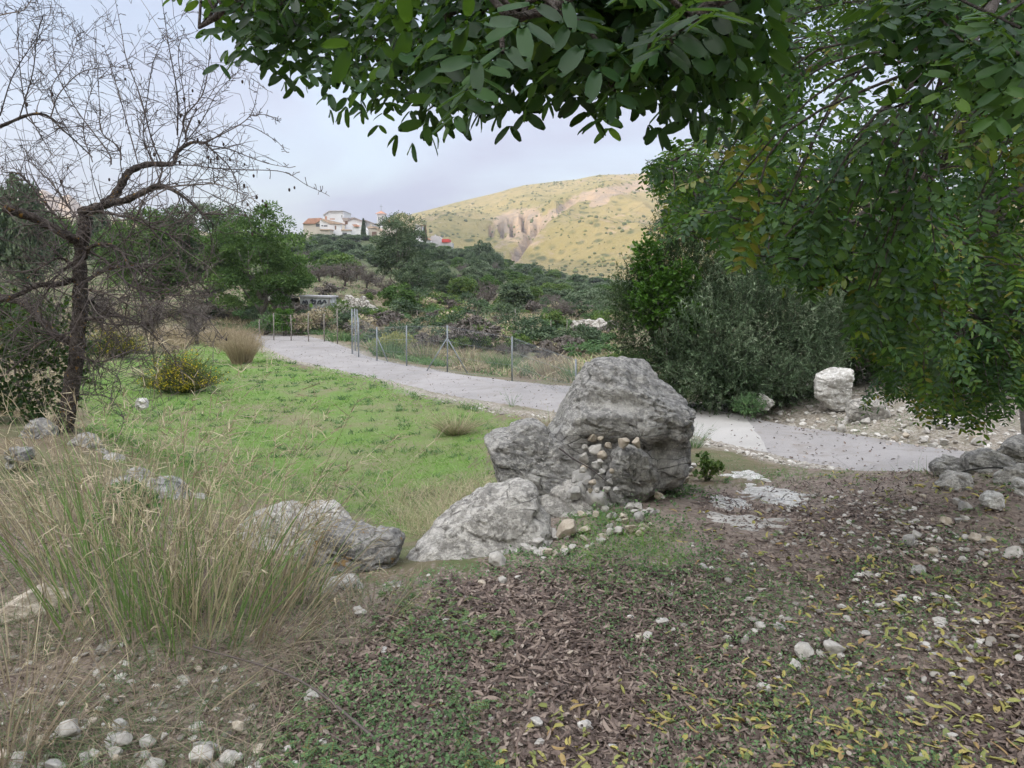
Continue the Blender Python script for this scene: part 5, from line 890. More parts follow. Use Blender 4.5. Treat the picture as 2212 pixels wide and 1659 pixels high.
rubble_wall('collapsed white rubble wall below the bare orchard, left of the bright green bush', [(728, 672), (826, 690)], 43, 41, [14, 36, 36, 36, 20, 10], 1300, 1)
rubble_wall('dry stone wall retaining the far green field on the right', [(1195, 718), (1325, 722)], 41, 40, [8, 22, 24, 24, 26, 22], 1100, 2, s0=.2)
rubble_wall('low broken stone edge of the terrace under the upper road', [(575, 648), (625, 652)], 46, 45, [6, 14, 12, 8], 120, 3, s0=.15)
# painted concrete water box
b = bz(655, 668, 44.5); b[2] = at(655, 666, 44.5)[2]; root = thing('water_tank', 'low whitewashed concrete box with scrawled paint set into the terrace', 'water tank', b)
x0, x1 = at(622, 0, 44.5)[0], at(691, 0, 44.5)[0]; zt, zb = at(0, 642, 44.5)[2], at(0, 668, 44.5)[2]; g = Geo(); prism(g, [(x0, zb-.4), (x1, zb-.4), (x1, zt), (x0, zt+.05)], 44.5, 46.3)
m, t, p, o = M('painted_concrete', .9, .2); co = nd(t, 'ShaderNodeTexCoord').outputs['Object']; c = mixc(t, ramp(t, noise(t, 2.2, 6, .7, 1.5, co), [(.5, 0), (.56, 1)]), (.62, .66, .68), (.33, .33, .33)); t.links.new(c, p.inputs['Base Color']); g.build('tank_wall', m, root, b)
g = Geo(); prism(g, [(x0-.06, zt+.01), (x1+.06, zt-.04), (x1+.06, zt+.05), (x0-.06, zt+.1)], 44.42, 46.4); g.build('rim', MT['plaster_grey'], root, b)
mp_ = plain('green_paint', (.28, .52, .12), .8, .2, .1, 3); mb_ = plain('dark_paint', (.09, .10, .12), .8, .2, .1, 3); xx = lambda q: at(q, 0, 44.5)[0]; zz_ = lambda q: at(0, q, 44.5)[2]
g = Geo()                                     # scrawled lettering: looping strokes
for (ua, va, pts) in [(628, 648, [(0, 8), (3, 2), (6, 7), (9, 1), (12, 8), (7, 9)]), (646, 647, [(0, 2), (6, 0), (4, 7), (9, 9), (12, 3), (7, 2)]), (662, 648, [(0, 9), (3, 3), (8, 1), (7, 8), (13, 5), (17, 0), (20, 7)])]:
    q = smoothline([[xx(ua+a_), 44.46, zz_(va+b_)] for a_, b_ in pts], 20); tube(g, q, .045, 4)
g.build('paint_scrawl', mb_, root, b)
g = Geo(); prism(g, [(xx(627), zz_(665)), (xx(637), zz_(665)), (xx(637), zz_(660)), (xx(627), zz_(660))], 44.44, 44.6); g.build('opening', mb_, root, b)
g = Geo(); prism(g, [(xx(643), zz_(663)), (xx(650), zz_(664)), (xx(651), zz_(657)), (xx(646), zz_(655)), (xx(643), zz_(658))], 44.46, 44.6); g.build('green_paint_patch', mp_, root, b)
def fence(label, posts, hgt, rad, mat, mesh=True, wires=4, name='wire_fence', braces=(), cell=.09):
    """posts: (u_top, v_top, v_bottom, Y)"""
    A = np.array([at(u, vb, Y) for u, vt, vb, Y in posts]); T = np.array([at(u, vt, Y) for u, vt, vb, Y in posts]); A[:, 2] = np.minimum(A[:, 2], H(A[:, 0], A[:, 1]))-.05; root = thing(name, label, 'fence', A[0], 'wire fences')
    for a_, b_ in zip(A, T): g = Geo(); tube(g, [a_, a_*.5+b_*.5+rng.normal(size=3)*.01, b_], rad, 6); g.build('post', mat, root, A[0], True)
    for (i_, du) in braces: g = Geo(); d_ = A[i_]+np.array([du, 0, .05]); tube(g, [d_, A[i_]*.25+T[i_]*.75], rad*.7, 5); g.build('brace', mat, root, A[0], True)
    g = Geo()
    for i_ in range(len(A)-1):
        for k in range(wires):
            f = .1+.88*k/max(wires-1, 1); tube(g, [A[i_]*(1-f)+T[i_]*f, (A[i_]+A[i_+1])*.5*(1-f)+(T[i_]+T[i_+1])*.5*f-np.array([0, 0, .02]), A[i_+1]*(1-f)+T[i_+1]*f], .004 if not mesh else .0025, 3, cap=False)
        if mesh:
            L = np.linalg.norm(A[i_+1]-A[i_]); n = int((L+hgt)/cell)
            for s_ in (1, -1):
                for k in range(n):
                    x_0 = k*cell-hgt; e0, e1 = max(x_0, 0), min(x_0+hgt, L)
                    if e1 <= e0: continue
                    f0, f1 = (e0-x_0)/hgt, (e1-x_0)/hgt
                    if s_ < 0: f0, f1 = 1-f0, 1-f1
                    def q(e, f): a_ = A[i_]*(1-e/L)+A[i_+1]*e/L; b_ = T[i_]*(1-e/L)+T[i_+1]*e/L; return a_*(1-f)+b_*f
                    tube(g, [q(e0, f0), q(e1, f1)], .0013, 3, cap=False)
    g.build('netting', MT['steel'] if mesh else mat, root, A[0]); return root
fence('chain link fence on steel posts running beside the road in the middle', [(760, 668, 742, 25.5), (774, 686, 752, 24.4), (814, 706, 768, 23.2), (878, 703, 778, 21.6), (966, 703, 785, 20.2), (1106, 727, 806, 18.6), (1244, 776, 838, 14.6)], 1.25, .022, MT['steel'], braces=((4, .55), (4, -.6), (2, .35)))
fence('short return of steel fence with paired posts at the bend of the road', [(760, 667, 736, 25.6), (766, 667, 732, 26.8), (771, 668, 720, 29)], 1.2, .022, MT['steel'], mesh=False)
fence('wire fence on weathered posts along the outside of the road bend', [(560, 690, 722, 33), (591, 676, 722, 32), (628, 680, 722, 31.5), (666, 676, 721, 31), (700, 678, 720, 31), (728, 668, 722, 30)], 1.0, .024, MT['wood'], mesh=False, wires=4)
fence('vineyard wire fence on thin posts across the middle terrace', [(860, 672, 694, 40), (901, 671, 696, 39), (942, 673, 697, 38.5), (980, 677, 698, 38), (1019, 684, 704, 37), (1040, 684, 704, 37), (1076, 683, 704, 36.5), (1113, 668, 706, 36)], .9, .024, MT['wood'], mesh=False, wires=3, braces=((4, -.5), (5, .6), (7, .35)))
fence('thin posted fence in front of the far stone wall', [(1153, 694, 716, 38), (1190, 692, 718, 37.5), (1225, 692, 718, 37), (1260, 692, 720, 36.5), (1296, 694, 722, 36)], .8, .022, MT['wood'], mesh=False, wires=2, braces=((4, -.4),))
b = at(814, 690, 42); g = Geo(); tube(g, [at(816, 688, 42)-[0, 0, .2], at(815, 663, 42)], .05, 6); root = thing('post', 'single leaning post at the right end of the rubble wall', 'post', b); g.build('shaft', MT['wood'], root, b, True); g = Geo(); tube(g, [at(806, 682, 42), at(815, 665, 42)], .04, 5); g.build('brace', MT['wood'], root, b, True)

# ------------------------------------------------------------------ grasses and scrub
def grassmass(name, P, hmin, hmax, wd, mat, label, seed, per=1, spread=.02, lean=.35, bend=.5, lo=0, hi=1, seg=2, cat='grass', grow=True):
    r = np.random.default_rng(seed); B = np.repeat(P, per, 0)+r.normal(size=(len(P)*per, 3))*np.array([spread, spread, 0]); n = len(B); L = r.uniform(hmin, hmax, n)
    d = norm(np.stack([r.normal(size=n)*lean, r.normal(size=n)*lean, np.ones(n)], -1)); cv = np.stack([r.normal(size=n)*bend, r.normal(size=n)*bend, -r.random(n)*bend], -1)
    w_ = wd*r.uniform(.6, 1.3, n)*(np.clip(B[:, 1]/8, .6, 4) if grow else 1); g = Geo(); tone = np.clip(lo+(hi-lo)*(.5+.55*fbm(B[:, :2], .9, 3, seed)+r.normal(size=n)*.2), 0, 1); blades(g, B-np.array([0, 0, .01]), d, L, w_, cv, seg, tone)
    return tag(g.build(name, mat), label, cat, None, 'stuff')
P1 = ground_pts(130000, LAWN, 6.0, 27, -.75, .12, pw=.0, seed=41); k = fbm(P1[:, :2], .8, 4, 12)+rng.normal(size=len(P1))*.25 > -.16; grassmass('lawn_grass', P1[k], .03, .09, .010, MT['grass'], 'short bright green grass covering the field inside the bend of the road', 42, lean=.6, seg=1)
P1 = ground_pts(26000, LAWN, 6.0, 16, -.75, .12, seed=43); k = fbm(P1[:, :2], .8, 4, 12)+rng.normal(size=len(P1))*.2 < -.02; grassmass('dead_grass', P1[k], .02, .07, .008, MT['straw_pale'], 'thin brownish grass in the bare patches of the field', 44, lean=1.2, seg=1)
P1 = ground_pts(900, LAWN, 6.5, 24, -.75, .12, pw=.0, seed=143); grassmass('lawn_tufts', P1, .05, .16, .009, MT['weed'], 'darker taller tufts dotted over the lawn', 144, per=16, spread=.045, lean=.6, seg=2)
MID = [(440, 715), (700, 724), (760, 740), (820, 768), (980, 800), (1240, 830), (1340, 830), (1330, 690), (1320, 640), (700, 640), (450, 680)]
P1 = ground_pts(60000, None, 16, 62, -.4, .2, pw=.6, seed=45); D_, _ = road_d(P1[:, 0], P1[:, 1]); uvp = proj(P1); ins = pip(uvp, MID) & (D_ > .15); k = ins & (fbm(P1[:, :2], .35, 3, 46) > -.15); grassmass('rough_grass', P1[k], .12, .42, .012, MT['straw'], 'rough dry and green grass between the road and the terraces', 47, lean=.5, hi=.95, seg=2)
k = ins & (D_ < 1.6) & (fbm(P1[:, :2], .5, 3, 48) > -.2); grassmass('verge_grass', np.repeat(P1[k], 3, 0)+rng.normal(size=(k.sum()*3, 3))*[.12, .12, 0], .1, .35, .012, MT['weed'], 'green weeds along the far verge of the road under the fence', 49, lean=.5, seg=2)
P1 = ground_pts(30000, None, 40, 120, -1.2, .5, pw=.6, seed=50); grassmass('field_grass', P1, .1, .4, .016, MT['weed'], 'low growth covering the upper terraces and fields', 51, lean=.6, seg=1)
LEFTF = [(-300, 660), (560, 690), (560, 735), (330, 735), (160, 790), (150, 900), (-300, 950)]
P1 = ground_pts(50000, LEFTF, 8, 45, -1.2, -.2, pw=.5, seed=52); k = fbm(P1[:, :2], .4, 3, 53) > -.3; grassmass('dry_grass', P1[k], .15, .5, .012, MT['straw'], 'dry brown grass beyond the left side of the lawn', 54, lean=.45, hi=.8, seg=2)
P1 = ground_pts(20000, [(330, 730), (345, 672), (470, 672), (560, 690), (560, 730)], 24, 34, -.6, -.3, seed=55); grassmass('dry_grass', P1, .3, .9, .010, MT['straw_pale'], 'pinkish band of tall dry grass at the far end of the lawn', 56, lean=.3, seg=2, per=2, spread=.1)
# left foreground slope: tangled dry grass
LFG = [(-200, 1750), (-200, 1000), (60, 1010), (230, 1040), (480, 1120), (660, 1240), (900, 1290), (860, 1340), (760, 1420), (640, 1540), (570, 1750)]
P1 = ground_pts(6500, LFG, 1.5, 8, -.95, .0, seed=57); grassmass('dry_grass', P1, .10, .34, .0052, MT['straw'], 'matted grey brown dry grass on the slope at the left', 58, lean=.9, bend=.9, hi=.5, seg=3, per=2, spread=.04)
P1 = ground_pts(12000, LFG, 1.5, 7, -.95, .0, ns=1.2, nth=-.02, seed=59); grassmass('green_grass', P1, .06, .2, .004, MT['weed'], 'green grass blades growing through the dry grass at the left', 60, lean=.5, seg=2, per=2)
P1 = ground_pts(900, [(1230, 1180), (1330, 1110), (1480, 1130), (1460, 1200), (1360, 1215), (1240, 1260)], 3.2, 5, 0, .35, seed=61); grassmass('green_grass', P1, .05, .16, .005, MT['grass'], 'fresh green grass tufts below the boulders', 62, lean=.4, seg=2, per=5, spread=.02)
P1 = ground_pts(5000, [(1500, 1000), (1640, 1000), (1760, 1040), (1800, 1100), (1620, 1040), (1500, 1030)], 5, 8.5, .2, .7, seed=63); grassmass('green_grass', P1, .03, .09, .006, MT['weed'], 'short grass along the road edge of the track', 64, lean=.6, seg=1, per=2)
P1 = ground_pts(500, [(1820, 1040), (1860, 1010), (2020, 1010), (2020, 1040)], 5.6, 6.6, .4, .65, seed=65); grassmass('green_grass', P1, .06, .22, .004, MT['weed'], 'thin grass blades on the crest in front of the road', 66, lean=.3, seg=2)
P1 = ground_pts(9000, [(900, 1150), (850, 1090), (1020, 1020), (1060, 1060), (1100, 1100), (960, 1170)], 5, 8, -.2, .05, seed=67); grassmass('dry_grass', P1, .08, .3, .004, MT['straw'], 'mixed grass at the foot of the rounded boulder beside the lawn', 68, lean=.5, lo=.2, hi=1, seg=2)
P1 = ground_pts(4000, [(1150, 1120), (1160, 1075), (1240, 1050), (1330, 1090), (1260, 1130)], 4, 6, 0, .3, seed=69); grassmass('dry_grass', P1[::3], .06, .2, .003, MT['straw_pale'], 'brown dead grass caught under the rubble between the boulders', 70, lean=1.2, seg=3, bend=1.2)
P1 = ground_pts(14000, None, 8, 16, -.1, .95, seed=71); P1 = P1[pip(proj(P1), RIGHTB) & (fbm(P1[:, :2], 1.1, 3, 72) > .12)]; grassmass('green_grass', P1, .03, .1, .007, MT['weed'], 'weeds among the gravel of the bank across the road', 73, lean=.7, seg=1, per=2)
def tussock(label, P0, n, h, rad, wd, mat, seed, lo=0, hi=1, fan=.5, bend=.35, name='grass_tussock', group='grass tussocks', heads=0, cat='grass clump', lean=(0, 0)):
    r = np.random.default_rng(seed); an = r.random(n)*2*pi; q = r.random(n)**.5; B = P0+np.stack([np.cos(an)*rad*q, np.sin(an)*rad*q, np.zeros(n)-.03], -1); B[:, 2] = np.maximum(B[:, 2], 0*B[:, 2]+H(B[:, 0], B[:, 1])-.03) if P0[1] < 40 else B[:, 2]
    d = norm(np.stack([np.cos(an)*q*fan+r.normal(size=n)*.12+lean[0], np.sin(an)*q*fan+r.normal(size=n)*.12+lean[1], np.ones(n)], -1)); L = h*r.uniform(.45, 1, n); cv = np.stack([np.cos(an)*bend*r.random(n), np.sin(an)*bend*r.random(n), -bend*.5*r.random(n)], -1)+r.normal(size=(n, 3))*.06
    g = Geo(); blades(g, B, d, L, wd*r.uniform(.6, 1.3, n), cv, 4, np.clip(r.uniform(lo, hi, n), 0, 1)); root = thing(name, label, cat, P0, group)
    if heads:
        k = r.choice(n, min(heads, n), False); T = B[k]+d[k]*L[k][:, None]+cv[k]*L[k][:, None]; m_ = 9; TT = np.repeat(T, m_, 0); tt3 = r.random(len(TT))*.16*h; dd = np.repeat(norm(d[k]+cv[k]*2), m_, 0); TT = TT-dd*tt3[:, None]; s_ = norm(dd+r.normal(size=TT.shape)*.55)
        blades(g, TT, s_, h*.10*r.uniform(.4, 1.2, len(TT)), np.full(len(TT), wd*.8), r.normal(size=TT.shape)*.25-np.array([0, 0, .3]), 2, r.uniform(.3, .7, len(TT)))
    g.build('stalks', mat, root, P0); return root
for u, v, n, h, rad, lo, hi, fan, lab, hd in [(522, 786, 900, 1.25, .28, 0, 1, .3, 'tall pale straw tussock on the lawn edge next to the road bend', 60), (500, 748, 700, 1.1, .5, 0, 1, .4, 'straw tussock behind the tall pale one', 40)]:
    tussock(lab, gp(u, v), n, h, rad, .012, MT['straw_pale'], u, lo, hi, fan, heads=hd)
tussock('rounded grey green grass tussock on the lawn, left of the boulders', gp(985, 938), 900, .55, .12, .005, MT['straw'], 7, .2, .95, 1.1, .5, heads=120)
tussock('small dark green grass tussock on the lawn', gp(704, 1018), 60, .16, .04, .008, MT['weed'], 8, fan=.8)
# tall grass in the left foreground
for k, (u, v, n, h, rad, lo, hi, fan, hd, lab, ln) in enumerate([(300, 1330, 560, 1.25, .26, .2, 1, .45, 110, 'tallest clump of green and straw stalks in the left foreground', (.05, 0)), (420, 1380, 460, 1.05, .22, .1, 1, .5, 90, 'clump of tall grass right of the tallest one', (.1, 0)),
        (560, 1350, 560, .75, .25, 0, .72, .8, 60, 'brown fanning clump of dry stalks in front of the lichen boulder', (.3, 0)), (200, 1220, 300, 1.1, .22, .1, 1, .5, 80, 'thin tall grass clump behind the tallest one', (0, 0)), (90, 1180, 260, .9, .25, 0, .7, .7, 70, 'dry clump leaning right at the left edge', (.25, 0)),
        (480, 1270, 300, 1.0, .25, .1, 1, .5, 90, 'tall thin stalks in front of the pale boulder', (.05, 0)), (620, 1290, 200, .75, .18, .1, .95, .7, 60, 'sparse tall stalks beside the lichen boulder', (.15, 0)), (60, 1500, 240, .6, .2, 0, .6, .9, 40, 'low dry clump at the left edge below the cream rock', (.2, 0)), (0, 1640, 160, .7, .12, 0, .6, .6, 30, 'dry stalks in the bottom left corner', (.1, 0)), (340, 1520, 150, .45, .2, 0, .7, 1.1, 20, 'loose dry stalks above the bottom left stones', (.2, 0)),
        (250, 1290, 150, 1.75, .35, .05, .6, .35, 90, 'tallest straw coloured seed stalks rising over the green clump', (0, 0)), (450, 1290, 110, 1.5, .35, .05, .6, .35, 80, 'tall straw stalks standing against the lawn', (.05, 0)), (620, 1270, 70, 1.2, .3, .05, .6, .5, 50, 'thin straw stalks leaning over the lichen boulder', (.2, 0)), (100, 1200, 110, 1.3, .35, .05, .6, .6, 70, 'long pale stalks leaning in front of the almond trunk', (-.3, 0)),
        (850, 1090, 160, .55, .2, .1, .9, .8, 60, 'thin feathery grass at the near edge of the lawn', (0, 0)), (960, 1110, 130, .5, .16, .1, .9, .8, 50, 'feathery grass beside the sloping slab', (0, 0)), (800, 1330, 130, .35, .14, 0, .5, 1.0, 20, 'pale loose stalks over the rocks left of the slab', (.1, 0))]):
    tussock(lab, gp(u, v), int(n*(.30 if hi > .9 else .34)), h*(.95 if hi > .9 else .8), rad*1.25, .0062 if hi > .9 else .005, MT['straw'], 200+k, lo+(.5 if hi > .9 and h < 1.3 and v > 1150 else .1), hi, fan*.75, .28, heads=hd//2, group='clumps of tall grass in the left foreground', lean=ln)
for u, v, Y, s, lab in [(690, 745, 27, 1, 0)]: pass
# broom shrubs with yellow flowers
def broom(label, P0, rx, h, n, seed, fl=.5, lw=.008):
    r = np.random.default_rng(seed); an = r.random(n)*2*pi; q = r.random(n)**.6; d = norm(np.stack([np.cos(an)*q*1.15, np.sin(an)*q*.9, 1-.62*q], -1)); L = h*r.uniform(.6, 1.05, n)*(1+.35*q); B = P0+np.stack([np.cos(an)*rx*.25*q, np.sin(an)*rx*.25*q, np.zeros(n)], -1)
    root = thing('broom_shrub', label, 'shrub', P0, 'yellow flowering shrubs on the lawn'); g = Geo(); cv = np.stack([np.cos(an)*.12*q*rx/h, np.sin(an)*.12*q, -.1*q], -1); blades(g, B, d*np.array([rx/h*.62, .7, 1]), L, np.full(n, lw), cv, 3, r.random(n))
    m_ = 14; t_ = r.uniform(.25, 1, (n, m_)); dd = d*np.array([rx/h*.62, .7, 1]); Q = B[:, None]+dd[:, None]*(L[:, None]*t_)[..., None]+cv[:, None]*(L[:, None]*t_**2)[..., None]; Q = Q.reshape(-1, 3); s_ = norm(np.repeat(d, m_, 0)+r.normal(size=Q.shape)*.5); blades(g, Q, s_, h*.10*r.uniform(.5, 1.4, len(Q)), np.full(len(Q), lw*.9), r.normal(size=Q.shape)*.1, 1, r.random(len(Q)))
    g.build('shoots', MT['gorse'], root, P0); k = r.random(len(Q)) < fl*np.clip(1.2*fbm(Q, 1.7, 2, seed)+.45, .02, 1)*(t_.ravel()**1.2); g = Geo(); F_ = Q[k]; F_ = np.repeat(F_, 2, 0)+r.normal(size=(len(F_)*2, 3))*.018; n2 = len(F_); scatter(g, LEAF6*np.array([1.8, 1, 1]), LEAF6F, F_, frames(rdir(n2, r), rdir(n2, r)), .028*r.uniform(.6, 1.4, n2), r.random(n2)); g.build('flowers', MT['yflower'], root, P0)
broom('round broom shrub covered in yellow flowers in the middle of the lawn edge', gp(392, 848), .95, .92, 620, 5, .62, .010)
broom('yellow flowering shrub farther off, behind the almond trunk', gp(245, 772), 1.1, .95, 500, 6, .5, .014)
b = gp(330, 762); tussock('heap of grey dead twigs behind the round yellow shrub', b, 500, .4, .5, .012, MT['ftwig'], 9, fan=1.6, name='brushwood_heap', group=None, cat='brushwood')
# dry weeds and vines behind the fence
for k, (u, v, n, h, rad, mt, nm, lab) in enumerate([(1085, 800, 420, .75, .35, 'weed', 'tall_weeds', 'green upright weeds under the fence, right of the middle'), (1145, 812, 260, .55, .3, 'weed', 'tall_weeds', 'low green weeds by the road right of the fence brace'), (1190, 815, 300, .7, .3, 'straw_pale', 'tall_weeds', 'dry brown weeds left of the boulder beyond the road'),
        (1245, 822, 300, .6, .3, 'weed', 'tall_weeds', 'green weeds just left of the boulder beyond the road'), (840, 770, 400, .9, .5, 'weed', 'tall_weeds', 'green weeds behind the first fence bay'), (920, 778, 400, .8, .5, 'straw', 'tall_weeds', 'mixed weeds behind the second fence bay'), (1020, 790, 400, .8, .5, 'straw', 'tall_weeds', 'mixed weeds behind the third fence bay'),
        (1060, 735, 240, .7, .4, 'weed', 'tall_weeds', 'green mound of growth on the lower terrace'), (730, 735, 300, .5, .5, 'weed', 'tall_weeds', 'green weeds at the foot of the steel corner posts'), (560, 715, 260, .8, .5, 'weed', 'tall_weeds', 'weeds under the carob at the road bend'), (1490, 970, 200, .42, .12, 'weed', 'tall_weeds', 'feathery green plant at the right foot of the largest boulder'), (1105, 875, 26, .38, .04, 'weed', 'tall_weeds', 'small upright plant on the lawn edge in front of the road'), (1185, 915, 60, .4, .1, 'straw', 'tall_weeds', 'dry seed stalks left of the largest boulder')]):
    tussock(lab, gp(u, v), n, h, rad, .012 if v < 850 else .004, MT[mt], 500+k, fan=.5, name=nm, group='tall weeds beside the road', cat='weeds', heads=20)
def bush(name, label, P0, rx, h, mat, leaf, lobes, per, seed, group=None, cat='bush'):
    r = np.random.default_rng(seed); P, D, tone, cs, lr = crown_pts(r, P0+np.array([0, 0, h*.48]), (rx, rx*.8, h*.5), lobes, per, .36, .85, .2); root = thing(name, label, cat, P0, group); g = Geo(); leafset(g, P, D, tone, leaf, r); g.build('foliage', mat, root, P0); g = Geo()
    for c_ in cs[:10]: tube(g, smoothline([P0-np.array([0, 0, .05]), P0*.5+c_*.5, c_], 5), np.linspace(.03, .008, 5)*h, 5, .3, False)
    g.build('stems', MT['bark_grey'], root, P0); return root
bush('loquat_bush', 'low spreading dark bush with big glossy leaves on the bare plot beyond the road', gp(1258, 762)+np.array([0, 0, .1]), 1.15, .95, MT['dark'], .13, 26, 90, 1)
for k, (u, v, rx, h, mt, lf, lab) in enumerate([(1085, 738, 1.6, .6, 'dark', .09, 'dark creeping ivy mound on the edge of the middle terrace'), (1150, 742, 1.2, .5, 'dark', .09, 'dark ivy mound right of the first one on the terrace edge'), (1040, 748, .9, .9, 'green', .09, 'yellowish bush on the terrace above the fence'), (1000, 712, .9, .7, 'straw_pale', .09, 'bush with pale fluffy seed heads on the terrace'), (950, 672, 1.6, 1.1, 'green', .11, 'mixed bushes above the vineyard fence'),
        (900, 672, 1.2, .9, 'green', .11, 'yellow green bush right of the bright green one'), (740, 700, 1.2, 1.3, 'green', .1, 'yellow green bush just left of the steel corner posts'), (790, 700, 1.3, .8, 'green', .1, 'yellow green bush behind the steel corner posts'), (612, 722, .7, 1.5, 'ivy', .1, 'dark ivy covered stump on the outside of the road bend'), (690, 716, 1.2, 1.1, 'straw', .1, 'dry brown scrub on the outside of the road bend'), (650, 718, 1.2, 1.0, 'straw', .1, 'dry scrub below the painted concrete box'),
        (570, 722, 1.2, 1.2, 'weed', .1, 'green scrub below the carob at the road bend'), (850, 765, .9, .8, 'yleaf', .08, 'bush with pale yellow leaves behind the fence'), (880, 730, 1.0, .7, 'straw', .08, 'dry scrub on the plot behind the fence'), (935, 745, 1.0, .7, 'straw', .08, 'dry tangled scrub in the middle of the plot'), (1310, 815, .7, .5, 'yleaf', .07, 'yellowing vines behind the top of the boulder'), (1340, 800, .7, .5, 'green', .07, 'green vines behind the top of the boulder'),
        (590, 655, 1.8, 1.1, 'carob_mid', .12, 'green undergrowth left of the upper road'), (530, 690, 1.8, 1.6, 'carob_mid', .12, 'green undergrowth at the foot of the big leafy carob'), (455, 690, 2, 1.8, 'ftwig', .12, 'brown undergrowth left of the carob foot'), (1090, 690, 1.4, 1.0, 'dark', .1, 'low dark foliage under the carob above the wire fence'), (1300, 690, 1.6, 1.6, 'olive', .1, 'grey bush at the right end of the far green field')]):
    if mt == 'yleaf' and 'yleaf' not in MT: MT['yleaf'] = leafmat('pale_yellow_leaf', [(0, (.18, .19, .07)), (.5, (.34, .34, .12)), (1, (.48, .44, .2))], .6, .2, .2)
    bush('bush', lab, gp(u, v), rx, h, MT[mt], lf, 22, 80, 600+k, 'bushes on the terraces beyond the road')

# scattered scrub on the terraces and plots beyond the fence
SB = []
for k, (mt, rx, h, lab) in enumerate([('green', .7, .6, 'green scrub bush on the plots beyond the fence'), ('weed', .8, .5, 'dull green scrub bush on the plots beyond the fence'), ('straw', .7, .6, 'dry straw coloured scrub bush on the plots beyond the fence'), ('dark', .9, .9, 'dark green scrub bush on the plots beyond the fence'), ('ftwig', .8, .7, 'grey brown leafless scrub bush on the plots beyond the fence')]):
    SB.append(bush('scrub_bush', lab, np.array([0, 0, -300.]), rx, h, MT[mt], .085, 18, 70, 700+k, 'scrub on the plots beyond the fence'))
rs = np.random.default_rng(12); Q = ground_pts(4200, None, 17, 75, -.42, .2, pw=.4, seed=91); uvq = proj(Q); D_, _ = road_d(Q[:, 0], Q[:, 1]); ok = pip(uvq, MID+[]) & (D_ > 1.2) & (fbm(Q[:, :2], .25, 3, 92) > -.05); ok |= (Q[:, 1] > 52) & (uvq[:, 0] > 880) & (uvq[:, 0] < 1330) & (rs.random(len(Q)) < .3); Q = Q[ok][:230]
for p_ in Q:
    s_ = rs.uniform(.5, 1.5); k_ = rs.integers(5); u_ = proj(p_)[0]; wh = 'below the painted concrete box' if u_ < 700 else 'below the white rubble wall' if u_ < 800 else 'below the central carob' if u_ < 940 else 'behind the braced fence post' if u_ < 1060 else 'below the dark carob' if u_ < 1170 else 'near the far stone wall'
    lab = ('small ' if s_ < .8 else 'wide ' if s_ > 1.25 else '')+['green', 'dull green', 'dry straw coloured', 'dark green', 'grey brown leafless'][k_]+' scrub bush '+('close to the road, ' if p_[1] < 30 else 'on the middle terrace, ' if p_[1] < 45 else 'on the upper terraces, ')+wh
    dup(SB[k_], p_, rs.uniform(0, 6.28), (s_*1.2, s_*1.2, s_*rs.uniform(.7, 1.2)), lab)
for o_ in SB:
    for c_ in list(o_.children): bpy.data.objects.remove(c_)
    bpy.data.objects.remove(o_)
# fallen twigs and sticks
P1 = ground_pts(1600, PODZ, 1.5, 6.5, -.6, .85, seed=93); n_ = len(P1); dd = rdir(n_); dd[:, 2] = np.abs(dd[:, 2])*.12; g = Geo(); blades(g, P1+[0, 0, .012], norm(dd), rs.uniform(.04, .22, n_), np.full(n_, .0028), rdir(n_)*.12*np.array([1, 1, .1]), 4, rs.random(n_)); tag(g.build('twig_litter', MT['twig']), 'thin fallen twigs and leaf stalks on the track', 'ground cover', None, 'stuff')
b = gp(195, 1100)
bush('broadleaf_weed', 'patch of bright broad leaved weeds below the old wall stones', gp(270, 1130), .35, .3, MT['weed'], .05, 14, 30, 640, None, 'weeds')
bush('broadleaf_weed', 'bright green nettles at the right foot of the largest boulder', gp(1525, 1040), .16, .26, MT['green'], .045, 14, 30, 641, None, 'weeds')
spray_tree('young_carob', 'leafy carob sapling behind the almond trunk at the left edge', gp(60, 900), [(60, 800, 7.6, 130, 90, .5), (0, 720, 7.8, 90, 80, .5), (110, 730, 7.7, 80, 70, .4), (20, 880, 7.3, 90, 50, .4)], MT['carob2'], 900, .045, 642, None, .16, 9, TV=LEAF6*np.array([1.5, 1, 1]), rr0=.02, cat='shrub')

# ------------------------------------------------------------------ leafless almond tree on the old wall
ALY = 6.8
rA = np.random.default_rng(99)
b = at(138, 930, ALY); root = thing('almond_tree', 'leafless almond tree with dark leaning trunk on the old wall at the left', 'tree', b)
def PL(pts, Y0=ALY, dy=0.0): return np.array([at(u, v, Y0+dy*i/max(len(pts)-1, 1)) for i, (u, v) in enumerate(pts)])
g = Geo(); T_ = smoothline(PL([(122, 965), (140, 915), (150, 860), (163, 780), (170, 700), (174, 640), (172, 560), (180, 505), (188, 468)]), 40); rr1 = np.interp(np.linspace(0, 1, 40), [0, .06, .2, .5, .8, 1], [.14, .092, .068, .062, .056, .05])
tube(g, T_, rr1, 12, .2); k = g.V[0]; g.V[0] = k+norm(k-np.repeat(T_, 12, 0))*(fbm(k*[1, 1, .5], 14, 3, 3)*.03+fbm(k, 40, 2, 5)*.012)[:, None]; g.build('trunk', MT['bark'], root, b, True)
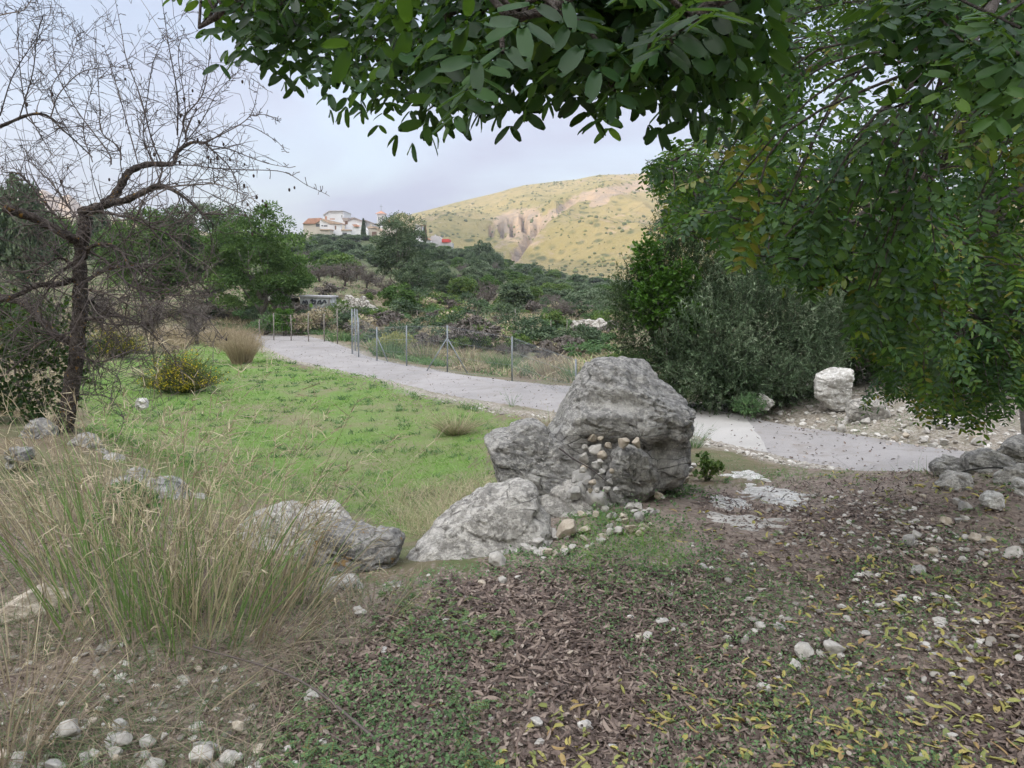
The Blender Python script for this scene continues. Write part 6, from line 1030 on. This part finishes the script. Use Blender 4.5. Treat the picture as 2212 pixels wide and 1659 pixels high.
MAIN = [([(175, 459), (219, 445), (273, 430), (317, 412), (345, 402), (400, 420), (450, 470)], .055, .010, -.4), ([(225, 440), (248, 423), (270, 386), (284, 368), (321, 354), (372, 354), (383, 328), (412, 310), (445, 312)], .052, .014, .5), ([(445, 312), (470, 335), (500, 365), (510, 410), (510, 440)], .010, .003, .1),
        ([(165, 520), (146, 512), (102, 485), (50, 465), (8, 450)], .045, .05, -.5), ([(155, 735), (120, 720), (90, 690), (62, 666), (0, 641), (-60, 620)], .05, .035, .4), ([(168, 600), (135, 608), (83, 616), (31, 640), (-30, 660)], .035, .02, -.5), ([(-80, 300), (0, 273), (66, 248), (106, 255), (150, 290), (200, 340)], .022, .006, .3),
        ([(109, 255), (128, 204), (175, 157), (237, 144), (292, 153)], .008, .003, .1), ([(66, 248), (91, 303), (113, 335)], .007, .004, 0), ([(-30, 40), (20, 28), (50, 22), (72, -5)], .008, .003, 0), ([(188, 604), (240, 579), (302, 575), (333, 585)], .024, .006, -.3), ([(160, 664), (179, 657), (197, 650), (215, 664), (270, 693), (314, 712), (346, 752)], .022, .005, .5),
        ([(170, 770), (195, 775), (219, 781), (255, 770), (290, 758)], .012, .004, -.5), ([(195, 690), (250, 700), (300, 700), (350, 690), (401, 675), (456, 701), (489, 733)], .012, .004, -.4), ([(181, 471), (208, 458), (250, 466), (302, 479), (354, 504), (420, 540)], .022, .005, -.7), ([(190, 690), (255, 686), (313, 712), (365, 759), (380, 800)], .016, .004, -.2),
        ([(181, 560), (200, 530), (235, 528), (270, 560), (300, 610), (310, 650)], .024, .006, -.6), ([(172, 590), (130, 560), (100, 570), (60, 600)], .02, .005, -.3), ([(170, 540), (140, 500), (90, 420), (40, 380), (0, 370)], .02, .005, .5), ([(372, 354), (440, 358), (510, 365), (602, 372), (656, 397), (711, 425)], .008, .0025, .2), ([(445, 312), (520, 330), (580, 350), (622, 362)], .008, .0025, .3), ([(180, 500), (150, 440), (100, 390), (60, 330)], .014, .004, .3),
        ([(322, 412), (420, 400), (480, 400), (560, 440)], .012, .003, -.3), ([(160, 850), (210, 850), (240, 860), (262, 900), (250, 960)], .006, .003, -.4), ([(200, 780), (235, 800), (260, 830), (245, 880), (275, 905)], .006, .002, -.3), ([(175, 520), (210, 560), (290, 620), (380, 640), (450, 640)], .016, .004, -.3), ([(172, 560), (120, 600), (70, 680), (20, 740)], .014, .004, -.4), ([(150, 720), (90, 740), (20, 800), (-40, 830)], .012, .004, -.2), ([(170, 620), (230, 640), (300, 660), (370, 640), (440, 600)], .012, .003, -.5)]
UP = [([(401, 292), (397, 255), (437, 204), (452, 128), (456, 66)], .009), ([(383, 292), (383, 204), (365, 102), (350, 0)], .008), ([(340, 400), (350, 360), (328, 303), (303, 208), (273, 128), (262, 66), (248, -5)], .009), ([(262, 345), (255, 317), (219, 284), (215, 226), (204, 66)], .008), ([(240, 355), (233, 328), (168, 241), (124, 160), (113, 84)], .008), ([(405, 310), (401, 292), (420, 245), (448, 215), (500, 130)], .008),
      ([(60, 250), (48, 190), (40, 110), (38, 30)], .006), ([(40, 260), (70, 160), (80, 80), (95, 30)], .006), ([(0, 250), (25, 170), (60, 110), (90, 70)], .006), ([(380, 330), (400, 240), (385, 120), (400, 60)], .006), ([(430, 312), (480, 290), (540, 250), (560, 180)], .007), ([(540, 250), (575, 248), (605, 265)], .004), ([(330, 354), (310, 290), (320, 200), (330, 140), (355, 80)], .006), ([(300, 360), (270, 250), (250, 180), (225, 100)], .006), ([(360, 354), (430, 270), (470, 200), (520, 150)], .006), ([(200, 350), (180, 280), (200, 190), (235, 150)], .005), ([(440, 312), (520, 270), (590, 300), (620, 330)], .005), ([(150, 290), (110, 200), (150, 130), (165, 90)], .005)]
gt = Geo(); gl = Geo(); lines = []
for pts, r0, r1, dy in MAIN:
    c_ = smoothline(PL(pts, ALY, dy), max(12, len(pts)*5)); c_ = c_+fbm(c_, 3, 2, int(pts[0][0])+3)[:, None]*.03*np.array([1, 1, 1]); rad = np.linspace(r0, r1, len(c_))*.8; (tube(gl, c_, rad*(1+.15*np.sin(np.arange(len(c_))*2.1)), 8, .2) if r0 > .018 else tube(gt, c_, rad, 5, rA.uniform(.2, .95), False)); lines.append((c_, rad, .05))
for pts, r0 in UP:
    c_ = smoothline(PL(pts, ALY, rA.uniform(-.5, .5)), 24); rad = np.linspace(r0, .0022, len(c_)); tube(gt, c_, rad, 5, rA.uniform(.2, .7), False); lines.append((c_, rad, .4))
def kids(line, rad, up, n, L, depth):
    for _ in range(n):
        j = rA.integers(2, len(line)); tdir = norm(line[j]-line[j-1]); d = norm(tdir*.6+rdir(1, rA)[0]*1.0+np.array([0, -.1, up])); l = L*rA.uniform(.3, 1.1); m_ = 7; P = [line[j]]; bend = rA.normal(size=3)*.10
        for q in range(m_): d = norm(d+rA.normal(size=3)*.09+bend*.8); P.append(P[-1]+d*l/m_)
        P = np.array(P); r0 = min(rad[min(j, len(rad)-1)]*.6, .0055); rr2 = np.linspace(max(r0, .0022), .0015, m_+1); uvl = proj(P[-1])
        if uvl[0] > 560 and P[-1][2] > 2.0 and rA.random() < .7: continue
        if uvl[0] > 490 and uvl[1] > 520: continue
        if uvl[1] > 900: continue
        tube(gt, P, rr2, 4, np.clip(rA.normal(.4, .22), 0, .93), False)
        if depth > 0: kids(P, rr2, up, rA.integers(1, 4), L*.5, depth-1)
for (c_, rad, up) in lines:
    ln = np.linalg.norm(np.diff(c_, axis=0), axis=1).sum(); low = c_[:, 2].mean() < 2.5
    kids(c_, rad, up if not low else 0.0, int(ln*(20 if low else 9))+3, .66 if low else .44, 2)
for _ in range(900):                          # short spurs with dried bud remains
    c_, rad, up = lines[rA.integers(len(lines))]; j = rA.integers(1, len(c_)); d = norm(rdir(1, rA)[0]+[0, 0, .3]); l = rA.uniform(.02, .07); tube(gt, [c_[j], c_[j]+d*l*.6, c_[j]+d*l+rA.normal(size=3)*.01], [.003, .0028, .0035], 4, rA.uniform(0, .5), False)
gl.build('limbs', MT['bark'], root, b, True); gt.build('twigs', MT['twig'], root, b)
V_, Fq_, F3_ = sph(10, 6); AV = V_*np.array([.6, .5, 1.])*.5; alm = plain('almond_husk', (.06, .045, .04), .9, .2, .3, 60)
APX = [(113, 204), (58, 226), (271, 171), (398, 214), (390, 250), (416, 196), (563, 190), (430, 263), (483, 312), (427, 302), (333, 334), (388, 351), (497, 345), (455, 349), (132, 392), (236, 388), (220, 478), (528, 355), (548, 380), (567, 431), (596, 458), (610, 467), (618, 477), (702, 441), (714, 436), (441, 709), (470, 342), (450, 340), (570, 500), (545, 506), (575, 475), (300, 460), (489, 733), (320, 700)]
for u, v in APX[:34]:
    u_, v_ = (u, v) if u < 640 else (u-30, v); p_ = at(u_ if u < 560 else u_*.93, v_ if u < 560 else v_*.93, ALY); R0 = rA.uniform(.014, .021)*2.0; o = mk('almond', AV*R0+p_, [Fq_, F3_], alm, root, b, True, {'rnd': np.full(len(AV), .5)})

# ------------------------------------------------------------------ carob foliage
st_ = [(0, 0), (.12, .17), (.36, .27), (.64, .29), (.87, .2), (1, .05)]; LV = [[0, 0, 0]]
for y, w_ in [(y, w_*.64) for y, w_ in st_[1:-1]]: LV += [[-w_, y, .05-.10*y*y], [0, y, -.10*y*y], [w_, y, .05-.10*y*y]]
LV += [[-.06, 1, -.09], [.06, 1, -.09]]; LV = np.array(LV)
LF4 = []; 
for k in range(3):
    a_ = 1+3*k; LF4 += [[a_, a_+1, a_+4, a_+3], [a_+1, a_+2, a_+5, a_+4]]
LF4 += [[10, 11, 14, 13]]; LF3 = [[0, 2, 1], [0, 3, 2], [11, 12, 14]]; LF4 = np.array(LF4)[:, ::-1]*1; LF3 = np.array(LF3)[:, ::-1]*1
LF4 = LF4[:, ::-1]; LF3 = LF3
LS = LEAF6+np.array([0, .5, 0]); LS = LS*np.array([.95, 1, 1])
def compound(g, gr, base, d, up, L, pairs, ll, tone, r, near):
    N = len(base); d = norm(d); s = norm(np.cross(d, up)); n = np.cross(s, d); droop = r.uniform(.1, .5, N)[:, None]
    def pt(t): return base+d*L[:, None]*t-np.array([0, 0, 1])*L[:, None]*droop*t*t
    TT_ = np.linspace(.22, 1, pairs); out = []
    for i, t in enumerate(TT_):
        c_ = pt(t); tg_ = norm(d-np.array([0, 0, 2])*droop*t)
        for sd_ in (-1, 1):
            ang = np.where(i == pairs-1, .8, .35)+r.normal(size=(N, 1))*.12; ld = norm(s*sd_+tg_*ang+r.normal(size=(N, 3))*.09-np.array([0, 0, .2])); nn = norm(n+s*sd_*(-.15)+r.normal(size=(N, 3))*.17); ls = ll*r.uniform(.8, 1.15, N)*(.78+.3*sin(pi*(i+.7)/pairs))
            out.append((c_, frames(ld, nn), ls, tone+r.normal(size=N)*.12))
    pos = np.concatenate([o_[0] for o_ in out]); Rm = np.concatenate([o_[1] for o_ in out]); sc = np.concatenate([o_[2] for o_ in out]); tn_ = np.clip(np.concatenate([o_[3] for o_ in out]), 0, 1)
    if near: scatter(g, LV, [LF4, LF3], pos, Rm, sc, tn_)
    else: scatter(g, LS, LEAF6F, pos, Rm, sc, tn_)
    for i in range(N):
        P = np.array([base[i]+d[i]*L[i]*t-np.array([0, 0, 1])*L[i]*droop[i]*t*t for t in np.linspace(0, 1, 5)]); tube(gr, P, np.linspace(.0016, .0009, 5)*(1.3 if near else 1), 4 if near else 3, .5, False)
MT['rachis'] = plain('leaf_stalk', (.16, .15, .05), .6, .3, .2, 30)
MT['cbark'] = rockmat('carob_bark', (.06, .05, .045), (.11, .095, .085), (.18, .16, .15), sc=2.5, spots=.15)
def carob_mass(root, b, poly, ends, limbs_, r, near_Y, ll, per, twig_r, lean, jit=18, tone0=.45, step=.035, tj=.16):
    g = Geo(); gr = Geo(); gb = Geo(); gn = Geo(); allp = np.concatenate(limbs_); B = {k: [] for k in ('b', 'd', 'u', 'L', 't')}
    for E in ends:
        d2 = ((allp-E)**2).sum(1)+r.random(len(allp))*.15; s0 = allp[d2.argmin()]; Ld = np.linalg.norm(E-s0); m_ = (s0+E)/2+r.normal(size=3)*Ld*.1+np.array([0, 0, Ld*.12]); c_ = smoothline([s0, m_, E], 10); L_ = np.linalg.norm(np.diff(c_, axis=0), axis=1).sum()
        dd = norm(np.gradient(c_, axis=0)); n_ = max(3, int(min(L_, per*step)/step)); tone = np.clip(r.normal(tone0, tj), 0, 1); last = -1; t_ = 1-np.arange(n_)*step/max(L_, .05); t_ = t_[t_ > .05]; ph = r.random()*6
        for q, tt1 in enumerate(t_):
            x = tt1*9; i0 = min(int(x), 8); p = c_[i0]*(1-(x-i0))+c_[i0+1]*(x-i0); dv = dd[i0]; a1 = norm(np.cross(dv, [0.1, .2, 1])); a2 = np.cross(dv, a1); an = ph+q*2.4; o_ = a1*cos(an)+a2*sin(an); d = norm(dv*.55+o_*.8+lean+r.normal(size=3)*.2); L = r.uniform(.09, .15)*ll/.042
            tip = p+d*L*1.15-np.array([0, 0, L*.25]); md = p+d*L*.5; uv2 = proj(np.array([tip, md, p]))+r.normal(size=2)*jit*.4
            if not pip(uv2[:2], poly).all(): continue
            if not (p[1] > .45): continue
            up = norm(np.array([0, -.25, 1])+r.normal(size=3)*.35); B['b'].append(p); B['d'].append(d); B['u'].append(up); B['L'].append(L); B['t'].append(tone); last = max(last, tt1)
        if last > 0: k = max(3, int(round(last*9))+1); tube(gb, c_[:k], np.linspace(twig_r, .0018, 10)[:k], 5, .3, False)
    a_ = {k: np.array(x) for k, x in B.items()}; nearm = a_['b'][:, 1] < near_Y
    for msk, nr in ((nearm, True), (~nearm, False)):
        if msk.sum(): 
            pr = r.integers(3, 7, len(msk))
            for q in (3, 4, 5, 6):
                mm = msk & (pr == q)
                if mm.sum(): compound(g, gr, a_['b'][mm], a_['d'][mm], a_['u'][mm], a_['L'][mm], q, ll, a_['t'][mm], r, nr)
    for L_, (r0, r1) in zip(limbs_, lr_): tube(gb, L_, np.linspace(r0, r1, len(L_)), 8, .3)
    crown = g.build('crown', MT['carob'], root, b, True); o = gr.build('leaf_stalks', MT['rachis'], crown); gb.build('branches', MT['cbark'], root, b, True); print('compound leaves', len(nearm), int(nearm.sum()))
    return crown
# vetch like ferny weeds and road debris
rv = np.random.default_rng(31); P1 = ground_pts(5200, FERN, 1.5, 4.4, -.5, .25, ns=1.8, nth=-.12, seed=131); P2 = ground_pts(3600, DIRT, 1.6, 6, -.4, .7, ns=1.5, nth=.10, seed=133); P1 = np.concatenate([P1, P2]); n_ = len(P1); P1 = P1+np.stack([0*P1[:, 0], 0*P1[:, 0], rv.uniform(.005, .05, n_)], -1)
g = Geo(); gr = Geo(); dd = rdir(n_, rv); dd[:, 2] = np.abs(dd[:, 2])*.5; compound(g, gr, P1, dd, norm(np.array([0, 0, 1.])+rv.normal(size=(n_, 3))*.25), rv.uniform(.03, .065, n_), 6, .013, rv.uniform(.2, .9, n_), rv, False); tag(g.build('vetch', MT['weed']), 'ferny small leaved vetch creeping over the bottom of the track', 'ground cover', None, 'stuff'); tag(gr.build('vetch_stalks', MT['rachis']), 'fine stalks of the creeping vetch', 'ground cover', None, 'stuff')
n_ = 3800; i_ = rv.integers(10, 138, n_); e_ = rv.random(n_)**2.6*.5; e_ = np.where(rv.random(n_) < .5, e_, 1-e_); P1 = RN[i_]*(1-e_[:, None])+RF[i_]*e_[:, None]+rv.normal(size=(n_, 3))*[.1, .1, 0]; P1[:, 2] = (RN[i_, 2]*(1-e_)+RF[i_, 2]*e_)+.012+.03*(1-(2*e_-1)**2)
litter('road_litter', P1[:2000], LEAF6, LEAF6F, .02, .06, MT['deadleaf'], 'dead leaves and grit along the edges of the road', 140, lift=.012); pebbles('gravel', P1[2000:], .008, .03, 'small grit lying on the edges of the road', 141)
# canopy hanging in from the tree above and behind the viewer
NEARP = [(330, -400), (360, 0), (430, 30), (452, 95), (500, 165), (570, 150), (600, 185), (640, 215), (690, 205), (745, 255), (800, 262), (850, 295), (930, 292), (1000, 296), (1060, 250), (1080, 270), (1150, 240), (1175, 215), (1235, 245), (1300, 275), (1325, 330), (1345, 290), (1385, 325), (1450, 300), (1500, 300), (1560, 270), (1650, 265), (1700, 190), (1720, 60), (1720, -400), (2600, -900), (2600, -2600), (200, -2600)]
rc = np.random.default_rng(2024)
BT = np.array([2.4, -1.6, 0.]); BT[2] = float(H(BT[0], BT[1]))
root = thing('carob_tree', 'carob tree whose leafy boughs hang in from above, close to the viewer', 'tree', BT, 'carob trees over the track')
q1 = [smoothline([BT+[0, 0, 1.9], at(1900, -420, 1.1), at(1500, -180, 1.25), at(1100, -120, 1.45), at(750, -60, 1.7), at(520, 10, 1.9), at(430, 60, 2.0)], 60),
      smoothline([at(1500, -180, 1.25), at(1300, -60, 1.0), at(1180, 20, .95), at(1080, 40, 1.0)], 24), smoothline([at(1900, -420, 1.1), at(1700, -100, 1.0), at(1520, 20, .92), at(1450, 90, .95)], 24),
      smoothline([at(1100, -120, 1.45), at(1230, 40, 1.35), at(1300, 120, 1.3), at(1330, 200, 1.3)], 20), smoothline([at(1500, -180, 1.25), at(950, 40, 1.7), at(860, 120, 1.75)], 20)]
lr_ = [(.055, .004), (.014, .003), (.014, .003), (.01, .003), (.01, .003)]
g = Geo(); tube(g, smoothline([BT-[0, 0, .3], BT+[.05, .05, .9], BT+[0, 0, 1.95], BT+[-.2, .3, 2.9], BT+[-.1, .8, 4.2]], 20), np.linspace(.22, .09, 20), 12, .3); g.build('trunk', MT['cbark'], root, BT, True)
ends = []
while len(ends) < 165:
    u, v = rc.uniform(380, 1700), rc.uniform(-220, 330)
    if pip(np.array([[u, v+25]]), NEARP)[0] or v < -10:
        if v < -60 and rc.random() < .6: continue
        Yb = np.interp(u, [400, 900, 1200, 1700], [1.9, 1.6, 1.2, 1.15])*rc.uniform(.85, 1.25)
        ends.append(at(u, v, Yb))
for u, v, Y in [(1000, 60, .85), (1080, 120, .8), (1150, 40, .75), (1560, 100, .8), (1450, 150, .85), (1620, 150, .9), (1300, 120, 1.0), (1070, 220, .95), (1230, 60, .9), (1400, 230, 1.0), (1530, 200, .95), (1350, 250, 1.1), (1480, 60, .75)]: ends.append(at(u, v, Y))
for _ in range(45): ends.append(at(rc.uniform(500, 2400), rc.uniform(-1400, -250), rc.uniform(.8, 1.7)))
carob_mass(root, BT, NEARP, ends, q1, rc, 99, .047, 5, .004, np.array([-.15, .05, -.6]), tone0=.35)
# carob tree standing right of the track, its boughs hanging to road level
RP = [(1640, -400), (1650, 60), (1560, 200), (1480, 300), (1400, 330), (1375, 350), (1385, 400), (1400, 425), (1460, 440), (1385, 500), (1400, 520), (1500, 500), (1560, 560), (1540, 600), (1640, 590), (1700, 630), (1780, 640), (1840, 600), (1860, 640), (1820, 690), (1830, 780), (1900, 800), (1855, 840), (1850, 890), (1890, 900), (1900, 880), (1940, 870), (1990, 930), (2040, 920), (2100, 955), (2130, 940), (2150, 910), (2240, 880), (2700, 900), (3600, 900), (3600, -1600), (1640, -1600)]
RTb = at(2290, 955, 6.2); RTb[2] = float(H(RTb[0], RTb[1])); root = thing('carob_tree', 'carob tree on the right with pale trunk, boughs hanging down to the road', 'tree', RTb, 'carob trees over the track')
g = Geo(); tube(g, smoothline([RTb-[0, 0, .3], at(2230, 800, 6.2), at(2180, 620, 6.1), at(2150, 480, 6.0), at(2125, 330, 5.8), at(2080, 100, 5.4), at(2040, -150, 5)], 40), np.linspace(.14, .05, 40), 12, .6)
tube(g, smoothline([at(2180, 700, 6.15), at(2230, 520, 5.9), at(2260, 300, 5.5), at(2250, 0, 5)], 20), np.linspace(.09, .04, 20), 10, .6); g.build('trunk', MT['bark_grey'], root, RTb, True)
q1 = [smoothline(PLs, 30) for PLs in [[at(2125, 330, 5.8), at(2000, 300, 4.8), at(1850, 330, 4.2), at(1700, 400, 3.8), at(1500, 470, 3.6)], [at(2080, 100, 5.4), at(1950, 60, 4.4), at(1800, 120, 3.8), at(1600, 250, 3.4), at(1450, 350, 3.4)], [at(2250, 0, 5), at(2120, 200, 3.4), at(2060, 330, 2.9), at(1960, 400, 2.6), at(1850, 470, 2.5), at(1780, 560, 2.5)],
      [at(2260, 300, 5.5), at(2240, 380, 4), at(2150, 450, 3.2), at(2050, 560, 3.0), at(1980, 640, 3.0)], [at(2172, 620, 6.1), at(2100, 600, 5.2), at(1980, 620, 4.6), at(1880, 700, 4.4), at(1850, 800, 4.3)], [at(2180, 700, 6.15), at(2150, 720, 5.2), at(2080, 800, 4.6), at(2060, 880, 4.4)], [at(2125, 330, 5.8), at(1900, 420, 5.4), at(1700, 420, 5.2), at(1560, 520, 5)],
      [at(2080, 100, 5.4), at(1850, -60, 4), at(1720, 20, 3.2), at(1680, 120, 2.8)], [at(2250, 0, 5), at(2200, -80, 2.5), at(2120, 60, 1.9), at(2050, 120, 1.7)], [at(2260, 300, 5.5), at(2300, 500, 4.2), at(2200, 640, 3.8), at(2120, 700, 3.7)]]]
lr_ = [(.03, .005), (.03, .005), (.022, .005), (.025, .005), (.03, .005), (.03, .006), (.028, .006), (.022, .005), (.03, .005), (.025, .006)]
ends = []
while len(ends) < 800:
    u, v = rc.uniform(1380, 2330), rc.uniform(-150, 930)
    if not pip(np.array([[u, v+10]]), RP)[0]: continue
    if v < 620 and u < 1800 and rc.random() < .15: continue
    hole = (1640 < u < 2080 and 60 < v < 470)
    if hole and rc.random() < .45: continue
    Y = rc.uniform(2.6, 6.0) if v < 620 else rc.uniform(3.2, 5.4)
    ends.append(at(u, v, Y))
for u, v, Y in [(2000, 40, 1.1), (2080, 90, 1.05), (2150, 50, 1.0), (2180, 180, 1.2), (2120, 160, 1.15), (1950, 10, 1.2), (2200, 120, 1.0), (2150, 260, 1.4), (2205, 60, .95)]: ends.append(at(u, v, Y))
for u0, v0, u1, v1, Y0, Y1, nn_ in [(1650, 1850, 0, 0, 0, 0, 0), (1600, 520, 1900, 640, 1.7, 2.4, 34), (1900, 480, 2100, 760, 1.9, 2.8, 40), (1500, 330, 1750, 520, 2.0, 2.8, 30)]:
    for _ in range(nn_): ends.append(at(rc.uniform(u0, u1), rc.uniform(v0, v1), rc.uniform(Y0, Y1)))
for _ in range(70): ends.append(at(rc.uniform(1385, 1560), rc.uniform(330, 540), rc.uniform(3.5, 5.5)))
for _ in range(60): ends.append(at(rc.uniform(2050, 2260), rc.uniform(620, 900), rc.uniform(3.6, 5.2)))
for _ in range(170): ends.append(at(rc.uniform(2200, 3100), rc.uniform(-500, 800), rc.uniform(3.4, 6.5)))
for _ in range(80): ends.append(at(rc.uniform(1600, 2600), rc.uniform(-900, -100), rc.uniform(3, 6)))
carob_mass(root, RTb, RP, ends, q1, rc, 2.4, .037, 9, .004, np.array([-.1, -.1, -.55]), tone0=.55, step=.04, tj=.24)

# ------------------------------------------------------------------ air of the valley
hz = bpy.data.materials.new('valley_haze'); hz.use_nodes = True; t = hz.node_tree; t.nodes.clear(); o = t.nodes.new('ShaderNodeOutputMaterial'); v_ = t.nodes.new('ShaderNodeVolumePrincipled')
v_.inputs['Color'].default_value = (.85, .88, 1, 1); v_.inputs['Density'].default_value = .00034; v_.inputs['Anisotropy'].default_value = .2; t.links.new(v_.outputs[0], o.inputs['Volume'])
X0, Y0_, Z0, Z1 = 2900, 2000, -90, 420
Vb = np.array([[x, y, z] for z in (Z0, Z1) for y in (-Y0_, Y0_) for x in (-X0, X0)]); o = mk('haze', Vb, np.array([[0, 2, 3, 1], [4, 5, 7, 6], [0, 1, 5, 4], [2, 6, 7, 3], [0, 4, 6, 2], [1, 3, 7, 5]]), hz); tag(o, 'thin bluish haze filling the valley', 'haze', None, 'stuff')

# small things at the right edge and on the boulders
b = gp(2240, 905); root = thing('fan_palm', 'small fan palm with split leaves at the right edge below the carob', 'palm', b); rp_ = np.random.default_rng(8); gst = Geo()
for k in range(11):
    an = rp_.uniform(0, 6.28); d = norm(np.array([cos(an), sin(an)-.2, rp_.uniform(.5, 1.6)])); L = rp_.uniform(.25, .5); tip = b+d*L; tube(gst, [b, b+d*L*.6, tip], .005, 4); n_ = 16; s_ = norm(np.cross(d, [0, 0, 1])); f_ = np.linspace(-1.15, 1.15, n_)[:, None]; dd = norm(d*np.cos(f_)+s_*np.sin(f_)); g = Geo()
    blades(g, np.repeat(tip[None], n_, 0), dd, rp_.uniform(.2, .27, n_), np.full(n_, .018), np.tile([[0, 0, -.3]], (n_, 1)), 3, rp_.random(n_)*.6+.2, side=norm(np.cross(dd, np.cross(s_, d)))); g.build('frond', MT['green'], root, b)
gst.build('stems', MT['rachis'], root, b)
cb_ = at(2060, 1030, 5.4); g = Geo(); tube(g, smoothline([at(2045, 1032, 5.4), at(2090, 1016, 5.35), at(2150, 1010, 5.3), at(2215, 1018, 5.2), at(2300, 1040, 5.1)], 24), .006, 5); tag(g.build('cable', plain('black_rubber', (.03, .03, .03), .6), None, cb_, True), 'thin black cable arching over the rocks at the right edge', 'cable')
g = Geo(); c_ = smoothline([at(1208, 968, 5.35), at(1240, 992, 5.25), at(1275, 1012, 5.15), at(1312, 1042, 5.05)], 14); tube(g, c_, np.linspace(.007, .003, 14), 5, .1); tag(g.build('stick', MT['twig'], None, c_[0], True), 'dark thin stick lying across the rubble between the boulders', 'stick')
g = Geo(); c_ = smoothline([gp(840, 1310)+[0, 0, .05], gp(1000, 1475)*[1, 1, 1]+[0, 0, .03], gp(1010, 1500)+[0, 0, .02]], 14); 
g = Geo(); q0 = gp(420, 1460)+[0, 0, .12]; q1_ = gp(640, 1500)+[0, 0, .08]; q2_ = gp(820, 1610)+[0, 0, .02]; c_ = smoothline([q0, q1_, q2_], 18); tube(g, c_, np.linspace(.003, .006, 18), 5, .6); tag(g.build('stick', MT['twig'], None, q0, True), 'long pale dead stem lying over the litter right of the dry grass', 'stick')
